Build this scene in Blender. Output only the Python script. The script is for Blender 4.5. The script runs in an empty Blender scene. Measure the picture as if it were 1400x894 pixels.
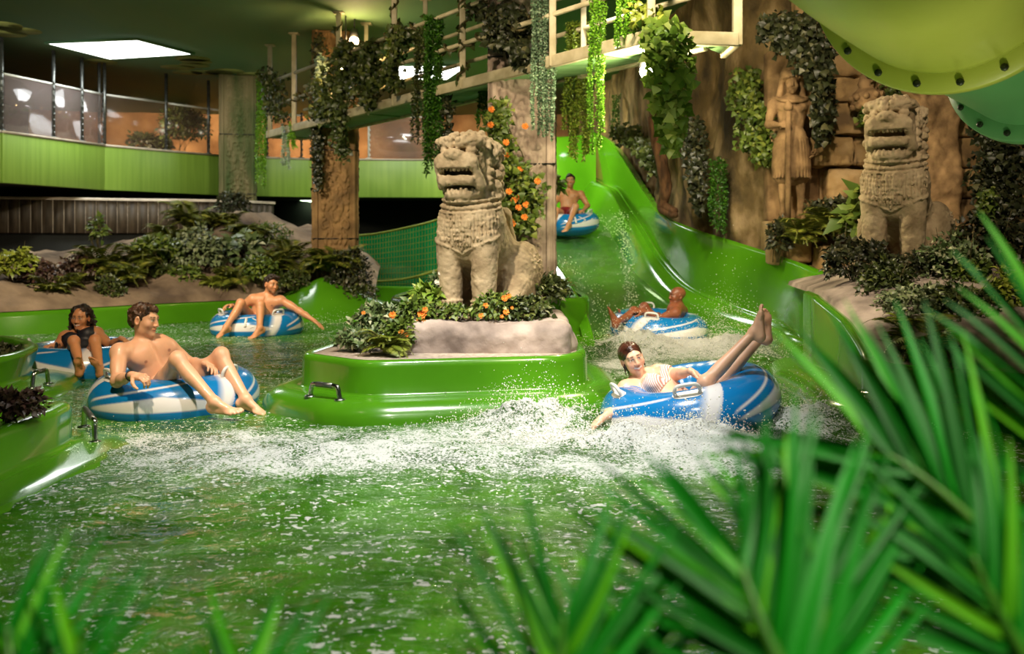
import bpy, math, random, os
import numpy as np
from mathutils import Vector, Matrix

SC = bpy.context.scene
COL = bpy.context.collection
F, HX, HY, CZ = 1360.0, 700.0, 326.0, 1.2      # 35 mm lens on the 1400 px frame, eye 1.2 m over the water
PI = math.pi
rs = np.random.RandomState

def P(px, py, D):
    return np.array([(px - HX) / F * D, D, CZ + (HY - py) / F * D])

def PZ(px, py, z=0.0):
    D = (CZ - z) * F / (py - HY)
    return np.array([(px - HX) / F * D, D, z])

def A(*v):
    return np.array(v, dtype=float)

def nrm(v):
    v = np.asarray(v, float)
    return v / (np.linalg.norm(v) + 1e-12)

# ------------------------------------------------------------------ colours
def lin(r, g, b):
    o = []
    for c in (r, g, b):
        c = c / 255.0
        o.append(c / 12.92 if c <= 0.04045 else ((c + 0.055) / 1.055) ** 2.4)
    return (o[0], o[1], o[2], 1.0)

# ------------------------------------------------------------------ noise
def _hash(ix, iy, iz, seed):
    n = (ix * 374761393 + iy * 668265263 + iz * 2147483647 + seed * 144665) & 0xFFFFFFFF
    n = ((n ^ (n >> 13)) * 1274126177) & 0xFFFFFFFF
    n = n ^ (n >> 16)
    return (n & 0xFFFF) / 65535.0

def vnoise(p, seed=0):
    p = np.asarray(p, float)
    i = np.floor(p).astype(np.int64)
    f = p - i
    f = f * f * (3 - 2 * f)
    r = 0
    for dx in (0, 1):
        wx = f[..., 0] if dx else 1 - f[..., 0]
        for dy in (0, 1):
            wy = f[..., 1] if dy else 1 - f[..., 1]
            for dz in (0, 1):
                wz = f[..., 2] if dz else 1 - f[..., 2]
                r = r + wx * wy * wz * _hash(i[..., 0] + dx, i[..., 1] + dy, i[..., 2] + dz, seed)
    return r * 2 - 1

def fbm(p, octv=4, seed=0, gain=0.5):
    p = np.asarray(p, float)
    a, s, r = 1.0, 0.0, 0
    for o in range(octv):
        r = r + a * vnoise(p, seed + o * 17)
        s += a
        a *= gain
        p = p * 2.03 + 3.7
    return r / s

# ------------------------------------------------------------------ meshes
WL = {}   # world location of every empty / parent object

def npmesh(name, V, Fs, smooth=True):
    me = bpy.data.meshes.new(name)
    V = np.asarray(V, np.float32)
    if isinstance(Fs, np.ndarray):
        Fs = [Fs]
    Fs = [np.asarray(f, np.int32) for f in Fs if len(f)]
    loops = np.concatenate([f.ravel() for f in Fs])
    tot = np.concatenate([np.full(len(f), f.shape[1], np.int32) for f in Fs])
    st = np.concatenate([[0], np.cumsum(tot)[:-1]]).astype(np.int32)
    me.vertices.add(len(V)); me.vertices.foreach_set('co', V.ravel())
    me.loops.add(len(loops)); me.loops.foreach_set('vertex_index', loops)
    me.polygons.add(len(tot)); me.polygons.foreach_set('loop_start', st)
    me.update(calc_edges=True)
    me.validate()
    if smooth:
        me.polygons.foreach_set('use_smooth', np.ones(len(me.polygons), bool))
    return me

def vcol(me, col, name='Col'):
    a = me.color_attributes.new(name, 'FLOAT_COLOR', 'POINT')
    col = np.asarray(col, np.float32)
    if col.shape[1] == 3:
        col = np.concatenate([col, np.ones((len(col), 1), np.float32)], 1)
    a.data.foreach_set('color', col.ravel())

def vfloat(me, val, name):
    a = me.attributes.new(name, 'FLOAT', 'POINT')
    a.data.foreach_set('value', np.asarray(val, np.float32))

def ob(name, me, m=None, parent=None, loc=None):
    """link a mesh given in WORLD coordinates (or about loc) as one object"""
    o = bpy.data.objects.new(name, me)
    COL.objects.link(o)
    if m is not None and not me.materials:
        for mm in (m if isinstance(m, (list, tuple)) else [m]):
            me.materials.append(mm)
    pl = np.array(WL.get(parent.name, (0, 0, 0))) if parent is not None else np.zeros(3)
    if parent is not None:
        o.parent = parent
    if loc is None:           # world mesh: put the origin on the parent / at its base centre
        if parent is not None:
            org = pl
        else:
            n = len(me.vertices)
            co = np.empty(n * 3, np.float32); me.vertices.foreach_get('co', co); co = co.reshape(-1, 3)
            lo, hi = co.min(0), co.max(0)
            org = np.array([(lo[0] + hi[0]) / 2, (lo[1] + hi[1]) / 2, lo[2]])
        me.transform(Matrix.Translation(Vector(-org)))
        o.location = Vector(org - pl)
        WL[o.name] = org
    else:
        o.location = Vector(np.array(loc) - pl)
        WL[o.name] = np.array(loc)
    return o

def tag(o, label=None, cat=None, group=None, kind=None):
    if label: o['label'] = label
    if cat: o['category'] = cat
    if group: o['group'] = group
    if kind: o['kind'] = kind
    return o

def thing(name, label, cat, loc, group=None, rz=0.0):
    o = bpy.data.objects.new(name, None)
    o.empty_display_size = 0.1
    COL.objects.link(o)
    o.location = Vector(loc); o.rotation_euler = (0, 0, rz)
    WL[o.name] = np.array(loc, float)
    return tag(o, label, cat, group)

def copy_tree(o, parent=None):
    c = o.copy(); COL.objects.link(c)
    if parent is not None: c.parent = parent
    for ch in list(o.children): copy_tree(ch, c)
    return c

class MB:
    """collects shapes, builds ONE mesh"""
    def __init__(s): s.V = []; s.F = {}; s.n = 0
    def add(s, V, *Fs):
        V = np.asarray(V, float).reshape(-1, 3)
        for f in Fs:
            f = np.asarray(f, int)
            if f.size == 0: continue
            s.F.setdefault(f.shape[1], []).append(f + s.n)
        s.V.append(V); s.n += len(V); return s
    def box(s, c, size, R=None, taper=1.0):
        x, y, z = np.array(size) / 2
        v = A((-x, -y, -z), (x, -y, -z), (x, y, -z), (-x, y, -z), (-x * taper, -y * taper, z), (x * taper, -y * taper, z), (x * taper, y * taper, z), (-x * taper, y * taper, z))
        if R is not None: v = v @ np.asarray(R).T
        return s.add(v + np.array(c), [(3, 2, 1, 0), (4, 5, 6, 7), (0, 1, 5, 4), (1, 2, 6, 5), (2, 3, 7, 6), (3, 0, 4, 7)])
    def bar(s, a, b, w, h=None):
        """square bar between two points"""
        a, b = np.array(a, float), np.array(b, float); h = h or w
        d = nrm(b - a); up = A(0, 0, 1) if abs(d[2]) < .95 else A(0, 1, 0)
        x = nrm(np.cross(d, up)); y = np.cross(x, d)
        R = np.stack([x, d, y], 1)
        return s.box((a + b) / 2, (w, np.linalg.norm(b - a), h), R)
    def tube(s, path, r, n=8, caps=True, closed=False, sq=1.0):
        path = np.asarray(path, float); m = len(path)
        r = np.full(m, r) if np.isscalar(r) else np.asarray(r, float)
        T = np.gradient(path, axis=0)
        if closed: T = np.roll(path, -1, 0) - np.roll(path, 1, 0)
        T /= np.linalg.norm(T, axis=1)[:, None] + 1e-12
        up = A(0, 0, 1) if abs(T[0][2]) < .9 else A(1, 0, 0)
        N = nrm(np.cross(T[0], up)); Ns = [N]
        for k in range(1, m):
            N = N - T[k] * np.dot(N, T[k]); N = nrm(N); Ns.append(N)
        Ns = np.array(Ns); B = np.cross(T, Ns)
        a = np.arange(n) * 2 * PI / n
        V = path[:, None] + r[:, None, None] * (np.cos(a)[None, :, None] * Ns[:, None] + sq * np.sin(a)[None, :, None] * B[:, None])
        q = []
        for k in range(m if closed else m - 1):
            k2 = (k + 1) % m
            for j in range(n):
                q.append((k * n + j, k * n + (j + 1) % n, k2 * n + (j + 1) % n, k2 * n + j))
        s.add(V.reshape(-1, 3), q)
        if caps and not closed:
            b0 = s.n - m * n
            s.F.setdefault(n, []).append(np.array([[b0 + j for j in range(n)][::-1]]))
            s.F.setdefault(n, []).append(np.array([[b0 + (m - 1) * n + j for j in range(n)]]))
        return s
    def lathe(s, c, prof, n=24, R=None, closed=False):
        prof = np.asarray(prof, float); m = len(prof)
        a = np.arange(n) * 2 * PI / n
        V = np.stack([prof[:, None, 0] * np.cos(a), prof[:, None, 0] * np.sin(a), np.repeat(prof[:, 1:2], n, 1)], -1).reshape(-1, 3)
        if R is not None: V = V @ np.asarray(R).T
        q = [(k * n + j, k * n + (j + 1) % n, (k + 1) * n + (j + 1) % n, (k + 1) * n + j) for k in range(m - 1) for j in range(n)]
        return s.add(V + np.array(c), q)
    def grid(s, G):
        """G (m,n,3) grid of points"""
        m, n = G.shape[:2]
        i = np.arange(m * n).reshape(m, n)
        q = np.stack([i[:-1, :-1], i[1:, :-1], i[1:, 1:], i[:-1, 1:]], -1).reshape(-1, 4)
        return s.add(G.reshape(-1, 3), q)
    def prism(s, poly, z0, z1):
        poly = np.asarray(poly, float); n = len(poly)
        lo = np.c_[poly, np.full(n, z0)]; hi = np.c_[poly, np.full(n, z1)]
        b = s.n
        s.add(np.r_[lo, hi], [(j, (j + 1) % n, n + (j + 1) % n, n + j) for j in range(n)])
        s.F.setdefault(n, []).append(np.array([[b + j for j in range(n)][::-1]]))
        s.F.setdefault(n, []).append(np.array([[b + n + j for j in range(n)]]))
        return s
    def ball(s, c, r, n=8, m=6):
        prof = [(max(1e-4, math.sin(PI * k / m)) , -math.cos(PI * k / m)) for k in range(m + 1)]
        r = np.array(r if not np.isscalar(r) else (r, r, r), float)
        prof = np.asarray(prof)
        a = np.arange(n) * 2 * PI / n
        V = np.stack([prof[:, None, 0] * np.cos(a), prof[:, None, 0] * np.sin(a), np.repeat(prof[:, 1:2], n, 1)], -1).reshape(-1, 3) * r
        q = [(k * n + j, k * n + (j + 1) % n, (k + 1) * n + (j + 1) % n, (k + 1) * n + j) for k in range(m) for j in range(n)]
        return s.add(V + np.array(c), q)
    def mesh(s, name, smooth=False):
        return npmesh(name, np.concatenate(s.V), [np.concatenate(f) for f in s.F.values()], smooth)
    def build(s, name, m, parent=None, smooth=False, bevel=0, loc=None, autosmooth=False):
        o = ob(name, s.mesh(name, smooth or autosmooth), m, parent, loc)
        if bevel:
            b = o.modifiers.new('edge', 'BEVEL'); b.width = bevel; b.segments = 2; b.limit_method = 'ANGLE'
        return o

def chaikin(p, n=2, closed=True):
    p = np.asarray(p, float)
    for _ in range(n):
        if closed:
            q = np.roll(p, -1, 0)
            p = np.stack([.75 * p + .25 * q, .25 * p + .75 * q], 1).reshape(-1, p.shape[1])
        else:
            a, b = p[:-1], p[1:]
            m = np.stack([.75 * a + .25 * b, .25 * a + .75 * b], 1).reshape(-1, p.shape[1])
            p = np.r_[p[:1], m, p[-1:]]
    return p

def resample(p, n):
    p = np.asarray(p, float)
    d = np.r_[0, np.cumsum(np.linalg.norm(np.diff(p, axis=0), axis=1))]
    t = np.linspace(0, d[-1], n)
    return np.stack([np.interp(t, d, p[:, k]) for k in range(p.shape[1])], 1)

def catmull(p, n=6):
    p = np.asarray(p, float)
    q = np.concatenate([[2 * p[0] - p[1]], p, [2 * p[-1] - p[-2]]])
    out = []
    for k in range(1, len(q) - 2):
        for t in np.arange(n) / n:
            a, b, c, d = q[k - 1], q[k], q[k + 1], q[k + 2]
            out.append(.5 * (2 * b + (c - a) * t + (2 * a - 5 * b + 4 * c - d) * t * t + (3 * b - a - 3 * c + d) * t ** 3))
    out.append(p[-1])
    return np.array(out)

def outward(path, closed=True):
    """unit normals in the plane, on the right hand of the walk (outward for a counter-clockwise ring)"""
    p = np.asarray(path, float)[:, :2]
    t = (np.roll(p, -1, 0) - np.roll(p, 1, 0)) if closed else np.gradient(p, axis=0)
    t /= np.linalg.norm(t, axis=1)[:, None] + 1e-12
    return np.stack([t[:, 1], -t[:, 0]], 1)

def sweep(mb, path, prof, closed=True, ztop=None):
    """wall round a plan path; prof = [(outward offset, z)], ztop(path)->per-point z added above prof z>=.2"""
    path = np.asarray(path, float); N = outward(path, closed)
    G = []
    for k, (o, z) in enumerate(prof):
        zz = np.full(len(path), float(z))
        if ztop is not None: zz = ztop(k, z, path)
        G.append(np.c_[path[:, :2] + N * o, zz])
    G = np.array(G)
    if closed: G = np.concatenate([G, G[:, :1]], 1)
    return mb.grid(np.ascontiguousarray(G[:, ::-1]))

# ------------------------------------------------------------------ signed-distance solids
class SDF:
    def __init__(s, lo, hi, h):
        s.lo = np.array(lo, float); s.h = h
        s.n = np.ceil((np.array(hi) - s.lo) / h).astype(int) + 1
        s.ax = [s.lo[k] + h * np.arange(s.n[k]) for k in range(3)]
        s.d = np.full(s.n, 9.0, np.float32)
    def reg(s, lo, hi):
        a = np.clip(np.floor((np.array(lo) - s.lo) / s.h).astype(int), 0, s.n)
        b = np.clip(np.ceil((np.array(hi) - s.lo) / s.h).astype(int) + 1, 0, s.n)
        if (b <= a).any(): return None
        sl = tuple(slice(a[k], b[k]) for k in range(3))
        x = s.ax[0][sl[0]][:, None, None]; y = s.ax[1][sl[1]][None, :, None]; z = s.ax[2][sl[2]][None, None, :]
        return sl, x, y, z
    def put(s, sl, n, k, op):
        o = s.d[sl]
        if op == 'sub':
            n = -n
            if k > 0:
                hh = np.clip(.5 - .5 * (n - o) / k * -1, 0, 1) if False else np.clip(.5 + .5 * (n - o) / k, 0, 1)
                s.d[sl] = o * (1 - hh) + n * hh + k * hh * (1 - hh)
            else: s.d[sl] = np.maximum(o, n)
        else:
            if k > 0:
                hh = np.clip(.5 + .5 * (o - n) / k, 0, 1)
                s.d[sl] = o * (1 - hh) + n * hh - k * hh * (1 - hh)
            else: s.d[sl] = np.minimum(o, n)
    def cap(s, a, b, ra, rb=None, k=.02, op='add'):
        a = np.array(a, float); b = np.array(b, float); rb = ra if rb is None else rb
        m = max(ra, rb) + k + 3 * s.h
        r = s.reg(np.minimum(a, b) - m, np.maximum(a, b) + m)
        if r is None: return s
        sl, x, y, z = r
        v = b - a; L = max(float(v @ v), 1e-9)
        t = np.clip(((x - a[0]) * v[0] + (y - a[1]) * v[1] + (z - a[2]) * v[2]) / L, 0, 1)
        d = np.sqrt((x - a[0] - t * v[0]) ** 2 + (y - a[1] - t * v[1]) ** 2 + (z - a[2] - t * v[2]) ** 2) - (ra + (rb - ra) * t)
        s.put(sl, d.astype(np.float32), k, op); return s
    def ball(s, c, r, k=.02, op='add'):
        return s.cap(c, c, r, r, k, op)
    def ell(s, c, rad, R=None, k=.02, op='add'):
        """R rows are the three axes"""
        c = np.array(c, float); rad = np.array(rad, float)
        R = np.eye(3) if R is None else np.array(R, float)
        ext = np.sqrt(((R * rad[:, None]) ** 2).sum(0)) + k + 3 * s.h
        r = s.reg(c - ext, c + ext)
        if r is None: return s
        sl, x, y, z = r
        q = [((x - c[0]) * R[j, 0] + (y - c[1]) * R[j, 1] + (z - c[2]) * R[j, 2]) for j in range(3)]
        k0 = np.sqrt(sum((q[j] / rad[j]) ** 2 for j in range(3)))
        k1 = np.sqrt(sum((q[j] / rad[j] ** 2) ** 2 for j in range(3))) + 1e-9
        d = k0 * (k0 - 1) / k1
        d = np.where(k0 < 1e-3, -rad.min(), d)
        s.put(sl, d.astype(np.float32), k, op); return s
    def box(s, c, half, R=None, rnd=.02, k=.02, op='add'):
        c = np.array(c, float); half = np.array(half, float)
        R = np.eye(3) if R is None else np.array(R, float)
        ext = np.sqrt(((np.abs(R) * half[:, None]).sum(0)) ** 2) + rnd + k + 3 * s.h
        r = s.reg(c - ext, c + ext)
        if r is None: return s
        sl, x, y, z = r
        q = [np.abs((x - c[0]) * R[j, 0] + (y - c[1]) * R[j, 1] + (z - c[2]) * R[j, 2]) - (half[j] - rnd) for j in range(3)]
        d = np.sqrt(sum(np.maximum(t, 0) ** 2 for t in q)) + np.minimum(np.maximum(np.maximum(q[0], q[1]), q[2]), 0) - rnd
        s.put(sl, d.astype(np.float32), k, op); return s
    def at(s, p):
        i = np.clip(np.round((np.asarray(p) - s.lo) / s.h).astype(int), 0, s.n - 1)
        return s.d[i[..., 0], i[..., 1], i[..., 2]]
    def hit(s, p, d, L=1.0):
        """first surface point on a ray"""
        p = np.array(p, float); d = nrm(d)
        t = np.arange(0, L, s.h * .5)
        q = p + t[:, None] * d
        v = s.at(q)
        w = np.where(v < 0)[0]
        return q[w[0]] if len(w) else None
    def pts(s):
        X, Y, Z = np.meshgrid(*s.ax, indexing='ij')
        return np.stack([X, Y, Z], -1)
    def rough(s, amp, scale, octv=3, seed=1, band=.06):
        m = np.abs(s.d) < band
        idx = np.argwhere(m)
        p = s.lo + idx * s.h
        s.d[m] += (amp * fbm(p * scale, octv, seed)).astype(np.float32)
        return s
    def mesh(s, d=None):
        d = s.d if d is None else d
        d = d.copy()
        for k in range(3):                # close the border
            sl = [slice(None)] * 3
            for e in (0, -1):
                sl[k] = e; d[tuple(sl)] = np.maximum(d[tuple(sl)], s.h)
        ins = d < 0
        cnt = np.zeros(np.array(d.shape) - 1, np.int8)
        for c in np.ndindex(2, 2, 2):
            cnt += ins[c[0]:d.shape[0] - 1 + c[0], c[1]:d.shape[1] - 1 + c[1], c[2]:d.shape[2] - 1 + c[2]]
        mixed = (cnt > 0) & (cnt < 8)
        ijk = np.argwhere(mixed)
        idx = np.full(mixed.shape, -1, np.int32); idx[mixed] = np.arange(len(ijk))
        acc = np.zeros((len(ijk), 3)); n = np.zeros(len(ijk))
        cs = [np.array(c) for c in np.ndindex(2, 2, 2)]
        dv = {tuple(c): d[ijk[:, 0] + c[0], ijk[:, 1] + c[1], ijk[:, 2] + c[2]].astype(float) for c in cs}
        for c in cs:
            for k in range(3):
                if c[k] == 0:
                    e = c.copy(); e[k] = 1
                    da, db = dv[tuple(c)], dv[tuple(e)]
                    cr = (da < 0) != (db < 0)
                    t = np.where(cr, da / np.where(cr, da - db, 1), 0)
                    acc[cr] += (c + t[:, None] * (e - c))[cr]; n[cr] += 1
        V = s.lo + s.h * (ijk + acc / n[:, None])
        Q = []
        for k in range(3):
            a = [slice(None)] * 3; b = [slice(None)] * 3
            a[k] = slice(0, -1); b[k] = slice(1, None)
            ia, ib = ins[tuple(a)], ins[tuple(b)]
            u, v = [(1, 2), (2, 0), (0, 1)][k]
            e = np.argwhere(ia != ib)
            ok = (e[:, u] > 0) & (e[:, v] > 0) & (e[:, u] < d.shape[u] - 1) & (e[:, v] < d.shape[v] - 1)
            e = e[ok]
            fl = ia[e[:, 0], e[:, 1], e[:, 2]]
            def cell(du, dv_):
                q = e.copy(); q[:, u] += du; q[:, v] += dv_
                return idx[q[:, 0], q[:, 1], q[:, 2]]
            q = np.stack([cell(-1, -1), cell(0, -1), cell(0, 0), cell(-1, 0)], 1)
            q[~fl] = q[~fl][:, ::-1]
            Q.append(q)
        return V, np.concatenate(Q)

# ------------------------------------------------------------------ materials
def N(nt, typ, **kw):
    n = nt.nodes.new(typ)
    for k, v in kw.items():
        if k in n.inputs: n.inputs[k].default_value = v
        else: setattr(n, k, v)
    return n

def pm(name, c1, c2=None, scale=4, rough=.5, bump=0, bscale=None, metal=0, coat=0, detail=5, spec=.5, sss=0,
       emit=None, estr=1, attr=None, island=None, c3=None, stretch=None, lo=.35, hi=.65, trans=0, alpha=1, bdist=.02, bdetail=6):
    m = bpy.data.materials.new(name); m.use_nodes = True
    nt = m.node_tree; b = nt.nodes['Principled BSDF']; L = nt.links.new
    b.inputs['Roughness'].default_value = rough
    b.inputs['Metallic'].default_value = metal
    b.inputs['Specular IOR Level'].default_value = spec
    b.inputs['Coat Weight'].default_value = coat
    b.inputs['Coat Roughness'].default_value = .06
    b.inputs['Transmission Weight'].default_value = trans
    b.inputs['Alpha'].default_value = alpha
    tc = N(nt, 'ShaderNodeTexCoord')
    src = tc.outputs['Object']
    if stretch:
        mp = N(nt, 'ShaderNodeMapping'); mp.inputs['Scale'].default_value = stretch
        L(src, mp.inputs['Vector']); src = mp.outputs['Vector']
    if attr:
        at = N(nt, 'ShaderNodeAttribute', attribute_name=attr)
        nz = N(nt, 'ShaderNodeTexNoise', Scale=scale, Detail=4.0); L(src, nz.inputs['Vector'])
        mr = N(nt, 'ShaderNodeMapRange'); mr.inputs['To Min'].default_value = .82; mr.inputs['To Max'].default_value = 1.16
        L(nz.outputs['Fac'], mr.inputs['Value'])
        mx = N(nt, 'ShaderNodeMix', data_type='RGBA', blend_type='MULTIPLY'); mx.inputs[0].default_value = 1
        L(at.outputs['Color'], mx.inputs[6]); L(mr.outputs['Result'], mx.inputs[7])
        L(mx.outputs[2], b.inputs['Base Color'])
    elif island:
        g = N(nt, 'ShaderNodeNewGeometry'); r = N(nt, 'ShaderNodeValToRGB')
        r.color_ramp.elements[0].color = c1; r.color_ramp.elements[1].color = c2 or c1
        if c3:
            e = r.color_ramp.elements.new(.75); e.color = c3
        L(g.outputs['Random Per Island'], r.inputs['Fac'])
        L(r.outputs['Color'], b.inputs['Base Color'])
    elif c2 is not None:
        nz = N(nt, 'ShaderNodeTexNoise', Scale=scale, Detail=float(detail)); L(src, nz.inputs['Vector'])
        r = N(nt, 'ShaderNodeValToRGB')
        r.color_ramp.elements[0].position = lo; r.color_ramp.elements[1].position = hi
        r.color_ramp.elements[0].color = c1; r.color_ramp.elements[1].color = c2
        if c3:
            e = r.color_ramp.elements.new((lo + hi) / 2); e.color = c3
        L(nz.outputs['Fac'], r.inputs['Fac']); L(r.outputs['Color'], b.inputs['Base Color'])
    else:
        b.inputs['Base Color'].default_value = c1
    if bump:
        nb = N(nt, 'ShaderNodeTexNoise', Scale=bscale or scale * 4, Detail=float(bdetail)); L(src, nb.inputs['Vector'])
        bp = N(nt, 'ShaderNodeBump', Strength=bump, Distance=bdist); L(nb.outputs['Fac'], bp.inputs['Height'])
        L(bp.outputs['Normal'], b.inputs['Normal'])
    if sss:
        b.inputs['Subsurface Weight'].default_value = sss
        b.inputs['Subsurface Radius'].default_value = (.012, .005, .003)
        b.inputs['Subsurface Scale'].default_value = 1.0
    if emit:
        b.inputs['Emission Color'].default_value = emit; b.inputs['Emission Strength'].default_value = estr
    return m
# ================================================================== materials
M = {}
M['green'] = pm('green_fibreglass', lin(76, 138, 20), lin(64, 122, 15), scale=1.5, rough=.22, coat=.35, bump=.05, bscale=3, bdist=.05)
M['green_fascia'] = pm('green_painted_board', lin(134, 168, 66), lin(120, 154, 56), scale=2, rough=.45, bump=.03, bscale=30, stretch=(6, 6, .3))
M['ceiling'] = pm('ceiling_paint', lin(78, 130, 102), lin(104, 134, 88), scale=.5, rough=.75, bump=.15, bscale=3, stretch=(1, .25, 1))
M['rockwall'] = pm('brown_rock_wall', lin(58, 48, 26), lin(186, 160, 118), scale=2.2, rough=.85, bump=1.0, bscale=6, bdist=.08, c3=lin(116, 96, 56), stretch=(1, 1, .55), lo=.34, hi=.68)
M['mural'] = pm('orange_rock_wall', lin(120, 84, 50), lin(206, 156, 104), scale=.9, rough=.85, bump=.5, bscale=3, bdist=.06, c3=lin(170, 122, 76))
M['bank'] = pm('grey_brown_rock', lin(88, 72, 58), lin(158, 136, 112), scale=1.6, rough=.9, bump=.5, bscale=8, bdist=.04)
M['plinthrock'] = pm('pinkish_grey_rock', lin(104, 92, 86), lin(178, 162, 152), scale=3, rough=.85, bump=.5, bscale=16, bdist=.02)
M['sand'] = pm('grey_grit', lin(150, 136, 122), lin(186, 170, 154), scale=30, rough=.9, bump=.3, bscale=120, bdist=.005)
M['blocks'] = pm('sandstone_block', lin(108, 86, 56), lin(178, 150, 108), scale=3, rough=.85, bump=.6, bscale=10, bdist=.03, c3=lin(160, 130, 84))
M['lion'] = pm('weathered_stone', lin(120, 100, 72), lin(196, 176, 144), scale=5, rough=.85, bump=.5, bscale=36, bdist=.012, c3=lin(170, 150, 118), lo=.25, hi=.7)
M['statue'] = pm('orange_stone', lin(104, 80, 50), lin(168, 136, 94), scale=5, rough=.85, bump=.5, bscale=30, bdist=.012)
M['colgreen'] = pm('mossy_column_stone', lin(48, 70, 22), lin(124, 110, 78), scale=1.4, rough=.85, bump=.4, bscale=16, bdist=.02, stretch=(2, 2, .4))
M['colgold'] = pm('golden_column_stone', lin(108, 82, 48), lin(166, 130, 82), scale=3, rough=.8, bump=.4, bscale=16, bdist=.02)
M['colgrey'] = pm('rosy_column_stone', lin(116, 98, 86), lin(186, 168, 152), scale=3, rough=.85, bump=.4, bscale=16, bdist=.02)
M['black'] = pm('matt_black', lin(14, 16, 12), lin(22, 24, 18), scale=3, rough=.8)
M['darkwood'] = pm('grey_wood_slats', lin(54, 46, 36), lin(92, 80, 64), scale=3, rough=.6, stretch=(6, 6, .6), bump=.1)
M['capstone'] = pm('pale_counter_top', lin(196, 182, 160), lin(170, 158, 140), scale=6, rough=.4)
M['steel'] = pm('stainless_steel', lin(196, 198, 196), lin(170, 172, 170), scale=12, rough=.18, metal=1)
M['postmetal'] = pm('galvanised_post', lin(120, 122, 118), lin(90, 94, 90), scale=20, rough=.35, metal=.8)
M['rail'] = pm('cream_painted_metal', lin(196, 186, 154), lin(168, 158, 124), scale=6, rough=.5, bump=.1, bscale=30)
M['deckpaint'] = pm('pale_green_board', lin(112, 150, 96), lin(90, 128, 78), scale=2, rough=.5, stretch=(.4, 6, 1))
M['pipe'] = pm('yellow_green_slide_shell', lin(182, 194, 80), lin(168, 182, 66), scale=1.5, rough=.4, coat=.1, bump=.04, bscale=60)
M['pipeteal'] = pm('green_slide_shell', lin(112, 178, 110), lin(100, 166, 98), scale=1.5, rough=.4, coat=.1)
M['pipepink'] = pm('beige_slide_shell', lin(196, 150, 110), lin(176, 134, 98), scale=1.5, rough=.5)
M['bolt'] = pm('dark_bolt', lin(54, 62, 40), lin(40, 46, 30), scale=30, rough=.4, metal=.4)
M['pane'] = pm('frosted_daylight', lin(240, 240, 235), rough=.5, emit=(1, .99, .95, 1), estr=5)
M['lamp'] = pm('lit_lamp_glass', lin(255, 230, 180), rough=.4, emit=(1, .72, .38, 1), estr=30)
M['lampcool'] = pm('lit_lamp_glass_pale', lin(255, 240, 200), rough=.4, emit=(1, .86, .6, 1), estr=90)
M['lampgreen'] = pm('lit_tube_pale_green', lin(220, 255, 200), rough=.4, emit=(.75, 1, .6, 1), estr=10)
M['blackmetal'] = pm('black_lamp_body', lin(20, 20, 20), lin(32, 32, 30), scale=10, rough=.5)
M['white'] = pm('white_frame', lin(225, 225, 215), lin(205, 205, 196), scale=5, rough=.4)
M['bark'] = pm('brown_bark', lin(78, 54, 32), lin(132, 94, 58), scale=6, rough=.85, bump=.5, bscale=24, stretch=(3, 3, .6))
M['rope'] = pm('olive_rope', lin(128, 140, 40), lin(100, 112, 30), scale=30, rough=.7)
M['mat'] = pm('brown_deck_boards', lin(110, 92, 66), lin(134, 114, 84), scale=4, rough=.6)

def mix_trans(name, col, fac, rough=.3, tint=(1, 1, 1, 1), gloss=0.0):
    m = bpy.data.materials.new(name); m.use_nodes = True; nt = m.node_tree; L = nt.links.new
    nt.nodes.remove(nt.nodes['Principled BSDF']); out = nt.nodes['Material Output']
    t = N(nt, 'ShaderNodeBsdfTransparent', Color=tint); d = N(nt, 'ShaderNodeBsdfDiffuse')
    tc = N(nt, 'ShaderNodeTexCoord'); nz = N(nt, 'ShaderNodeTexNoise', Scale=3.0, Detail=6.0); L(tc.outputs['Object'], nz.inputs['Vector'])
    r = N(nt, 'ShaderNodeValToRGB'); r.color_ramp.elements[0].color = col; r.color_ramp.elements[1].color = tuple(min(1, c * 1.5) for c in col[:3]) + (1,)
    L(nz.outputs['Fac'], r.inputs['Fac']); L(r.outputs['Color'], d.inputs['Color'])
    x = N(nt, 'ShaderNodeMixShader', Fac=fac); L(t.outputs[0], x.inputs[1]); L(d.outputs[0], x.inputs[2])
    g = N(nt, 'ShaderNodeBsdfGlossy', Roughness=rough); y = N(nt, 'ShaderNodeMixShader'); y.inputs[0].default_value = gloss; L(x.outputs[0], y.inputs[1]); L(g.outputs[0], y.inputs[2])
    L(y.outputs[0], out.inputs['Surface'])
    return m
M['glass'] = mix_trans('reflection_haze_glass', lin(140, 126, 122), .26, .12, gloss=.10)  # grey share put into the colour for hazy reflections on these panes
M['clearglass'] = mix_trans('clear_brownish_glass', lin(140, 116, 96), .10, .2, gloss=.04)
M['net'] = mix_trans('green_net_mesh', lin(14, 120, 70), .84, .6)

# ================================================================== ceiling, floor, far walls
H = 4.5
mb = MB(); mb.box((-1, 12, H + .1), (26, 36, .2)); tag(mb.build('ceiling', M['ceiling']), kind='structure')
for lab, pts in (('big bright square skylight in the ceiling at the left, clear of the plants', [(62, 57), (188, 52), (265, 72), (150, 79)]),
                 ('bright ceiling skylight half hidden behind the vines of the hanging walkway', [(530, 88), (640, 88), (612, 107), (500, 107)])):
    q = [np.array([(x - HX) * 3.3 / (HY - y), 3.3 * F / (HY - y)]) for x, y in pts]
    q = np.array(q); c = q.mean(0)
    t = thing('skylight', lab, 'skylight', (c[0], c[1], H - .03))
    m = MB(); m.prism((q - c) * .98 + c, H - .03, H - .015); m.build('diffuser', M['pane'], t)
    m = MB()
    for k in range(4): m.bar(np.r_[q[k], H - .018], np.r_[q[(k + 1) % 4], H - .018], .05, .035)
    m.build('frame', M['ceiling'], t)
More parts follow.
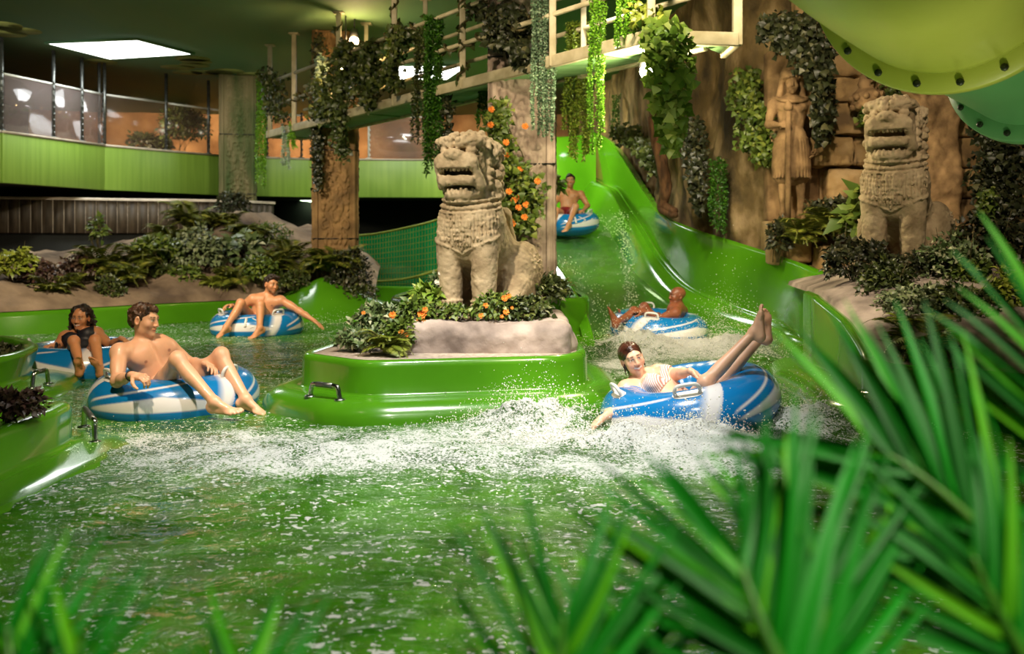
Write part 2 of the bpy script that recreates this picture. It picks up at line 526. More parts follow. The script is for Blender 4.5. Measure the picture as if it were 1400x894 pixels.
# yellowish round stains / lily pads painted on the ceiling
mb = MB()
rr = rs(3)
for k, (px, py) in enumerate([(3, 37), (8, 46), (30, 42), (137, 84), (263, 80), (243, 92), (266, 89), (256, 99), (281, 99), (312, 97), (300, 99), (2, 34), (345, 102), (268, 84)]):
    d = 3.3 * F / (HY - py); c = A((px - HX) / F * d, d)
    n = 14; a = np.arange(n) * 2 * PI / n
    mb.prism(np.c_[c[0] + .28 * np.cos(a) * (1 + .2 * rr.rand()), c[1] + .3 * np.sin(a)], H - .004, H - .001)
M['patch'] = pm('olive_ceiling_patch', lin(128, 132, 72), lin(112, 118, 62), scale=4, rough=.8)
tag(mb.build('trim_1', M['patch']), kind='structure')

mb = MB(); mb.box((-1, 13, -1.0), (26, 34, .1)); tag(mb.build('floor', M['green']), kind='structure')
mb = MB(); mb.box((-12.5, 12, 1.7), (.3, 36, 5.6)); tag(mb.build('wall_left', M['black']), kind='structure')

def sheet(path, zb, zt, nx, nz, amp, scale, seed=0, octv=5, stretch=(1, 1, .6), lean=0.0):
    p = resample(path, nx); Nn = outward(p, False)
    zb = np.interp(np.linspace(0, 1, nx), np.linspace(0, 1, len(zb)), zb) if not np.isscalar(zb) else np.full(nx, zb)
    zt = np.interp(np.linspace(0, 1, nx), np.linspace(0, 1, len(zt)), zt) if not np.isscalar(zt) else np.full(nx, zt)
    t = np.linspace(0, 1, nz)
    G = np.zeros((nx, nz, 3))
    G[:, :, 0] = p[:, 0:1]; G[:, :, 1] = p[:, 1:2]; G[:, :, 2] = zb[:, None] + (zt - zb)[:, None] * t
    q = G * np.array(stretch) * scale
    n = fbm(q, octv, seed) ; rid = 1 - np.abs(fbm(q * .7 + 9, 3, seed + 5)) * 2
    d = amp * (n + .5 * rid)
    G[:, :, 0] += Nn[:, 0:1] * d; G[:, :, 1] += Nn[:, 1:2] * d
    if lean: G[:, :, 1] += lean * (G[:, :, 2] - zb[:, None])
    return G

# far orange rock wall behind the gallery
G = sheet([(-13, 25.5), (-6, 27), (2, 26.5), (4, 25)], 0, H, 160, 50, .35, .8, 4)
mb = MB(); mb.grid(G); tag(mb.build('wall_back', M['mural'], smooth=True), kind='structure')
# black wall: the shade below the gallery is put into its colour
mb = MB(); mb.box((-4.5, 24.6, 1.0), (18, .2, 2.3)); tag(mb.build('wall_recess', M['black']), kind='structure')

# gallery parapet: green fascia, deck behind it
gp = A((-12.2, 13.2), (-8.39, 16.3), (-7.7, 18.7), (-6.1, 21.2), (-4.5, 22.0), (-1.6, 22.2), (0.6, 22.0))
mb = MB()
for a, b in zip(gp[:-1], gp[1:]):
    a, b = np.r_[a, 2.52], np.r_[b, 2.52]
    mb.bar(a, b, .12, .82)
tag(mb.build('wall_gallery', M['green_fascia'], bevel=.01), kind='structure')
mb = MB()
for a, b in zip(gp[:-1], gp[1:]): mb.bar(np.r_[a, 2.95], np.r_[b, 2.95], .16, .04)
tag(mb.build('trim_2', M['capstone']), kind='structure')
mb = MB()
mb.add([(x, y, 2.13) for x, y in gp] + [(-12.2, 24.5, 2.13), (.6, 24.5, 2.13)], [tuple(range(7)) + (8, 7)])
tag(mb.build('floor_gallery', M['black']), kind='structure')

# glass panels and posts along the parapet
gposts = [(2, 50, 'leftmost'), (73, 68, ''), (112, 77, ''), (140, 87, ''), (227, 96, ''), (285, 105, ''), (365, 0, ''), (412, 0, ''), (504, 0, ''), (604, 0, '')]
def ongal(px):
    k = (px - HX) / F
    for a, b in zip(gp[:-1], gp[1:]):
        # a + t(b-a): x = k*y
        d = b - a; t = (k * a[1] - a[0]) / (d[0] - k * d[1])
        if -1e-6 <= t <= 1.0001: return a + t * d
gpl = {2: 'steel post at the left end of the gallery parapet, first in the frame', 73: 'steel ceiling post second from the left on the gallery parapet, under the skylight',
       112: 'steel gallery post third from the left, short gap before the parapet corner', 140: 'doubled dark steel post on the corner of the green gallery parapet',
       227: 'steel gallery post in front of the middle of the orange rock mural', 285: 'steel gallery post beside the mossy far column, under the warm ceiling glow',
       365: 'thin dark gallery post just right of the mossy far column', 412: 'thin dark gallery post left of the golden column',
       504: 'pale gallery post right of the golden column, holding the grey pane', 604: 'white gallery post at the right end of the grey pane, by the lion'}
gpt = []
for px, py, _ in gposts:
    c = ongal(px); gpt.append(c)
    mb = MB()
    if px == 140:
        for dx in (-.05, .05): mb.tube([(c[0] + dx, c[1] - .02, 2.97), (c[0] + dx, c[1] - .02, H)], .03, 8)
    else:
        mb.tube([(c[0], c[1], 2.97), (c[0], c[1], H if px < 300 else 3.97)], .032 if px < 300 else .022, 8)
    for z in np.arange(3.05, 3.95, .11): mb.box((c[0] + .03, c[1] - .035, z), (.03, .02, .05))
    mb.lathe((c[0], c[1], 2.965), [(.001, 0), (.07, 0), (.07, .02), (.03, .03)], 12)
    o = mb.build('gallery_post', M['white'] if px in (504, 604) else M['postmetal'], smooth=False)
    tag(o, gpl[px], 'post', 'posts along the gallery parapet')
panes = [(2, 73, 'left-end hazy glass pane of the gallery, with a pale triangular reflection'), (73, 112, 'narrow hazy glass pane second from the left on the gallery'),
         (112, 140, 'smallest glass pane, at the left of the gallery corner post'), (140, 227, 'wide glass pane right of the corner post, mural rock behind it'),
         (227, 285, 'glass pane with the dark painted bush behind it'), (285, 365, 'glass pane running behind the mossy far column'),
         (365, 412, 'narrow glass pane seen below the left end of the walkway'), (504, 604, 'grey hazy glass pane with a white edge between golden column and lion')]
for a, b, lab in panes:
    ca, cb = ongal(a), ongal(b)
    cs = [ca] + [q for q in gp if min(ca[0], cb[0]) + .01 < q[0] < max(ca[0], cb[0]) - .01] + [cb]
    t = thing('glass_panel', lab, 'glass panel', np.r_[(ca + cb) / 2, 2.97], 'glass panes of the gallery')
    mb = MB(); mr = MB()
    for p, q in zip(cs[:-1], cs[1:]):
        mb.bar(np.r_[p, 3.44], np.r_[q, 3.44], .012, .9); mr.bar(np.r_[p, 3.91], np.r_[q, 3.91], .03, .035)
    if a == 504: 
        for e in (ca, cb): mr.bar(np.r_[e, 2.98], np.r_[e, 3.92], .035)
    mb.build('pane', M['clearglass'] if 139 < a < 500 else M['glass'], t); mr.build('top_rail', M['white'], t)

# curved slatted counter below the gallery
cp = catmull(A((-13, 16.6), (-10.5, 17.3), (-8.4, 18.0), (-7.2, 18.6), (-6.2, 18.9), (-5.3, 19.6), (-4.9, 20.4)), 14)
t = thing('bar_counter', 'curved counter clad in grey vertical slats, pale top edge, under the gallery', 'counter', (-7.2, 19, 0))
mb = MB(); p = resample(cp, 52)
for k in range(len(p) - 1):
    a, b = p[k], p[k + 1]
    mb.bar(np.r_[a + (b - a) * .05, 1.6], np.r_[b - (b - a) * .05, 1.6], .05, .6)
mb.build('slats', M['darkwood'], t)
mb = MB(); sweep(mb, p, [(-.05, 1.3), (-.01, 1.32), (-.01, 1.88), (-.05, 1.9)], False); mb.build('backing', M['capstone'], t)
mb = MB(); sweep(mb, p, [(.06, 1.9), (.06, 1.95), (-.4, 1.95), (-.4, 1.9), (.06, 1.9)], False); mb.build('counter_top', M['capstone'], t)
mb = MB(); sweep(mb, p, [(-.06, -.9), (-.06, 1.9), (-.3, 1.9), (-.3, -.9)], False); mb.build('base', M['black'], t)

# ================================================================== columns with carved reliefs
def relief(u, v, seed=0):
    """scroll-work: u across 0..1, v in metres up"""
    cell = .42
    n = np.floor(v / cell); fv = (v / cell - n) - .5; fu = u - .5
    r = np.hypot(fu * 1.0, fv * 1.0); th = np.arctan2(fv, fu)
    w = np.sin(th * 2 + r * 26 + n * 1.7 + seed)
    q = fbm(np.stack([np.abs(fu) * 7, v * 7, np.full_like(u, seed + 3.)], -1), 3, seed + 9)
    p = np.where(r < .47, w * np.clip(.5 - r, 0, .4) * .9, .25 * np.sin(u * 30) * np.sin(v * 44)) + .9 * np.sin(q * 9)
    return p * .8 + .5 * fbm(np.stack([u * 6, v * 9, np.full_like(u, seed)], -1), 3, seed)
def column(label, cx, cy, w, z0, z1, m, seed, joint, rot=0.0):
    t = thing('column', label, 'column', (cx, cy, z0)); t['kind'] = 'thing'
    R = np.array([[math.cos(rot), -math.sin(rot), 0], [math.sin(rot), math.cos(rot), 0], [0, 0, 1]])
    c = np.array((cx, cy, 0))
    mb = MB()
    mb.box(c + (0, 0, (z0 + z1) / 2), (w, w, z1 - z0), R)
    mb.build('shaft', m, t, bevel=.02)
    for k in range(4):          # a framed carved panel on every face
        a = rot + k * PI / 2
        n = np.array((math.sin(a), -math.cos(a), 0)); s = np.array((math.cos(a), math.sin(a), 0))
        nz = int((z1 - z0) / .018)
        u, v = np.meshgrid(np.linspace(0, 1, 36), np.linspace(0, z1 - z0 - .1, nz), indexing='ij')
        d = .014 + .028 * relief(u, v, seed + k)
        d = np.where((u < .03) | (u > .97), -.01, d)
        Gp = c + s * ((u - .5) * w * .72)[..., None] + n * (w / 2 + np.maximum(d, -.01))[..., None] + np.array((0, 0, 1)) * (z0 + .05 + v)[..., None]
        q = MB(); q.grid(Gp); q.build('relief_panel', m, t, smooth=True)
        e = MB()
        for sg in (-1, 1):
            b0 = c + s * sg * w * .43 + n * (w / 2)
            e.bar(b0 + (0, 0, z0), b0 + (0, 0, z1), w * .07, .04)
        e.build('edge_moulding', m, t, bevel=.008)
    for z in joint:
        q = MB(); q.box(c + (0, 0, z), (w + .05, w + .05, .014), R); q.build('joint', M['blackmetal'], t)
    return t
column('mossy grey-green column at the back left, rising from the planted bank', -5.62, 20.4, .68, .3, H, M['colgreen'], 1, [2.1, 3.3], .25)
column('golden carved column with dark vines, lit by a warm lamp', -2.86, 16.1, .68, -.2, H, M['colgold'], 2, [2.6, 1.2], .18)
column('rosy stone column right behind the near lion, flowers trailing down it', .12, 11.3, .7, .3, H, M['colgrey'], 3, [2.02, 3.2], -.05)

# ================================================================== hanging walkway
fr = lambda D: np.array([-.57 - .652 * (D - 11.5), D])          # front edge in plan
dirv = nrm(A(-.652, 1)); nv = A(-dirv[1], dirv[0]) * -1           # nv: to the back edge
if nv[0] < 0: nv = -nv
W_ = .66; Z0, Z1 = 2.93, 3.03
t = thing('walkway', 'hanging walkway with cream railings crossing under the ceiling, draped in vines', 'walkway', np.r_[fr(12.5), Z0])
Ds, De = 17.05, 8.75
a, b = fr(Ds), fr(De)
mb = MB(); mb.prism([a + nv * .03, b + nv * .03, b + nv * W_, a + nv * W_], Z0 + .02, Z0 + .06)
endx = 2.02
mb.prism([b + nv * .03, A(endx, 8.93), A(endx, 9.5), b + nv * W_], Z0 + .02, Z0 + .06)
mb.build('deck', M['deckpaint'], t)
mb = MB(); mb.bar(np.r_[a, Z0 + .05], np.r_[b, Z0 + .05], .06, .12); mb.build('front_beam', M['rail'], t, bevel=.008)
mb = MB(); mb.bar(np.r_[a + nv * W_, Z0 + .05], np.r_[b + nv * W_, Z0 + .05], .06, .12); mb.build('back_beam', M['rail'], t, bevel=.008)
for p0, p1 in (((b[0], b[1] + .03, Z0 + .05), (endx, 8.9, Z0 + .05)), ((endx, 8.9, Z0 + .05), (endx, 9.5, Z0 + .05)), (np.r_[a, Z0 + .05], np.r_[a + nv * W_, Z0 + .05])):
    mb = MB(); mb.bar(p0, p1, .06, .12); mb.build('end_beam', M['rail'], t, bevel=.008)
for D in np.arange(9.4, 17, 1.5):
    mb = MB(); mb.bar(np.r_[fr(D), Z0 + .03], np.r_[fr(D) + nv * W_, Z0 + .03], .05, .05); mb.build('cross_beam', M['deckpaint'], t)
for D in (16.95, 16.0, 14.5, 12.98, 11.5, 10.0, 8.75):
    q = fr(D); mb = MB(); mb.bar(np.r_[q, Z0], np.r_[q, H], .07); mb.box(np.r_[q, H - .01], (.16, .16, .02)); mb.build('post', M['rail'], t, bevel=.006)
for D in (16.6, 14.9, 13.3, 11.8, 10.3):
    q = fr(D) + nv * W_; mb = MB(); mb.bar(np.r_[q, Z0], np.r_[q, H], .06); mb.box(np.r_[q, H - .01], (.16, .16, .02)); mb.build('post', M['rail'], t, bevel=.006)
q = A(endx, 8.92); mb = MB(); mb.bar(np.r_[q, Z0], np.r_[q, H], .08); mb.build('post', M['rail'], t, bevel=.006)
for z in (3.45, 3.86):
    for off in (0, W_):
        mb = MB(); mb.tube([np.r_[a + nv * off, z], np.r_[b + nv * off, z]], .026, 10); mb.build('rail', M['rail'], t, smooth=True)
    mb = MB(); mb.tube([np.r_[b, z], (endx, 8.92, z)], .026, 10); mb.build('rail', M['rail'], t, smooth=True)
WALK = t
# dark speaker box standing on the walkway
t = thing('loudspeaker', 'black box loudspeaker standing on the walkway deck', 'loudspeaker', np.r_[fr(11.0) + nv * .4, Z0 + .06])
c = WL[t.name]
mb = MB(); mb.box(c + (0, 0, .26), (.42, .4, .52)); mb.build('cabinet', M['blackmetal'], t, bevel=.015)
mb = MB(); mb.box(c + (0, -.205, .26), (.36, .012, .46)); mb.build('grille', M['black'], t, bevel=.004)

# ================================================================== pool linings
# left bank wall, rock bank, ramp
bankpath = A((-10.5, 9.6), (-8.2, 11.2), (-6.5, 12.4), (-5.2, 13.9), (-4.4, 14.7), (-3.55, 15.3))
bp_ = catmull(bankpath, 8)
mb = MB(); sweep(mb, bp_[::1], [(.0, -.95), (.0, .2), (-.02, .26), (-.06, .28), (-.14, .285)], False); 
tag(mb.build('wall_pool_left', M['green'], smooth=True), kind='structure')
# bank height field
n1, n2 = 150, 60
p = resample(np.r_[bp_, [[-3.1, 15.6], [-2.6, 15.75], [-2.2, 15.7]]], n1); Nn = -outward(p, False)
t_ = np.linspace(0, 1, n2) ** 1.25
off = .02 + t_ * 6.2
base = np.stack([p[:, None, 0] + Nn[:, None, 0] * off, p[:, None, 1] + Nn[:, None, 1] * off], -1)
# push straight back rather than along the fan of normals at the far right end
wgt = np.clip((np.arange(n1) / n1 - .72) / .2, 0, 1)[:, None, None]
back = np.stack([p[:, None, 0] - .05 * off, p[:, None, 1] + .55 * off], -1)
base = base * (1 - wgt) + back * wgt
xs = base[..., 0]
hgt = .285 + .95 * np.clip(off / 4.2, 0, 1) ** .8 * np.clip((xs + 10.5) / 5.5, .35, 1) 
hgt = hgt + .35 * np.exp(-((xs + 5.0) / .9) ** 2 - ((base[..., 1] - 17.2) / 1.2) ** 2)
bump_ = fbm(np.stack([base[..., 0] * 1.1, base[..., 1] * 1.1, 0 * xs], -1), 5, 8)
lump = np.clip(off / .5, 0, 1)
hgt = hgt + lump * (.16 + .26 * bump_ + .12 * np.abs(fbm(np.stack([xs * 2.2, base[..., 1] * 2.2, 0 * xs + 4], -1), 4, 3)))
rend = np.clip((-2.15 - xs) / 1.1, 0, 1) ** .6; hgt = np.where(xs > -3.3, .1 + (hgt - .1) * rend, hgt)
hgt[:, 0] = .275
mb = MB(); mb.grid(np.concatenate([base, hgt[..., None]], -1)[:, ::-1].copy()); BANKG = np.concatenate([base, hgt[..., None]], -1)
o = mb.build('rock_bank', M['bank'], smooth=True); tag(o, 'long grey-brown rock bank behind the left pool wall, covered with plants', 'rock bank', kind='thing')
def bank_z(x, y):
    d = (BANKG[..., 0] - x) ** 2 + (BANKG[..., 1] - y) ** 2
    return BANKG.reshape(-1, 3)[np.argmin(d), 2]

# green weir hump right of the man by the bank
mb = MB(); G = []
for u in np.linspace(0, 1, 40):
    x = -3.7 + 1.9 * u; cy = 15.4 - .5 * u
    top = .27 + .36 * max(0, 1 - abs(u - .42) / .42) if u < .42 else .27 + .36 * max(-.6, 1 - (u - .42) / .5)
    row = [(x, cy - .9, -.3), (x, cy - .75, -.05), (x, cy - .45, top * .45), (x, cy - .2, top * .8), (x, cy - .05, top * .97), (x, cy + .08, top), (x, cy + .3, top - .05), (x, cy + .6, -.2)]
    G.append(row)
mb.grid(np.array(G)); o = mb.build('trim_3', M['green'], smooth=True); o['kind'] = 'structure'
sd = o.modifiers.new('s', 'SUBSURF'); sd.levels = sd.render_levels = 1

# low green wall at the back behind the net pool
mb = MB(); sweep(mb, catmull(A((-3.2, 18.2), (-1.8, 17.7), (-.4, 17.4), (1.0, 17.6)), 8), [(.3, -.6), (.26, .02), (.2, .06), (.02, .08), (0, .3), (-.03, .34), (-.2, .34), (-.25, .3), (-.25, -.5)], False)
tag(mb.build('wall_pool_back', M['green'], smooth=True), kind='structure')

# island with the near lion
def round_poly(poly, r, n=7):
    poly = np.asarray(poly, float); out = []
    for k in range(len(poly)):
        a, b, c = poly[k - 1], poly[k], poly[(k + 1) % len(poly)]
        u, v = nrm(a - b), nrm(c - b); rr_ = min(r, np.linalg.norm(a - b) * .45, np.linalg.norm(c - b) * .45)
        for t in np.linspace(0, 1, n): out.append((1 - t) ** 2 * (b + u * rr_) + 2 * t * (1 - t) * b + t * t * (b + v * rr_))
    return np.array(out)
def tier(name, foot, prof, m, it=2):
    f = chaikin(foot, it) if it < 9 else round_poly(foot, .16); f = resample(np.r_[f, f[:1]], 200)[:-1]
    mb = MB(); sweep(mb, f, prof, True); o = mb.build(name, m, smooth=True); o['kind'] = 'structure'
    return o, f
isl = A((-1.56, 7.22), (-1.02, 6.70), (.38, 7.02), (.57, 7.36), (.55, 8.4), (.2, 9.2), (-.7, 9.3), (-1.4, 8.3))
PROF = [(.30, -.9), (.29, -.05), (.28, .03), (.245, .085), (.19, .12), (.11, .135), (.05, .132), (.012, .135), (.0, .15), (-.004, .32), (-.012, .352), (-.03, .37), (-.055, .372), (-.08, .36)]
o, f = tier('trim_4', isl, PROF, M['green'], 9)
ISL = f
mb = MB(); q = f - outward(f) * .06; mb.prism(q, .2, .355); o = mb.build('island_top', M['sand']); tag(o, kind='structure'); o.name = 'floor_island'

# second island: base of the rosy column, edge of the slide
isl2 = A((-1.6, 10.9), (-.6, 10.75), (.35, 10.75), (.8, 10.95), (.93, 11.5), (.88, 12.6), (.6, 14.4), (-.9, 14.6))
prof2 = [(.34, -.9), (.32, -.02), (.29, .06), (.22, .12), (.1, .14), (.03, .15), (.0, .19), (0, .48), (-.02, .53), (-.06, .55), (-.1, .53)]
o, f2 = tier('trim_5', isl2, prof2, M['green'], 2)
mb = MB(); mb.prism(f2 - outward(f2) * .08, .2, .5); o = mb.build('floor_column_base', M['black']); o['kind'] = 'structure'

# left planters
plA = A((-2.6, 3.0), (-2.57, 5.0), (-2.57, 5.85), (-2.7, 6.02), (-3.2, 6.05), (-4.4, 6.0), (-4.6, 3.0))
profA = [(.44, -.9), (.42, -.08), (.37, -.03), (.26, .0), (.08, .005), (.01, .01), (0, .03), (0, .19), (-.015, .222), (-.05, .23), (-.14, .23), (-.16, .21), (-.17, .06)]
tier('trim_6', plA, profA, M['green'], 1)
plB = A((-3.7, 7.1), (-3.62, 7.6), (-3.85, 8.4), (-4.6, 9.1), (-5.8, 9.3), (-6.4, 7.8), (-5.2, 6.8), (-4.2, 6.75))
plB = plB + A(-.2, .1)
profB = [(.42, -.9), (.4, -.04), (.34, .03), (.2, .06), (.06, .07), (.02, .08), (0, .12), (.05, .27), (.05, .3), (.01, .32), (-.05, .31), (-.07, .28), (-.08, .1)]
tier('trim_7', plB, profB, M['green'], 2)
soil = pm('dark_soil', lin(40, 32, 22), lin(58, 48, 34), scale=20, rough=.95, bump=.4)
for nm, f in (('floor_planter_front', plA), ('floor_planter_rear', plB)):
    f = chaikin(f, 2); mb = MB(); mb.prism(f - outward(f) * .12, .02, .12); mb.build(nm, soil)['kind'] = 'structure'

# grab handles
def handle(label, a, b, h, up=A(0, 0, 1)):
    a, b = np.array(a), np.array(b)
    t = thing('grab_handle', label, 'grab handle', (a + b) / 2, 'steel grab handles on the pool edges')
    u = nrm(b - a); r = .05
    pth = [a, a + up * (h - r) + u * .01, a + up * (h - r * .3) + u * r * .4, a + up * h + u * r, b + up * h - u * r, b + up * (h - r * .3) - u * r * .4, b + up * (h - r) - u * .01, b]
    mb = MB(); mb.tube(catmull(pth, 4), .0165, 12); mb.build('grip', M['steel'], t, smooth=True)
    mb = MB(); mb.tube([a + up * h + u * (r + .02), b + up * h - u * (r + .02)], .0185, 12); mb.build('ribbed_sleeve', M['postmetal'], t, smooth=True)
    for e in (a, b):
        mb = MB(); mb.lathe(e - up * .006, [(.001, 0), (.04, 0), (.04, .006), (.034, .012), (.018, .014)], 16); mb.build('flange', M['steel'], t, smooth=True)
pz = lambda px, py, z: PZ(px, py, z)
handle('steel grab handle on the rounded foot of the lion island', pz(424, 541, .125), pz(465, 546, .128), .085)
handle('steel grab handle on the rear left planter, beside the front man', pz(44, 530, .07), pz(66, 524, .07), .11)
handle('steel grab handle on the front left planter beside the foam', pz(115, 583, .01), pz(130, 604, .0), .12)

# right planter with rock and the far lion
plR = A((2.62, 8.95), (2.5, 8.3), (2.5, 7.6), (2.4, 6.8), (2.55, 6.66), (2.9, 6.58), (3.4, 6.5), (5.5, 6.3), (7, 6.2), (7, 9.6), (3.2, 9.6))
f = np.concatenate([resample(np.array(s_), k) for s_, k in (((plR[0], plR[1], plR[2], plR[3]), 30), ((plR[4], plR[5], plR[6], plR[7], plR[8]), 40))])
def rtop(path):  # top edge: high at the back corner, falling in a curve to the front corner, then slowly on
    y = path[:, 1]
    z = .36 + .37 * np.clip((y - 6.75) / 1.6, 0, 1) ** .75
    return np.where(path[:, 0] > 2.5 + .0 * y, np.where(y < 6.9, .36 - .055 * (path[:, 0] - 2.5), z), z)
def zr(k, z, path):
    zt = rtop(path); zz = np.full(len(path), float(z))
    return zz if z < .2 else zt + (z - .36)
fo = f
mb = MB(); sweep(mb, fo, [(.34, -.9), (.33, -.02), (.3, .06), (.22, .11), (.1, .135), (.03, .14), (.0, .17), (0, .33), (-.02, .355), (-.05, .36), (-.09, .345)], False, zr)
o = mb.build('trim_8', M['green'], smooth=True); o['kind'] = 'structure'
# rock filling: height field
nx, ny = 110, 70
gx = np.linspace(2.3, 7, nx); gy = np.linspace(6.25, 10.6, ny)
U_, V_ = np.meshgrid(np.linspace(0, 1, nx) ** 1.3, np.linspace(0, 1, ny), indexing='ij')
X, Y = 2.5 + U_ * 4.5, 6.7 + V_ * 3.9
for _ in range(4):
    fr_y = np.interp(X, [2.3, 2.45, 2.55, 2.9, 3.4, 5.5, 7], [6.95, 6.8, 6.7, 6.62, 6.54, 6.34, 6.24]) + .03
    lf_x = np.interp(Y, [6.6, 6.8, 7.6, 8.3, 8.95, 10.6], [2.52, 2.44, 2.54, 2.54, 2.66, 2.9]) + .03
    X = lf_x + U_ * (7 - lf_x); Y = fr_y + V_ * (10.6 - fr_y)
# inside the planter: distance behind the curved left/front edge
front = np.interp(X, [2.3, 2.45, 2.55, 2.9, 3.4, 5.5, 7], [6.95, 6.8, 6.7, 6.62, 6.54, 6.34, 6.24])
left = np.interp(Y, [6.6, 6.8, 7.6, 8.3, 8.95, 10.6], [2.52, 2.44, 2.54, 2.54, 2.66, 2.9])
din = np.minimum(Y - front, X - left)
edge = np.where(Y - front < X - left, .36 - .055 * np.clip(X - 2.5, 0, 9), .36 + .37 * np.clip((Y - 6.75) / 1.6, 0, 1) ** .75)
hh = .36 + .56 * np.clip((Y - 6.75) / 1.3, 0, 1) ** .8
w = np.clip(din / .5, 0, 1)
Z = edge * (1 - w) + hh * w + .1 * w * fbm(np.stack([X * 1.6, Y * 1.6, 0 * X], -1), 5, 21)
Z = np.where(din < .04, edge - .02, Z)
RP = np.stack([X, Y, Z], -1)
mb = MB(); mb.grid(RP[:, ::-1].copy() * 1.0); o = mb.build('rock_mound', M['plinthrock'], smooth=True)
tag(o, 'grey rock mound filling the right planter below the far lion', 'rock')
def rp_z(x, y): return RP.reshape(-1, 3)[np.argmin((X - x).ravel() ** 2 + (Y - y).ravel() ** 2), 2]

# ================================================================== slide
ST = [  # D, left X, zbed, right X, bumper(X,z), top(X,z), lefttop(X,z)
    (22.0, .2, 1.95, 1.35, (1.5, 2.6), (1.6, 3.5), (0.0, 3.3)),
    (20.5, .35, 1.75, 1.55, (1.72, 2.35), (1.80, 3.32), (.2, 2.9)),
    (19.0, .40, 1.55, 1.65, (1.86, 2.15), (1.97, 2.95), (.25, 2.2)),
    (17.5, .40, 1.26, 1.72, (1.92, 1.78), (2.07, 2.45), (.28, 1.75)),
    (16.0, .45, .92, 1.78, (1.98, 1.38), (2.12, 1.98), (.34, 1.42)),
    (14.5, .55, .55, 1.88, (2.06, .92), (2.19, 1.55), (.45, 1.12)),
    (13.3, .68, .27, 2.10, (2.25, .56), (2.40, 1.32), (.57, .9)),
    (12.2, .82, -.02, 2.45, (2.60, .38), (2.76, 1.13), (.72, .66)),
    (11.0, .95, -.32, 2.72, (2.84, .28), (3.02, .97), (.86, .3)),
    (9.9, .98, -.6, 2.75, (2.84, .22), (3.22, .82), (.95, -.3)),
    (8.6, 1.0, -.9, 3.15, (3.22, .15), (3.62, .7), (.98, -.6))]
rows = []
for D, xl, zb, xr, b, tp, lt in ST:
    w = xr - xl; up = b[1] - zb
    rows.append([(lt[0] - .12, D, lt[1] - .05), (lt[0] - .06, D, lt[1]), (lt[0], D, lt[1] - .02), (xl - .02, D, zb + .12), (xl + .12, D, zb), (xl + w * .35, D, zb - .02), (xl + w * .65, D, zb - .02),
                 (xr - .12, D, zb + .01), (xr - .02, D, zb + up * .25), (b[0] - .1, D, b[1] - up * .3), (b[0] - .02, D, b[1] - .03), (b[0] + .04, D, b[1]), (b[0] + .1, D, b[1] - .02), (b[0] + .13, D, b[1] + .03),
                 (tp[0] - .02, D, tp[1] - .03), (tp[0], D, tp[1]), (tp[0] + .07, D, tp[1])])
rows = np.array(rows)
G = np.stack([catmull(rows[:, k], 6) for k in range(rows.shape[1])], 1)
G2 = np.stack([catmull(G[k], 3) for k in range(len(G))], 0)
mb = MB(); mb.grid(G2[::-1].copy())
M['slide'] = pm('wet_green_fibreglass', lin(90, 158, 26), lin(74, 140, 18), scale=1.2, rough=.14, coat=.5, bump=.06, bscale=4, bdist=.05)
o = mb.build('water_slide', M['slide'], smooth=True); tag(o, 'wide green water slide running down into the pool', 'slide'); SLIDE = o
# end wall of the flume at the top
G = []
for u in np.linspace(0, 1, 24):
    x = .0 + 1.75 * u; y = 21.6 - .9 * max(0, u - .5) ** 2 * 4
    G.append([(x, y, 1.5), (x, y, 2.2), (x, y + .03, 2.9), (x, y + .08, 3.38), (x, y + .16, 3.42)])
mb = MB(); mb.grid(np.array(G)); tag(mb.build('wall_slide_end', M['slide'], smooth=True), kind='structure')

# ================================================================== right-hand rock wall
rw = A((1.55, 24.5), (1.9, 20.5), (2.12, 17.5), (2.2, 15.0), (2.42, 13.4), (2.70, 12.6), (3.05, 12.15), (3.9, 11.95), (4.4, 11.9), (4.6, 8.6), (7, 8.2))
rwz = [2.6, 3.2, 2.4, 1.55, 1.3, 1.1, .9, .85, .8, .2, .2]
d_ = np.r_[0, np.cumsum(np.linalg.norm(np.diff(rw, axis=0), axis=1))]
cut = 8
G = sheet(rw[:cut] + np.array([.14, .12]), list(np.interp(np.linspace(0, d_[cut - 1], 40), d_, rwz) - .08), H, 260, 140, .22, 1.5, 31, 6)
mb = MB(); mb.grid(G[:, ::-1].copy()); tag(mb.build('wall_right', M['rockwall'], smooth=True), kind='structure')
# gnarled root running down the rock wall beside the slide
# (thing, leans on the wall)
rt = catmull([P(897, 160, 14.2), P(900, 200, 14.1), P(905, 232, 14.0), P(912, 262, 14.0), P(907, 282, 14.1), P(922, 292, 13.8)], 8)
mb = MB(); rr = rs(5)
for k in range(4):
    o_ = rt + .05 * np.stack([fbm(np.c_[np.arange(len(rt)) * .12, np.full(len(rt), k * 5.), np.full(len(rt), j * 3.)], 3, 40 + k) for j in range(3)], 1)
    mb.tube(o_, np.linspace(.085, .05, len(rt)) * (.7 + .5 * rr.rand()), 8)
o = mb.build('tree_root', M['bark'], smooth=True); tag(o, 'gnarled brown root on the rock wall below the bright hanging leaf cluster', 'root')

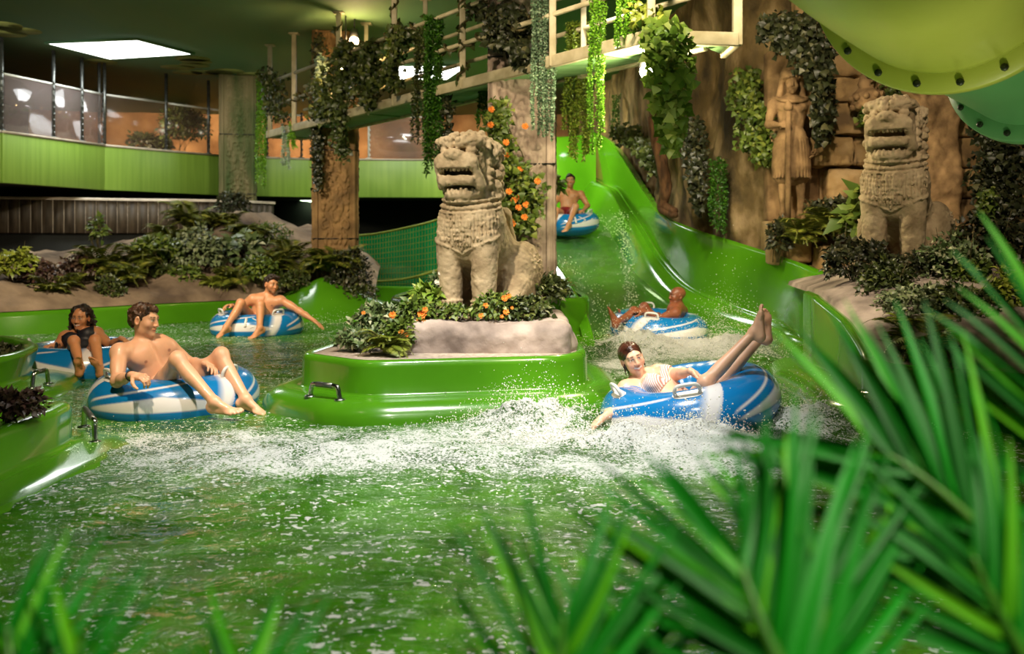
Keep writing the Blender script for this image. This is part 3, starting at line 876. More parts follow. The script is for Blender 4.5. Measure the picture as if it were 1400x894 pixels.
# block wall with niches
t = None
mb = MB(); rr = rs(12)
zc = .95
x0, x1, yb = 3.62, 6.0, 11.45
row = 0
while zc < H:
    hgt_ = .30 + .12 * rr.rand(); x = x0 - .2 * (row % 2)
    while x < x1 + .6:
        w = .34 + .42 * rr.rand()
        dy = .05 * rr.randn() * .8
        mb.box((x + w / 2, yb + .15 + dy - .02 * (x - 3), zc + hgt_ / 2), (w - .022, .36, hgt_ - .022))
        x += w
    zc += hgt_; row += 1
mb.box(((x0 + x1) / 2, yb + .3, 2.6), (x1 - x0 + .6, .2, 3.8))
o = mb.build('wall_blocks', M['blocks'], bevel=.03); o['kind'] = 'structure'
s_ = o.modifiers.new('sub', 'SUBSURF'); s_.subdivision_type = 'SIMPLE'; s_.levels = s_.render_levels = 3
tx = bpy.data.textures.new('rough_stone', 'CLOUDS'); tx.noise_scale = .14; tx.noise_depth = 3
d_m = o.modifiers.new('rough', 'DISPLACE'); d_m.texture = tx; d_m.strength = .075; d_m.mid_level = .5; d_m.texture_coords = 'LOCAL'
# rough stone course / ledge in front of the guardian
mb = MB(); x = 3.03
while x < 4.3:
    w = .22 + .2 * rr.rand(); mb.box((x + w / 2, 11.12 - .78 * (x - 3.0) + .02 * rr.randn(), 1.0 + .03 * rr.randn()), (w - .015, .4, .30 + .05 * rr.randn())); x += w
o = mb.build('stone_ledge', M['blocks'], bevel=.03); tag(o, 'low sandstone ledge with plants along the foot of the block wall', 'ledge')
# ground behind the pool wall, up to the block wall
G = np.array([[(s[5][0] + .04 + 2.6 * u, s[0] + .5 * u, s[5][1] - .03 + .03 * math.sin(u * 9 + s[0])) for u in np.linspace(0, 1, 16)] for s in ST if 8 < s[0] < 13])
G = np.stack([catmull(G[:, k], 6) for k in range(16)], 1); G[..., 2] += .03 * fbm(G * 3, 3, 5)
mb = MB(); mb.grid(G); tag(mb.build('floor_rock_shelf', M['rockwall'], smooth=True), kind='structure')
# dark wall right of the far lion
G = sheet([(5.35, 11.3), (5.45, 10.2), (5.6, 9.2), (6.5, 8.7), (8, 8.5)], .3, H, 80, 60, .15, 1.3, 77)
mb = MB(); mb.grid(G[:, ::-1].copy()); tag(mb.build('wall_right_front', M['rockwall'], smooth=True), kind='structure')

# ================================================================== overhead tube slide
M3 = [M['pipe'], M['pipeteal'], M['pipepink']]
t = thing('tube_slide', 'big yellow-green tube slide crossing the upper right corner under the ceiling', 'slide', P(1300, -62, 4.55))
ax = catmull([P(1120, -330, 2.9), P(1222, -168, 3.6), P(1298, -62, 4.55), P(1368, -8, 5.0), P(1442, 42, 5.3), P(1520, 105, 5.5), P(1600, 190, 5.6)], 10)
RAD = .55
def seg(nm, i0, i1, m):
    mb = MB(); mb.tube(ax[i0:i1 + 1], RAD, 64, caps=False); o = mb.build(nm, m, t, smooth=True)
    s = o.modifiers.new('s', 'SOLIDIFY'); s.thickness = .02
    return o
def flange(i, m):
    T = nrm(ax[i + 1] - ax[i - 1]); x = nrm(np.cross(T, A(0, 0, 1))); y = np.cross(x, T)
    R = np.stack([x, y, T], 1)
    mb = MB(); mb.lathe(ax[i], [(RAD - .01, -.03), (RAD + .085, -.03), (RAD + .09, -.02), (RAD + .09, .02), (RAD + .085, .03), (RAD - .01, .03)], 96, R)
    f_ = mb.build('flange', m, t, smooth=False)
    for k in range(20):
        a = 2 * PI * k / 20 + .1
        c = ax[i] + R @ A((RAD + .05) * math.cos(a), (RAD + .05) * math.sin(a), 0)
        mb = MB(); mb.lathe(c, [(.001, -.045), (.016, -.045), (.018, -.04), (.018, .04), (.016, .045), (.001, .045)], 8, R); mb.build('bolt', M['bolt'], f_)
seg('near_segment', 0, 20, M['pipe']); flange(20, M['pipe'])
seg('middle_segment', 20, 40, M['pipeteal']); flange(40, M['pipeteal'])
seg('far_segment', 40, len(ax) - 1, M['pipepink'])

# ================================================================== net and deck behind the lion
nt0, nt1 = P(488, 352, 18.6), P(640, 352, 18.6)
G = []
for u in np.linspace(0, 1, 40):
    x = nt0[0] + (nt1[0] - nt0[0]) * u; y = 18.6 + .1 * math.sin(u * 9)
    top = 1.2 + (326 - (322 + (-22 * (u - .1) ** 1.5 * 2.2 if u > .1 else 0) - 2 * math.sin(u * PI * 2))) / F * 18.6 
    G.append([(x, y + .03 * math.sin(u * 20 + z_), .25 + (top - .25) * z_) for z_ in np.linspace(0, 1, 12)])
t = thing('safety_net', 'green safety net slung between golden column and lion above the rear pool', 'net', (nt0 + nt1) / 2 * A(1, 1, 0) + A(0, 0, .25))
mb = MB(); mb.grid(np.array(G)); mb.build('mesh', M['net'], t, smooth=True)
G = np.array(G)
mb = MB(); mb.tube(G[:, -1], .02, 8); mb.build('top_cord', M['rope'], t, smooth=True)
mb = MB(); mb.tube(catmull([P(500, 386, 18.3), P(555, 381, 18.3), P(610, 366, 18.3)], 6), .025, 8); mb.build('bottom_rope', M['rope'], t, smooth=True)
# wires of the mesh
mb = MB()
for k in range(0, 40, 1): mb.tube(G[k], .006, 4, caps=False)
for k in range(12): mb.tube(G[:, k], .006, 4, caps=False)
mb.build('knotted_cords', M['rope'], t, smooth=True)
t = thing('sloping_deck', 'brown slatted landing sloping behind the green net', 'landing', P(535, 385, 19.6))
mb = MB()
for k in range(9):
    u = k / 9; mb.bar(P(502 + 8 * u, 386 - 24 * u, 19.2 + u), P(578 - 20 * u, 386 - 24 * u, 19.2 + u), .16, .04)
mb.build('boards', M['mat'], t)
mb = MB()
for px in (505, 560): mb = MB(); mb.bar(P(px, 384, 19.3), P(px + 1, 362, 20.2), .06, .06); mb.build('joist', M['darkwood'], t)
# ================================================================== water
def foam_mat(name='pool_water', bump=.7, rough=.08, speck=1.0, refl=1.0, tint=(.62, .9, .36, 1), turb=.5):
    m = bpy.data.materials.new(name); m.use_nodes = True; nt = m.node_tree; L = nt.links.new
    nt.nodes.remove(nt.nodes['Principled BSDF']); out = nt.nodes['Material Output']
    tc = N(nt, 'ShaderNodeTexCoord')
    at = N(nt, 'ShaderNodeAttribute', attribute_name='foam')
    def math_(op, a, b=None, c=None):
        n = N(nt, 'ShaderNodeMath', operation=op)
        for k, v in enumerate((a, b, c)):
            if v is None: continue
            if isinstance(v, (int, float)): n.inputs[k].default_value = v
            else: L(v, n.inputs[k])
        return n.outputs[0]
    def noise(scale, detail, rough=.6, dist=0.0, st=None):
        n = N(nt, 'ShaderNodeTexNoise', Scale=scale, Detail=detail, Roughness=rough, Distortion=dist)
        s = tc.outputs['Object']
        if st:
            mp = N(nt, 'ShaderNodeMapping'); mp.inputs['Scale'].default_value = st; L(s, mp.inputs['Vector']); s = mp.outputs['Vector']
        L(s, n.inputs['Vector']); return n.outputs['Fac']
    big = noise(2.2, 6.0, .65, .6); fine = noise(16.0, 8.0, .75, .4); grain = noise(70.0, 4.0, .7)
    v = math_('ADD', at.outputs['Fac'], math_('MULTIPLY', math_('SUBTRACT', big, .5), .9))
    v = math_('ADD', v, math_('MULTIPLY', math_('SUBTRACT', fine, .5), 1.1))
    v = math_('ADD', v, math_('MULTIPLY', math_('SUBTRACT', grain, .5), 1.7))
    mr = N(nt, 'ShaderNodeMapRange'); mr.inputs['From Min'].default_value = .5; mr.inputs['From Max'].default_value = .82; mr.interpolation_type = 'SMOOTHSTEP'
    L(v, mr.inputs['Value'])
    sp = noise(34.0, 2.0, .5); cl = noise(1.3, 3.0, .6); cl2 = noise(7.0, 3.0, .6)
    sv = math_('ADD', sp, math_('ADD', math_('MULTIPLY', math_('SUBTRACT', cl, .5), .28), math_('MULTIPLY', math_('SUBTRACT', cl2, .5), .34)))
    ms = N(nt, 'ShaderNodeMapRange'); ms.inputs['From Min'].default_value = .632; ms.inputs['From Max'].default_value = .665; L(sv, ms.inputs['Value'])
    mask = math_('MULTIPLY', math_('MAXIMUM', mr.outputs['Result'], math_('MULTIPLY', ms.outputs['Result'], speck)), .92)
    # wave bump
    wv = math_('ADD', math_('MULTIPLY', noise(3.2, 5.0, .55, .8, (1, 1.6, 1)), 1.0), math_('MULTIPLY', noise(11.0, 4.0, .6, .5), .35))
    wv = math_('ADD', wv, math_('MULTIPLY', mask, .12))
    bp = N(nt, 'ShaderNodeBump', Strength=bump, Distance=.1); L(wv, bp.inputs['Height'])
    tr = N(nt, 'ShaderNodeBsdfTransparent', Color=tint)
    gcol = N(nt, 'ShaderNodeValToRGB'); gcol.color_ramp.elements[0].color = lin(44, 104, 12); gcol.color_ramp.elements[1].color = lin(112, 190, 46)
    gcol.color_ramp.elements[0].position = .35; gcol.color_ramp.elements[1].position = .68; L(big, gcol.inputs['Fac'])
    df = N(nt, 'ShaderNodeBsdfDiffuse'); L(gcol.outputs['Color'], df.inputs['Color']); L(bp.outputs['Normal'], df.inputs['Normal'])
    body = N(nt, 'ShaderNodeMixShader', Fac=turb); L(tr.outputs[0], body.inputs[1]); L(df.outputs[0], body.inputs[2])
    gl = N(nt, 'ShaderNodeBsdfGlossy', Roughness=rough, Color=(1, 1, 1, 1)); L(bp.outputs['Normal'], gl.inputs['Normal'])
    fr_ = N(nt, 'ShaderNodeFresnel', IOR=1.33); L(bp.outputs['Normal'], fr_.inputs['Normal'])
    sf = N(nt, 'ShaderNodeMixShader'); L(math_('MULTIPLY', fr_.outputs[0], refl), sf.inputs[0]); L(body.outputs[0], sf.inputs[1]); L(gl.outputs[0], sf.inputs[2])
    fo_ = N(nt, 'ShaderNodeBsdfDiffuse', Color=lin(206, 208, 208)); 
    bp2 = N(nt, 'ShaderNodeBump', Strength=.6, Distance=.03); L(math_('ADD', fine, math_('MULTIPLY', grain, .5)), bp2.inputs['Height']); L(bp2.outputs['Normal'], fo_.inputs['Normal'])
    fin = N(nt, 'ShaderNodeMixShader'); L(mask, fin.inputs[0]); L(sf.outputs[0], fin.inputs[1]); L(fo_.outputs[0], fin.inputs[2])
    L(fin.outputs[0], out.inputs['Surface'])
    return m
M['water'] = foam_mat()
M['slidewater'] = foam_mat('slide_water', .22, .3, .3, .25, (.88, .97, .72, 1), .22)

def g2(x, y, cx, cy, sx, sy, rot=0):
    c, s = math.cos(rot), math.sin(rot)
    u = (x - cx) * c + (y - cy) * s; v = -(x - cx) * s + (y - cy) * c
    return np.exp(-(u / sx) ** 2 - (v / sy) ** 2)
def gpx(x, y, px, py, sx, sy, rot=0):
    c = PZ(px, py); return g2(x, y, c[0], c[1], sx, sy, rot)
def foam_at(x, y):
    f = .16 + 0 * x
    f = f + .34 * gpx(x, y, 740, 600, .9, .4) + .30 * gpx(x, y, 560, 628, 1.2, .40, -.1) + .34 * gpx(x, y, 860, 640, .9, .36) + .16 * gpx(x, y, 480, 600, 1.1, .7)
    f = f + .75 * gpx(x, y, 725, 572, .48, .40) + .6 * gpx(x, y, 870, 600, .5, .2) + .6 * gpx(x, y, 960, 612, .5, .25) + .6 * gpx(x, y, 1090, 585, .55, .5) + .35 * gpx(x, y, 1060, 640, .6, .3)
    f = f + .38 * gpx(x, y, 200, 600, .7, .5) + .25 * gpx(x, y, 300, 640, 1.1, .5) + .22 * gpx(x, y, 450, 590, .9, .5)
    f = f + .12 * gpx(x, y, 480, 720, 1.2, .7) + .1 * gpx(x, y, 200, 660, 1, .6) + .06 * gpx(x, y, 560, 800, 1, .5)
    f = f + .6 * gpx(x, y, 880, 470, .8, .7) + .6 * gpx(x, y, 1000, 480, .75, .9) + .5 * gpx(x, y, 850, 500, .5, .7) + .4 * gpx(x, y, 1040, 520, .4, .9) + .4 * gpx(x, y, 800, 540, .22, .5)
    f = f - .1 * gpx(x, y, 1150, 760, 1, .8) - .08 * gpx(x, y, 250, 840, .8, .4) - .12 * gpx(x, y, 380, 470, 1.4, 3) - .06 * gpx(x, y, 650, 650, 1, .25)
    f = f + .5 * gpx(x, y, 868, 478, .6, 1.0) + .2 * gpx(x, y, 960, 470, .5, .8)
    f = f + .4 * gpx(x, y, 500, 436, .6, .5) + .2 * gpx(x, y, 455, 460, .5, .4)
    return f
def wave_at(x, y):
    q = np.stack([x, y, 0 * x], -1)
    z = .028 * fbm(q * 1.5, 3, 61) + .012 * fbm(q * 5, 3, 62)
    fm = foam_at(x, y)
    z = z + .05 * np.clip(fm - .45, 0, 1) * (1 + fbm(q * 9, 4, 63) * 1.6)
    # breaking crests
    cr = .17 * gpx(x, y, 735, 582, .38, .16) + .09 * gpx(x, y, 880, 606, .5, .12) + .12 * gpx(x, y, 1100, 580, .45, .28) + .1 * gpx(x, y, 960, 612, .4, .14)
    cr = cr + .20 * gpx(x, y, 868, 480, .5, .35) + .16 * gpx(x, y, 1000, 480, .4, .4) + .1 * gpx(x, y, 1040, 500, .3, .5) + .05 * gpx(x, y, 560, 620, .9, .15)
    z = z + cr * (1 + .55 * fbm(q * 7, 4, 64) + .3 * fbm(q * 20, 3, 65))
    return z - .02
xs_ = np.concatenate([np.linspace(-11, -4.6, 90)[:-1], np.linspace(-4.6, 3.6, 330), np.linspace(3.6, 8, 40)[1:]])
ys_ = np.concatenate([np.linspace(1.2, 3.6, 60)[:-1], np.linspace(3.6, 9, 290)[:-1], np.linspace(9, 14, 150)[:-1], np.linspace(14, 24, 60)])
X_, Y_ = np.meshgrid(xs_, ys_, indexing='ij')
Zw = wave_at(X_, Y_)
mb = MB(); mb.grid(np.stack([X_, Y_, Zw], -1)[:, ::-1][::-1].copy())
me = mb.mesh('pool_water', True)
co_ = np.empty(len(me.vertices) * 3, np.float32); me.vertices.foreach_get('co', co_); co_ = co_.reshape(-1, 3)
vfloat(me, foam_at(co_[:, 0].astype(float), co_[:, 1].astype(float)), 'foam')
WATER = ob('pool_water', me, M['water'], loc=(0, 0, 0)); tag(WATER, 'green rippling pool water streaked with white foam', 'water', kind='stuff')

# sheet of water running down the slide
sg = []
for D in np.linspace(20.4, 11.4, 150):
    k = np.array([s[0] for s in ST])[::-1]
    it = lambda f_: float(np.interp(D, k, np.array([f_(s) for s in ST])[::-1]))
    xl, zb, xr = it(lambda s: s[1]), it(lambda s: s[2]), it(lambda s: s[3])
    u = np.linspace(.02, .97, 60)
    x = xl + (xr - xl) * u; q = np.stack([x * 4, np.full(60, D * 1.2), np.zeros(60)], -1)
    sg.append(np.stack([x, np.full(60, D), zb + .05 + .06 * (2 * u - 1) ** 4 + .03 * fbm(q, 4, 81) + np.interp(D, [11, 12.5], [0, .0])], -1))
sg = np.array(sg)
mb = MB(); mb.grid(sg[::-1].copy()); me = mb.mesh('slide_water', True)
co_ = np.empty(len(me.vertices) * 3, np.float32); me.vertices.foreach_get('co', co_); co_ = co_.reshape(-1, 3).astype(float)
x, y = co_[:, 0], co_[:, 1]
def line(px0, py0, D0, px1, py1, D1, w):
    a, b = P(px0, py0, D0), P(px1, py1, D1); t = (y - a[1]) / (b[1] - a[1]); xx = a[0] + t * (b[0] - a[0])
    return np.exp(-((x - xx) / w) ** 2) * ((t > -.1) & (t < 1.1))
fm = -.02 + .42 * line(850, 300, 17, 862, 415, 13, .05) + .38 * line(765, 330, 16, 840, 450, 12, .10) + .08 * line(800, 330, 17, 900, 420, 12, .6)
fm = fm + .35 * np.clip((12.3 - y) / .8, 0, 1) + .35 * g2(x, y, 1.5, 17.2, .3, .5) + .3 * line(830, 270, 17.3, 862, 310, 16.5, .12)
vfloat(me, fm, 'foam')
o = ob('slide_water', me, M['slidewater'], loc=(0, 0, 0)); tag(o, 'thin sheet of water with white streaks running down the green slide', 'water', kind='stuff')

# droplets thrown up by the breaking water (nobody could count them)
rr = rs(77); mb_V = []; mb_F = []
oct_v = A((1, 0, 0), (-1, 0, 0), (0, 1, 0), (0, -1, 0), (0, 0, 1), (0, 0, -1)); oct_f = np.array([(0, 2, 4), (2, 1, 4), (1, 3, 4), (3, 0, 4), (2, 0, 5), (1, 2, 5), (3, 1, 5), (0, 3, 5)])
def spray(c, sx, sy, h, n, r0):
    n = int(n * 1.6)
    p = np.stack([c[0] + sx * rr.randn(n), c[1] + sy * rr.randn(n), np.zeros(n)], -1)
    p[:, 2] = wave_at(p[:, 0], p[:, 1]) + h * np.abs(rr.randn(n)) ** 1.3 * np.exp(-((p[:, 0] - c[0]) / sx / 1.4) ** 2)
    r = r0 * (.35 + rr.rand(n) ** 2)
    r *= .62
    V = p[:, None] + oct_v[None] * r[:, None, None]
    mb_V.append(V.reshape(-1, 3))
for px, py, sx, sy, h, n, r0 in [(735, 575, .4, .15, .09, 1700, .008), (880, 600, .5, .14, .06, 1300, .008), (1090, 575, .45, .3, .08, 1800, .008), (965, 608, .35, .12, .06, 900, .008),
                                 (880, 478, .5, .25, .10, 1500, .008), (995, 472, .30, .35, .24, 1800, .008), (845, 482, .3, .4, .10, 800, .008), (1045, 490, .25, .4, .12, 700, .008),
                                 (500, 438, .4, .3, .05, 500, .008), (455, 440, .2, .2, .09, 160, .008), (190, 600, .5, .3, .02, 700, .006)]:
    spray(PZ(px, py), sx, sy, h, n, r0)
for a, b, n, w in ((P(848, 290, 16.8), P(856, 345, 15.5), 260, .07), (P(855, 345, 15.5), P(864, 420, 13), 260, .05), (P(770, 360, 15), P(845, 455, 12), 300, .12), (P(820, 300, 17), P(850, 330, 16.3), 120, .15)):
    t_ = rr.rand(n); p = a + (b - a) * t_[:, None] + rr.randn(n, 3) * w * A(1, .6, .5)
    p[:, 2] = np.abs(p[:, 2] - (a + (b - a) * t_[:, None])[:, 2]) + (a + (b - a) * t_[:, None])[:, 2]
    mb_V.append((p[:, None] + oct_v[None] * (.008 * (.3 + rr.rand(n)))[:, None, None]).reshape(-1, 3))
V = np.concatenate(mb_V); nf = len(V) // 6
Fc = (oct_f[None] + 6 * np.arange(nf)[:, None, None]).reshape(-1, 3)
M['droplet'] = pm('white_spray', lin(240, 238, 226), lin(226, 226, 214), scale=40, rough=.35)
o = ob('spray', npmesh('spray', V, Fc), M['droplet'], loc=(0, 0, 0)); tag(o, 'white spray droplets flying up where the water breaks', 'spray', kind='stuff')
# ================================================================== inflatable tubes
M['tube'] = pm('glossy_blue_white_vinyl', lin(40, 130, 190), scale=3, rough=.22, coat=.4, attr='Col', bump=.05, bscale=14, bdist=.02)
M['tubewhite'] = pm('white_vinyl', lin(228, 226, 224), lin(212, 210, 208), scale=10, rough=.3, coat=.3)
TR, Tr = .405, .195
def tube_mesh():
    nt_, np_ = 360, 160
    th, ph = np.meshgrid(np.arange(nt_) * 2 * PI / nt_, np.arange(np_) * 2 * PI / np_, indexing='ij')
    # plump ring: a light pucker along the inner seam
    r = Tr * (1 + .012 * np.sin(th * 28) * np.clip(-np.cos(ph), 0, 1))
    x = (TR + r * np.cos(ph)) * np.cos(th); y = (TR + r * np.cos(ph)) * np.sin(th); z = r * .98 * np.sin(ph)
    i = np.arange(nt_ * np_).reshape(nt_, np_)
    q = np.stack([i, np.roll(i, -1, 0), np.roll(np.roll(i, -1, 0), -1, 1), np.roll(i, -1, 1)], -1).reshape(-1, 4)
    me = npmesh('ring', np.stack([x, y, z], -1).reshape(-1, 3), q)
    v = np.where(ph > PI, ph - 2 * PI, ph)          # 0 outer equator, pi/2 top
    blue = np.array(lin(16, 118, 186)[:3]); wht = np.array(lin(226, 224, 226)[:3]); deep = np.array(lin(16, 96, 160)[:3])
    def ss(e, s=.03): return np.clip(.5 + e / s / 2, 0, 1)
    a = (th * 3 / (2 * PI)) % 1.0
    vu = np.where(a < .5, .62 * np.clip(a / .5, 0, 1) ** .75, .62 * np.clip((.93 - a) / .43, 0, 1) ** .6) - .06
    m = ss(np.minimum(v + .07 - .12 * a, vu - v)) * ss(a - .01) * ss(.92 - a)
    vl_ = .20 + 1.0 * np.clip((a + .0) / .7, 0, 1) ** .8
    ln = ss(.045 - np.abs(v - vl_), .03) * ss(a - .01) * ss(.66 - a)
    b = (a - .09 * v + .1) % 1.0
    wd = ss(.045 + .02 * v - np.abs(b - .95)) * ss(1.75 - v) * ss(v + .45)
    lp = 0 * v
    cv = ss(.03 - np.abs(np.abs(v - .62) - (.30 - (a - .70) * 4.2) * 1.0), .02) * ss(a - .70) * ss(.775 - a) * 0
    w = np.clip(np.maximum.reduce([m, ln, wd, lp * .9, cv]), 0, 1)[..., None]
    c = (blue * (1 - .0) * (1 - w) + wht * w)
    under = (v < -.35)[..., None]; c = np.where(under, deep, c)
    # white printed arrow on the upper outer side
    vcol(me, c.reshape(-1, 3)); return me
TUBE_ME = tube_mesh()
def torus_pt(th, ph, k=1.0): return A((TR + Tr * k * math.cos(ph)) * math.cos(th), (TR + Tr * k * math.cos(ph)) * math.sin(th), Tr * k * .98 * math.sin(ph))
def make_tube(label, c, rz, tilt=(0, 0), handles=(30, 150), arrow=None):
    """tilt about x and y in degrees"""
    t = bpy.data.objects.new('swim_tube', None); COL.objects.link(t); t.empty_display_size = .1
    t.location = c; t.rotation_euler = (math.radians(tilt[0]), math.radians(tilt[1]), 0)
    tag(t, label, 'swim tube', 'blue and white swim tubes')
    o = bpy.data.objects.new('ring', TUBE_ME); COL.objects.link(o); o.parent = t; o.rotation_euler = (0, 0, math.radians(rz))
    if not TUBE_ME.materials: TUBE_ME.materials.append(M['tube'])
    for h in handles:
        th = math.radians(h); ph = math.radians(72)
        e = A(-math.sin(th), math.cos(th), 0); n = nrm(torus_pt(th, ph, 2) - torus_pt(th, ph, 1)); base = torus_pt(th, ph, .985)
        s = np.cross(e, n)
        mb = MB()
        G = []
        for u in np.linspace(-1, 1, 13):
            G.append([torus_pt(th + u * .21, ph + w_ * .2 * math.sqrt(max(0, 1.02 - u ** 4)), 1.012) for w_ in np.linspace(-1, 1, 7)])
        mb.grid(np.array(G)); me = mb.mesh('patch', True); me.materials.append(M['tubewhite'])
        p_ = bpy.data.objects.new('handle_patch', me); COL.objects.link(p_); p_.parent = t
        pth = [base + e * .075, base + e * .078 + n * .035, base + e * .062 + n * .062, base + e * .03 + n * .07, base - e * .03 + n * .07, base - e * .062 + n * .062, base - e * .078 + n * .035, base - e * .075]
        mb = MB(); mb.tube(catmull(pth, 5), .0125, 10); me = mb.mesh('handle', True); me.materials.append(M['tubewhite'])
        h_ = bpy.data.objects.new('handle', me); COL.objects.link(h_); h_.parent = p_
    if arrow is not None:
        th = math.radians(arrow); mb = MB()
        def strip(a0, b0, a1, b1, w_):
            p = np.array([torus_pt(th + a0 + (a1 - a0) * k / 8, b0 + (b1 - b0) * k / 8, 1.006) for k in range(9)]); mb.tube(p, w_, 6)
        strip(-.12, .95, .08, .55, .007); strip(.08, .55, -.16, .22, .007); strip(-.26, .9, -.26, .3, .018)
        me = mb.mesh('arrow', True); me.materials.append(M['tubewhite'])
        a_ = bpy.data.objects.new('printed_arrow', me); COL.objects.link(a_); a_.parent = t
    return t

# ================================================================== people
def skin(name, a, b, rough=.42):
    return pm(name, a, b, scale=14, rough=rough, attr='Col', bump=.06, bscale=90, bdist=.003, sss=.12, coat=.12)
M['skin'] = skin('skin', lin(220, 170, 130), None)
M['hairdark'] = pm('dark_brown_hair', lin(22, 14, 10), lin(52, 34, 24), scale=30, rough=.4, bump=.8, bscale=60, bdist=.01, stretch=(2, 2, .7))
M['hairbrown'] = pm('wet_brown_hair', lin(38, 24, 16), lin(92, 64, 46), scale=26, rough=.3, bump=.7, bscale=60, bdist=.01, stretch=(2, 2, .7))
M['hairwet'] = pm('slicked_brown_hair', lin(40, 20, 12), lin(78, 44, 30), scale=20, rough=.22, bump=.6, bscale=40, bdist=.01)
M['swimblack'] = pm('black_swimsuit', lin(20, 20, 26), lin(34, 34, 44), scale=40, rough=.5, bump=.2, bscale=120, bdist=.003)
M['red'] = pm('red_swim_shorts', lin(130, 16, 20), lin(96, 10, 16), scale=12, rough=.55, bump=.3, bscale=30, bdist=.01)
M['navy'] = pm('dark_swim_shorts', lin(26, 30, 46), lin(36, 40, 58), scale=12, rough=.55, bump=.3, bscale=30, bdist=.01)
M['strap'] = pm('black_band', lin(18, 16, 16), lin(30, 28, 28), scale=20, rough=.5)
m = M['stripes'] = pm('pink_white_striped_bikini', lin(226, 200, 190), rough=.6)
nt = m.node_tree; wv = N(nt, 'ShaderNodeTexWave', Scale=26.0, Distortion=1.0, bands_direction='X'); tc = N(nt, 'ShaderNodeTexCoord'); mp = N(nt, 'ShaderNodeMapping')
mp.inputs['Rotation'].default_value = (0, .5, .4)
nt.links.new(tc.outputs['Object'], mp.inputs['Vector']); nt.links.new(mp.outputs['Vector'], wv.inputs['Vector']); r = N(nt, 'ShaderNodeValToRGB')
r.color_ramp.elements[0].color = lin(196, 142, 132); r.color_ramp.elements[1].color = lin(240, 228, 222); r.color_ramp.elements[0].position = .4; r.color_ramp.elements[1].position = .6
nt.links.new(wv.outputs['Fac'], r.inputs['Fac']); nt.links.new(r.outputs['Color'], nt.nodes['Principled BSDF'].inputs['Base Color'])

def ortho(d, hint):
    d = nrm(d); h = np.array(hint, float); h = nrm(h - d * (h @ d)); return d, h

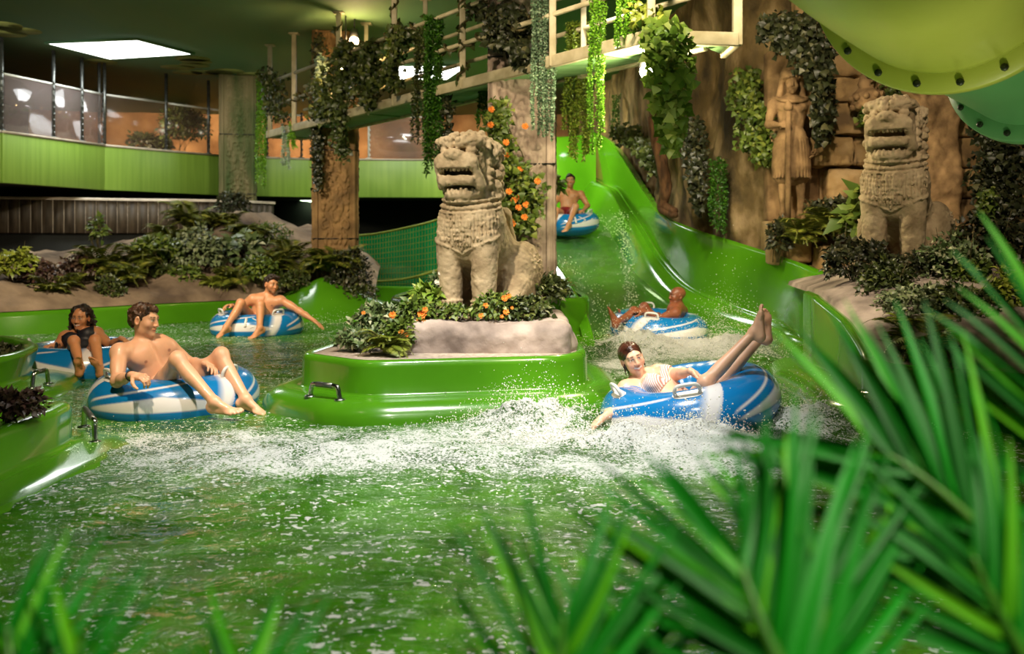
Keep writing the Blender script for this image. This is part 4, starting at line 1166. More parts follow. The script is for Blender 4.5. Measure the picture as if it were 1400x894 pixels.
class Body:
    """one continuous figure grown as a signed-distance solid from joints in metres"""
    def __init__(s, J, h=.0055, female=False, mass=1.0, skin=(214, 158, 120), stone=False, pad=.12):
        s.J = J = {k: (np.array(v, float) if not isinstance(v, dict) else v) for k, v in J.items()}
        s.fem = female; s.m = mass; s.tone = np.array(lin(*skin)[:3]); s.paint = []
        pts = np.array([v for k, v in J.items() if k in ('pel', 'nk', 'hd', 'sR', 'sL', 'eR', 'eL', 'wR', 'wL', 'hR', 'hL', 'kR', 'kL', 'aR', 'aL')])
        s.S = SDF(pts.min(0) - pad - .10, pts.max(0) + pad + .10, h)
        s.torso(); s.limbs(); s.head()
    def cap(s, a, b, ra, rb=None, k=.02, op='add'): s.S.cap(a, b, ra * s.m, None if rb is None else rb * s.m, k, op)
    def torso(s):
        J = s.J; S = s.S; m = s.m
        up = nrm(J['nk'] - J['pel']); rt = J['sR'] - J['sL']; rt = nrm(rt - up * (rt @ up)); fw = np.cross(up, rt)   # forward = up x right
        fw = nrm(fw); s.up, s.rt, s.fw = up, rt, fw
        L = np.linalg.norm(J['nk'] - J['pel'])
        hip = nrm(J['hR'] - J['hL']); bend = J.get('bend', 0.0)
        R = np.stack([rt, fw, up]); Rh = np.stack([hip, nrm(np.cross(up, hip)), up])
        w = .90 if s.fem else 1.0
        ch = J['pel'] + up * L * .68 - fw * .0; ab = J['pel'] + up * L * .34; s.ch, s.ab = ch, ab
        S.ell(J['pel'] + up * .01, (.155 * m * (1.04 if s.fem else 1), .105 * m, .11), Rh, .03)
        S.ell(ab, (.135 * m * w, .09 * m, .15), R, .06)
        S.ell(ch, (.165 * m * w, .105 * m, .18), R, .06)
        S.ell(ch + up * .1, (.16 * m * w, .085 * m, .07), R, .05)
        for sd, sh in ((1, 'sR'), (-1, 'sL')):
            S.cap(J['nk'] - up * .01, J[sh] - up * .005 , .045 * m, .05 * m, .04)
            S.ball(J[sh] - up * .015, .062 * m * (.88 if s.fem else 1), .04)
            S.cap(ch + rt * sd * .12 * m + up * .06, J[sh] - up * .03, .06 * m, .05 * m, .05)
            if s.fem:
                S.ell(ch + rt * sd * .078 + fw * .085 + up * .005, (.066, .055, .062), R, .03)
                s.paint.append((ch + rt * sd * .078 + fw * .14, .0, None))
            else:
                S.ell(ch + rt * sd * .078 * m + fw * .072 * m + up * .055, (.085 * m, .035 * m, .062), R, .035)
                q = S.hit(ch + rt * sd * .098 * m + fw * .25 + up * .015, -fw, .3)
                if q is not None: s.paint.append((q, .015, np.array(lin(150, 92, 74)[:3])))
            S.ball(J['hR' if sd > 0 else 'hL'] - fw * .05, .088 * m, .05)
        q = S.hit(ab + fw * .25 - up * .02, -fw, .3)
        if q is not None: S.ball(q + fw * .004, .008, .008, 'sub')
        # collar bones
        for sd, sh in ((1, 'sR'), (-1, 'sL')):
            S.cap(J['nk'] + fw * .045 - up * .03 + rt * sd * .02, J[sh] + fw * .03 + up * .008, .011, .011, .02)
        S.cap(ch + fw * .10 * m + up * .12, ch + fw * .115 * m - up * .05, .008, .006, .02, 'sub')
    def limbs(s):
        J = s.J; S = s.S; f = .86 if s.fem else 1.0; m = s.m * f
        for sd, c in ((1, 'R'), (-1, 'L')):
            sh, el, wr = J['s' + c], J['e' + c], J['w' + c]
            d = nrm(el - sh)
            S.cap(sh, el, .050 * m, .038 * m, .03)
            S.ell(sh + (el - sh) * .5, (.05 * m, .046 * m, .10), np.stack([np.cross(d, ortho(d, s.fw)[1]), ortho(d, s.fw)[1], d]), .03)
            S.ball(el, .037 * m, .02)
            S.cap(el, el + (wr - el) * .45, .041 * m, .037 * m, .025); S.cap(el + (wr - el) * .4, wr, .037 * m, .024 * m, .025)
            hp, kn, an = J['h' + c], J['k' + c], J['a' + c]
            S.cap(hp, kn, .083 * m * (1.08 if s.fem else 1), .054 * m, .04); S.cap(hp + (kn - hp) * .1, hp + (kn - hp) * .55, .084 * m, .070 * m, .04)
            S.ball(kn + nrm(2 * kn - hp - an) * .012, .050 * m, .025)
            sk = nrm(an - kn); back = -nrm(2 * kn - hp - an); back = nrm(back - sk * (back @ sk))
            S.cap(kn, an, .050 * m, .034 * m, .03)
            S.ell(kn + (an - kn) * .3 + back * .022, (.042 * m, .046 * m, .115), np.stack([np.cross(sk, back), back, sk]), .03)
            H_ = J.get('hand' + c)
            if H_: s.hand(wr, H_['d'], H_['n'], H_.get('thumb'), H_.get('curl', .35), H_.get('spread', 4), c)
            F_ = J.get('foot' + c)
            if F_: s.foot(an, F_['d'], F_['n'], c, F_.get('scale', 1.0))
    def hand(s, w, d, n, thumb, curl, spread, c):
        """d towards the fingers, n out of the back of the hand"""
        S = s.S; d, n = ortho(d, n); z = .93 if s.fem else 1.02
        t = np.cross(d, n) * (1 if c == 'R' else -1) if thumb is None else ortho(d, thumb)[1]
        t = nrm(t - n * (t @ n))
        S.cap(w - d * .01, w + d * .03, .024 * z, .026 * z, .012)
        S.box(w + d * .055 * z, (.042 * z, .040 * z, .014 * z), np.stack([d, t, n]), .013, .012)
        base = [.092, .097, .093, .082]; off = [.030, .0105, -.010, -.030]; ln = [.070, .079, .073, .056]; fr_ = (.46, .30, .24)
        for i in range(4):
            p = w + d * base[i] * z + t * off[i] * z; a = math.radians(spread) * (1.5 - i); dd = d * math.cos(a) + t * math.sin(a)
            S.ball(p - d * .006 + n * .003, .0115 * z, .006)
            ang = curl * .7
            for k in range(3):
                v = dd * math.cos(ang) - n * math.sin(ang); q = p + v * ln[i] * fr_[k] * z
                S.cap(p, q, (.0098 - .0007 * k) * z, (.0092 - .0008 * k) * z, .0035); p = q; ang += curl * (1.0 if k == 0 else .7)
        p = w + d * .028 * z + t * .030 * z - n * .004
        for k, L in enumerate((.044, .034, .026)):
            v = nrm(d * (.62 + .2 * k) + t * (.78 - .35 * k) - n * (.25 + .25 * curl)); q = p + v * L * z
            S.cap(p, q, (.0145 - .0018 * k) * z, (.0125 - .0018 * k) * z, .006); p = q
    def foot(s, a, d, n, c, z=1.0):
        """d heel to toe, n out of the top of the foot"""
        S = s.S; d, n = ortho(d, n); z *= .9 if s.fem else 1.0
        inn = np.cross(n, d) * (1 if c == 'R' else -1)      # towards the big toe
        S.ball(a - n * .045 * z - d * .035 * z, .034 * z, .02); S.cap(a, a - n * .04 * z - d * .03 * z, .036 * z, .034 * z, .02)
        S.cap(a - n * .01 * z + d * .01 * z, a + d * .125 * z - n * .052 * z, .034 * z, .022 * z, .025)
        S.cap(a - n * .058 * z - d * .02 * z - inn * .012 * z, a + d * .12 * z - n * .062 * z - inn * .014 * z, .024 * z, .018 * z, .02)
        S.ell(a + d * .125 * z - n * .060 * z, (.045 * z, .045 * z, .020 * z), np.stack([d, inn, n]), .015)
        for i in range(5):
            o = (.030, .0115, -.004, -.019, -.033)[i]; L = (.048, .046, .040, .034, .026)[i]; r = (.0145, .0105, .010, .0095, .009)[i]
            b = a + d * (.150, .154, .148, .138, .124)[i] * z - n * .062 * z + inn * o * z
            S.cap(b, b + (d * L * .55 + n * .004) * z, r * z, r * z, .006); S.ball(b + (d * L * .8 - n * .003) * z, r * 1.02 * z, .003)
    def head(s):
        J = s.J; S = s.S; hc = J['hd']; f, u = ortho(J['face'], J.get('hup', s.up)) if False else (None, None)
        u = nrm(J.get('hup', A(0, 0, 1))); f = np.array(J['face'], float); f = nrm(f - u * (f @ u)); r = np.cross(f, u)
        s.hf, s.hu, s.hr = f, u, r; z = .95 if s.fem else 1.0; s.hz = z
        H = lambda a, b, c: hc + z * (a * r + b * f + c * u); s.H = H
        R = np.stack([r, f, u]); E = lambda c, rad, k, op='add': S.ell(H(*c), np.array(rad) * z, R, k, op)
        S.cap(J['nk'] - s.up * .02, H(0, -.018, -.055), .058 * (.82 if s.fem else 1) * s.m, .050 * (.86 if s.fem else 1), .03)
        if not s.fem:
            for sd in (1, -1): S.cap(H(sd * .05, -.02, -.04), J['nk'] + s.fw * .03, .016, .014, .03)
        E((0, -.014, .034), (.074, .095, .078), .02)
        E((0, .022, -.015), (.061, .066, .082), .03)
        E((0, .030, -.068), (.047 if s.fem else .051, .050, .042), .03)
        S.ball(H(0, .073, -.100), .017 if s.fem else .020, .03)
        S.cap(H(-.036, .078, .026), H(.036, .078, .026), .012, .012, .02)
        for sd in (1, -1):
            S.ball(H(sd * .030, .100, .004), .0135, .014, 'sub')
            S.ball(H(sd * .0305, .0775, .004), .0128, .003)
            S.ball(H(sd * .043, .060, -.026), .022, .03)
            E((sd * .078, -.008, -.006), (.010, .021, .033), .006)
            E((sd * .083, -.002, -.006), (.006, .011, .020), .004, 'sub')
            S.cap(H(sd * .018, .0915, .0165), H(sd * .042, .084, .0175), .0042, .0035, .005)     # upper lid
        S.cap(H(0, .088, .018), H(0, .106, -.030), .0075, .0112, .012)
        for sd in (1, -1): S.ball(H(sd * .0125, .098, -.034), .0088, .008)
        sm = J.get('smile', 0)
        w_ = .021 + .008 * sm
        S.cap(H(-w_, .078, -.060 + .008 * sm), H(0, .093, -.0585), .006, .0075, .008); S.cap(H(w_, .078, -.060 + .008 * sm), H(0, .093, -.0585), .006, .0075, .008)
        S.cap(H(-w_ * .8, .080, -.069 + .004 * sm), H(w_ * .8, .080, -.069 + .004 * sm), .006, .006, .008); S.ball(H(0, .088, -.072), .0085, .008)
        S.cap(H(-w_, .092, -.064 + .007 * sm), H(0, .103, -.0645), .0028 + .003 * sm, .003 + .003 * sm, .003, 'sub'); S.cap(H(w_, .092, -.064 + .007 * sm), H(0, .103, -.0645), .0028 + .003 * sm, .003 + .003 * sm, .003, 'sub')
    def colours(s, V):
        c = np.tile(s.tone, (len(V), 1)); J = s.J; H = s.H; z = s.hz
        n = fbm(V * 9, 3, 5)[:, None]; c = c * (1 + .10 * n)
        def blob(p, r, col, amt=1.0, soft=.4):
            d = np.linalg.norm(V - p, axis=1); w = np.clip((r - d) / (r * soft) , 0, 1)[:, None] * amt
            c[:] = c * (1 - w) + np.array(col) * w
        def cap_(a, b, r, col, amt=1.0, soft=.5):
            v = b - a; t = np.clip(((V - a) @ v) / max(v @ v, 1e-9), 0, 1); d = np.linalg.norm(V - a - t[:, None] * v, axis=1)
            w = np.clip((r - d) / (r * soft), 0, 1)[:, None] * amt; c[:] = c * (1 - w) + np.array(col) * w
        t = s.tone; red = t * np.array((1.12, .72, .66))
        for sd in (1, -1): blob(H(sd * .045, .07, -.028), .03, red, .45, .9); blob(H(sd * .08, -.005, -.005), .03, red, .4, .9)
        blob(H(0, .112, -.03), .022, red, .45, .9)
        for k in 'RL':
            blob(J['k' + k], .07, red, .35, .9); blob(J['e' + k], .05, red, .3, .9)
        lip = t * np.array((.88, .48, .46))
        sm = J.get('smile', 0); w_ = .021 + .008 * sm
        for sd in (1, -1):
            cap_(H(sd * w_, .080, -.060 + .008 * sm), H(0, .096, -.0585), .0085, lip, .8); cap_(H(sd * w_ * .8, .080, -.071 + .004 * sm), H(0, .092, -.0735), .009, lip, .8)
        if sm:
            for sd in (1, -1): cap_(H(sd * w_ * .8, .086, -.0645 + .006 * sm), H(0, .098, -.065), .0062, (.78, .74, .68), 1, .3)
        else:
            for sd in (1, -1): cap_(H(sd * w_, .085, -.064), H(0, .098, -.0645), .004, t * .25, .9)
        brow = np.array(J.get('browcol', (.03, .018, .01)))
        for sd in (1, -1):
            cap_(H(sd * .017, .095, .0265), H(sd * .046, .08, .028), .0075, brow, .85)
            cap_(H(sd * .021, .0905, .004), H(sd * .040, .0845, .004), .0065, (.62, .58, .54), .95, .4)
            blob(H(sd * .0305, .0915, .004), .0062, (.03, .018, .012), 1, .3)
            cap_(H(sd * .018, .092, .0105), H(sd * .043, .083, .009), .0042, brow * .7, .9)
        if J.get('beard'):
            for sd in (1, -1):
                cap_(H(sd * .062, .01, -.045), H(sd * .045, .055, -.092), .026, brow * 1.6, .55, .7); cap_(H(sd * .045, .055, -.092), H(0, .085, -.102), .028, brow * 1.6, .55, .7)
                cap_(H(sd * .026, .092, -.05), H(0, .10, -.047), .009, brow * 1.6, .55, .6)
        for p, r_, col in s.paint:
            if col is not None: blob(p, r_, col * t / np.array(lin(214, 158, 120)[:3]), .8, .5)
        for k in 'RL':      # pinker soles and palms
            F_ = J.get('foot' + k)
            if F_:
                d, n_ = ortho(F_['d'], F_['n']); cap_(J['a' + k] - n_ * .09 - d * .03, J['a' + k] + d * .16 - n_ * .09, .035, t * np.array((1.08, .86, .8)) , .5, .9)
        return np.clip(c, 0, 1)
    def shell(s, region, off=.004):
        """clothing: skin offset outwards and cut to a region field (negative inside)"""
        return s.S.mesh(np.maximum(s.S.d - off, region))
    def grid(s):
        X, Y, Z = s.S.ax[0][:, None, None], s.S.ax[1][None, :, None], s.S.ax[2][None, None, :]
        return X, Y, Z
    def along(s, o, d):
        X, Y, Z = s.grid(); return ((X - o[0]) * d[0] + (Y - o[1]) * d[1] + (Z - o[2]) * d[2]).astype(np.float32)
    def capf(s, a, b, r):
        X, Y, Z = s.grid(); v = b - a
        t = np.clip(((X - a[0]) * v[0] + (Y - a[1]) * v[1] + (Z - a[2]) * v[2]) / max(v @ v, 1e-9), 0, 1)
        return (np.sqrt((X - a[0] - t * v[0]) ** 2 + (Y - a[1] - t * v[1]) ** 2 + (Z - a[2] - t * v[2]) ** 2) - r).astype(np.float32)
    def trunks(s, k=.45, hi=.11):
        """shorts from the waist to part way down the thighs"""
        J = s.J; r = -s.along(J['pel'] + s.up * hi, -s.up)
        reg = None
        for c in 'RL':
            v = J['k' + c] - J['h' + c]; e = J['h' + c] + v * k
            q = np.maximum(s.capf(J['h' + c], e, .125 * s.m), s.along(e, nrm(v)))
            reg = q if reg is None else np.minimum(reg, q)
        X, Y, Z = s.grid()
        reg = np.minimum(reg, s.capf(J['hR'], J['hL'], .17 * s.m))
        return np.maximum(reg, s.along(J['pel'] + s.up * hi, s.up))
    def hair(s, style, m, parent, seed=1):
        H = s.H; z = s.hz; R = np.stack([s.hr, s.hf, s.hu]); c = s.J['hd']
        S = SDF(c - .26, c + .22, .004 if style != 'curly' else .0055)
        rr = rs(seed); E = lambda c_, rad, k, op='add': S.ell(H(*c_), np.array(rad) * z, R, k, op)
        if style == 'short':
            E((0, -.020, .040), (.081, .100, .083), .02); E((0, -.05, -.005), (.076, .066, .075), .03)
            E((0, .03, .088), (.058, .058, .030), .02)
            E((0, .092, -.030), (.095, .075, .100), .02, 'sub'); E((0, .02, -.1), (.12, .105, .072), .015, 'sub')
            for sd in (1, -1): E((sd * .084, .0, -.01), (.026, .028, .036), .006, 'sub')
            S.rough(.012, 60, 3, seed); S.rough(.012, 22, 3, seed + 2)
        elif style == 'quiff':
            E((0, -.022, .042), (.084, .102, .086), .02); E((0, -.05, -.005), (.076, .066, .075), .03); E((0, .035, .100), (.066, .066, .034), .03); E((-.02, .075, .088), (.045, .035, .024), .02)
            E((0, .092, -.034), (.095, .070, .094), .02, 'sub'); E((0, .02, -.1), (.12, .105, .072), .015, 'sub')
            for sd in (1, -1): E((sd * .084, .0, -.01), (.026, .028, .036), .006, 'sub')
            S.rough(.018, 40, 3, seed); S.rough(.014, 20, 3, seed + 2)
        elif style == 'slick':
            E((0, -.020, .038), (.084, .104, .087), .02); E((0, -.055, -.03), (.072, .058, .080), .03)
            S.cap(H(0, -.10, -.03), H(.02, -.085, -.15), .034 * z, .022 * z, .03)
            E((0, .108, -.020), (.078, .074, .096), .008, 'sub'); E((0, .04, -.1), (.11, .08, .07), .015, 'sub')
            for sd in (1, -1): E((sd * .086, .006, -.012), (.02, .022, .03), .006, 'sub')
            S.cap(H(0, .09, .10), H(0, -.06, .135), .004, .004, .01, 'sub')
            for sd in (1, -1): S.cap(H(sd * .074, .0, -.02), H(sd * .078, -.005, -.10), .007, .003, .01)
            S.rough(.004, 50, 3, seed)
        elif style == 'curly':
            E((0, -.026, .042), (.088, .098, .086), .02); E((0, -.055, -.03), (.088, .060, .090), .03)
            for k in range(150):
                th = rr.uniform(-PI, PI); hgt = rr.uniform(-.19, .10)
                x = math.sin(th); y = math.cos(th)
                if y > .42 and hgt < .085: continue
                rad = .092 + .012 * rr.rand() if hgt > -.02 else .098 + .022 * rr.rand()
                p = H(x * rad * (1 if hgt < .05 else .75), -.02 + y * rad * (1 if hgt < .05 else .75) * (1.0 if y < 0 else .62), hgt)
                q = H(x * (rad + .012 * rr.randn()), -.02 + y * rad * (1.0 if y < 0 else .62), hgt - .03)
                S.cap(p, q, .018 * (.7 + .5 * rr.rand()), .012, .006)
            S.rough(.016, 34, 3, seed); S.rough(.010, 70, 2, seed + 3)
            E((0, .100, -.022), (.068, .082, .102), .008, 'sub')
        V, Q = S.mesh(); return ob('hair', npmesh('hair', V, Q), m, parent)

def person(label, J, hair=None, hmat=None, clothes=None, h=.0055, **kw):
    B = Body(J, h, **kw)
    V, Q = B.S.mesh(); me = npmesh('body', V, Q); vcol(me, B.colours(V))
    t = thing('person', label, 'person', A(J['pel'][0], J['pel'][1], J['pel'][2] - .1))
    ob('body', me, M['skin'], t)
    if hair: B.hair(hair, hmat, t)
    if clothes: clothes(B, t)
    return B, t

def chk(n, J): pass

# ---- man at the left, front
TC1 = A(-2.47, 7.30, .045)
make_tube('blue and white tube of the short-haired man nearest the front left planter', TC1, 100, (2, 0), (222, 340))
pel = A(-2.50, 7.22, .06)
J = dict(pel=pel, nk=P(196, 468, 7.16), hd=P(197.5, 437, 7.13), face=(.97, -.22, -.02), hup=(.10, .0, .99),
         sR=P(163, 480, 6.98), sL=P(229, 474, 7.26), eR=P(160, 521, 6.80), wR=P(181, 513, 6.66), eL=P(258, 496, 7.35), wL=P(279, 497, 7.18),
         hR=pel + A(-.05, -.09, .0), hL=pel + A(.05, .09, .0), kR=P(243, 492, 6.82), aR=P(293, 549, 6.66), kL=P(302, 486, 7.18), aL=P(336, 545, 7.0),
         handR=dict(d=(.9, -.35, -.1), n=(.1, -.3, .95), curl=.75, thumb=(.3, -.9, 0)), handL=dict(d=(.7, -.6, -.15), n=(.2, .3, .9), curl=.5),
         footR=dict(d=(.86, -.35, -.02), n=(.05, -.35, .94)), footL=dict(d=(.9, -.35, -.22), n=(.2, -.1, .97)), browcol=(.06, .035, .02))
chk('front man', J)
def cl1(B, t):
    V, Q = B.shell(B.trunks(.30), .007); ob('swim_shorts', npmesh('swim_shorts', V, Q), M['navy'], t)
    J = B.J; a = J['wR'] + (J['eR'] - J['wR']) * .12; d = nrm(J['eR'] - J['wR']); x, y = np.cross(d, ortho(d, (0, 0, 1))[1]), ortho(d, (0, 0, 1))[1]
    mb = MB(); mb.tube([a + .033 * (math.cos(q) * x + math.sin(q) * y) for q in np.arange(24) * 2 * PI / 24], .005, 8, closed=True, caps=False)
    ob('wristband', mb.mesh('wristband', True), M['strap'], t)
person('short-haired man lounging in the front left tube, head turned to the right', J, 'short', M['hairbrown'], cl1, h=.0048, skin=(224, 172, 138))

# ---- curly-haired girl
TC2 = A(-3.95, 9.25, .045)
make_tube('blue and white tube under the curly-haired woman, half behind the rear left planter', TC2, 62, (2, 0), (205, 345))
pel = A(-3.93, 9.12, .05)
J = dict(pel=pel, nk=P(111, 455, 9.42), hd=P(110.5, 434, 9.32), face=(.0, -1, -.04), hup=(.06, -.08, .99), smile=1,
         sR=P(90, 460, 9.36), sL=P(132, 455, 9.36), eR=P(77, 474, 9.22), wR=P(74, 472, 9.0), eL=P(150, 472, 9.2), wL=P(166, 463, 9.02),
         hR=pel + A(-.09, -.02, .0), hL=pel + A(.09, -.02, 0), kR=P(101, 467, 8.76), aR=P(110.5, 504, 8.50), kL=P(130, 466, 8.76), aL=P(137, 505, 8.50),
         handR=dict(d=(-.35, -.9, -.05), n=(-.1, 0, 1), curl=.7, thumb=(1, 0, 0)), handL=dict(d=(.75, -.5, -.25), n=(.1, .2, .95), curl=.6),
         footR=dict(d=(.14, -.45, .9), n=(0, .9, .45), scale=.92), footL=dict(d=(-.10, -.45, .9), n=(0, .9, .45), scale=.92), browcol=(.015, .008, .005))
chk('girl', J)
def cl2(B, t):
    J = B.J; up, rt, fw, ch = B.up, B.rt, B.fw, B.ch
    top = B.along(ch + up * .06, up); side = np.abs(B.along(ch, rt)) - .15
    r = np.maximum(np.maximum(top + .9 * np.maximum(0, .05 - np.abs(B.along(ch, rt))) - .0, side), -B.along(J['pel'] - up * .13, up))
    for c in 'RL': r = np.maximum(r, -B.capf(J['h' + c] + (J['k' + c] - J['h' + c]) * .28, J['k' + c], .10))
    for c in 'RL': r = np.maximum(r, -B.capf(J['s' + c] - up * .05, J['e' + c], .062))
    r = np.maximum(r, -B.capf(J['nk'] + fw * .02, J['hd'], .125))
    for sd in (1, -1):
        r = np.minimum(r, np.maximum(B.capf(ch + rt * sd * .085 + fw * .1 + up * .04, J['nk'] + rt * sd * .085 + fw * .02, .014), -.1))
        r = np.minimum(r, B.capf(J['nk'] + rt * sd * .085 + fw * .02, ch + rt * sd * .08 - fw * .1 + up * .06, .014))
    V, Q = B.shell(r, .0065); ob('swimsuit', npmesh('swimsuit', V, Q), M['swimblack'], t)
person('smiling curly-haired woman in a black swimsuit, feet towards the viewer', J, 'curly', M['hairdark'], cl2, h=.005, female=True, skin=(206, 142, 98))

# ---- man by the bank
TC3 = A(-3.33, 13.0, .06)
make_tube('blue and white tube of the bearded man, close to the planted bank', TC3, 82, (2, 0), (215, 318), 285)
pel = A(-3.26, 12.93, .08)
J = dict(pel=pel, nk=P(364.5, 407, 13.0), hd=P(371, 389, 12.98), face=(.72, -.68, -.04), hup=(.08, 0, 1), beard=1,
         sR=P(346, 408, 12.94), sL=P(384, 410, 12.98), eR=P(331, 419, 12.92), wR=P(317, 418, 12.72), eL=P(409, 425, 12.9), wL=P(429, 438, 12.78),
         hR=pel + A(-.09, -.02, 0), hL=pel + A(.09, -.02, 0), kR=P(329, 415, 12.55), aR=P(309, 447, 12.32), kL=P(356, 417, 12.50), aL=P(355, 448, 12.28),
         handR=dict(d=(-.6, -.75, .0), n=(-.3, .2, .95), curl=.8, thumb=(.8, -.5, 0)), handL=dict(d=(.75, -.3, -.5), n=(.5, -.1, .8), curl=.2),
         footR=dict(d=(-.45, -.75, -.3), n=(-.2, -.3, .9)), footL=dict(d=(-.5, -.75, -.35), n=(-.2, -.3, .9)), browcol=(.012, .008, .006))
chk('bank man', J)
def cl3(B, t):
    V, Q = B.shell(B.trunks(.35), .007); ob('swim_shorts', npmesh('swim_shorts', V, Q), M['navy'], t)
    J = B.J; a = J['wR'] + (J['eR'] - J['wR']) * .16; d = nrm(J['eR'] - J['wR'])
    mb = MB(); mb.tube([a - d * .016, a - d * .013, a + d * .013, a + d * .016], [.030, .035, .036, .031], 16); ob('wristwatch', mb.mesh('wristwatch', True), M['strap'], t)
person('dark-haired bearded man in a tube by the bank, one arm trailing in the water', J, 'quiff', M['hairdark'], cl3, h=.006, skin=(206, 146, 104))

# ---- woman coming off the wave
TC4 = A(1.18, 6.62, .095)
make_tube('tilted blue and white tube of the striped-bikini woman on the foaming wave', TC4, 48, (3, -11), (262, 190), None)
pel = P(948, 560, 6.66)
J = dict(pel=pel, nk=P(873, 518, 6.86), hd=P(864, 490, 6.80), face=(.20, -.97, -.06), hup=(-.32, -.05, .94), smile=1.25,
         sR=P(855, 531, 6.74), sL=P(898, 509, 6.98), eR=P(842, 560, 6.52), wR=P(822, 573, 6.30), eL=P(926, 511, 6.76), wL=P(945, 508, 6.55),
         hR=pel + A(-.04, -.09, -.0), hL=pel + A(.04, .09, .02), kR=P(965, 523, 6.28), aR=P(1030, 455, 6.36), kL=P(985, 524, 6.46), aL=P(1042, 459, 6.52),
         handR=dict(d=(-.7, -.4, -.5), n=(-.4, -.1, .9), curl=.15), handL=dict(d=(.75, -.45, -.45), n=(.55, .2, .8), curl=.35, spread=7, thumb=(.1, -.8, -.5)),
         footR=dict(d=(-.04, .05, 1), n=(-.93, .3, -.02)), footL=dict(d=(-.06, .05, 1), n=(-.45, .88, 0)), browcol=(.05, .028, .018))
chk('woman', J)
def cl4(B, t):
    J = B.J; up, rt, fw, ch = B.up, B.rt, B.fw, B.ch
    band = np.maximum(B.along(ch - up * .0 , up) - .055, -B.along(ch - up * .072, up))
    vcut = B.along(ch + up * .055, up) + .75 * np.maximum(0, .08 - np.abs(B.along(ch, rt)))
    r = np.maximum(np.maximum(band, B.capf(J['pel'], J['nk'], .21)), np.where(B.along(ch, fw) > 0, vcut, B.along(ch - up * .035, up)))
    for c in 'RL': r = np.maximum(r, -B.capf(J['s' + c] - up * .06, J['e' + c], .060))
    for sd in (1, -1):
        r = np.minimum(r, B.capf(ch + rt * sd * .09 + fw * .11 + up * .04, J['nk'] + rt * sd * .085 + fw * .02, .011))
        r = np.minimum(r, B.capf(J['nk'] + rt * sd * .085 + fw * .02, ch + rt * sd * .06 - fw * .1 + up * .0, .011))
    V, Q = B.shell(r, .0065); ob('bikini_top', npmesh('bikini_top', V, Q), M['stripes'], t)
    r = np.maximum(np.maximum(B.along(J['pel'] + up * .05, up), -B.along(J['pel'] - up * .14, up)), B.capf(J['hR'], J['hL'], .17))
    for c in 'RL': r = np.maximum(r, -B.capf(J['h' + c] + (J['k' + c] - J['h' + c]) * .25, J['k' + c], .098))
    V, Q = B.shell(r, .006); ob('bikini_bottom', npmesh('bikini_bottom', V, Q), M['stripes'], t)
    mb = MB(); a = J['aR'] + (J['kR'] - J['aR']) * .04; d = nrm(J['kR'] - J['aR']); x, y = np.cross(d, ortho(d, (0, 1, 0))[1]), ortho(d, (0, 1, 0))[1]
person('laughing woman in a striped bikini, legs raised out of her tube', J, 'slick', M['hairwet'], cl4, h=.0048, female=True, skin=(226, 178, 148))

# ---- bald man in the splash at the foot of the slide
TC5 = A(1.80, 12.2, .10)
make_tube('blue tube of the bald man, half buried in white splash below the slide', TC5, 130, (4, 3), (250, 100))
pel = P(910, 457, 12.22)
J = dict(pel=pel, nk=P(928, 420, 12.26), hd=P(926, 404.5, 12.24), face=(-.95, -.28, -.04), hup=(.04, 0, 1), beard=1,
         sL=P(924, 427, 12.07), sR=P(933, 424, 12.43), eL=P(904, 435, 11.98), wL=P(879, 426, 11.90), eR=P(910, 432, 12.58), wR=P(891, 430, 12.40),
         hL=pel + A(0, -.10, 0), hR=pel + A(0, .1, 0), kL=P(867, 426, 12.02), aL=P(845, 440, 11.70), kR=P(881, 420, 12.40), aR=P(859, 441, 12.20),
         handL=dict(d=(-.95, -.1, .1), n=(0, -.3, .95), curl=.5), handR=dict(d=(-.9, -.2, -.1), n=(0, .1, 1), curl=.5),
         footL=dict(d=(-.25, -.1, .96), n=(.9, .1, .3)), footR=dict(d=(-.3, 0, .9), n=(.9, 0, .3)), browcol=(.01, .006, .004))
chk('bald man', J)
def cl5(B, t):
    V, Q = B.shell(B.trunks(.62), .008); ob('swim_shorts', npmesh('swim_shorts', V, Q), M['red'], t)
person('bald man in red shorts sitting sideways in the splash below the slide', J, None, None, cl5, h=.006, mass=1.04, skin=(142, 84, 56))

# ---- man on the slide
TC6 = A(.93, 17.4, 1.49)
make_tube('blue and white tube highest up the slide, partly behind the rosy column', TC6, 20, (9, 0), (330, 210), 300)
pel = P(775, 294, 17.35)
J = dict(pel=pel, nk=P(779, 262, 17.6), hd=P(779.7, 247, 17.55), face=(-.05, -1, -.08), hup=(0, 0, 1), smile=.6,
         sR=P(765, 265.5, 17.55), sL=P(794, 265, 17.55), eR=P(757, 280, 17.4), wR=P(757, 291, 17.2), eL=P(803.5, 281, 17.45), wL=P(797, 288, 17.22),
         hR=pel + A(-.09, -.02, 0), hL=pel + A(.09, -.02, 0), kR=P(760, 288, 16.98), aR=P(757, 309, 16.75), kL=P(787, 282.5, 17.0), aL=P(777.5, 306, 16.75),
         handR=dict(d=(-.2, -.9, -.2), n=(0, 0, 1), curl=.7), handL=dict(d=(-.6, -.7, -.2), n=(.2, -.1, .95), curl=.7),
         footR=dict(d=(-.3, -.85, -.35), n=(0, -.35, .9)), footL=dict(d=(-.5, -.75, -.4), n=(-.1, -.35, .9)), browcol=(.02, .012, .008))
chk('slide man', J)
def cl6(B, t):
    V, Q = B.shell(B.trunks(.33), .008); ob('swim_shorts', npmesh('swim_shorts', V, Q), M['red'], t)
person('man sitting upright in the tube highest up the slide, facing the viewer', J, 'short', M['hairdark'], cl6, h=.0065, skin=(196, 140, 98))
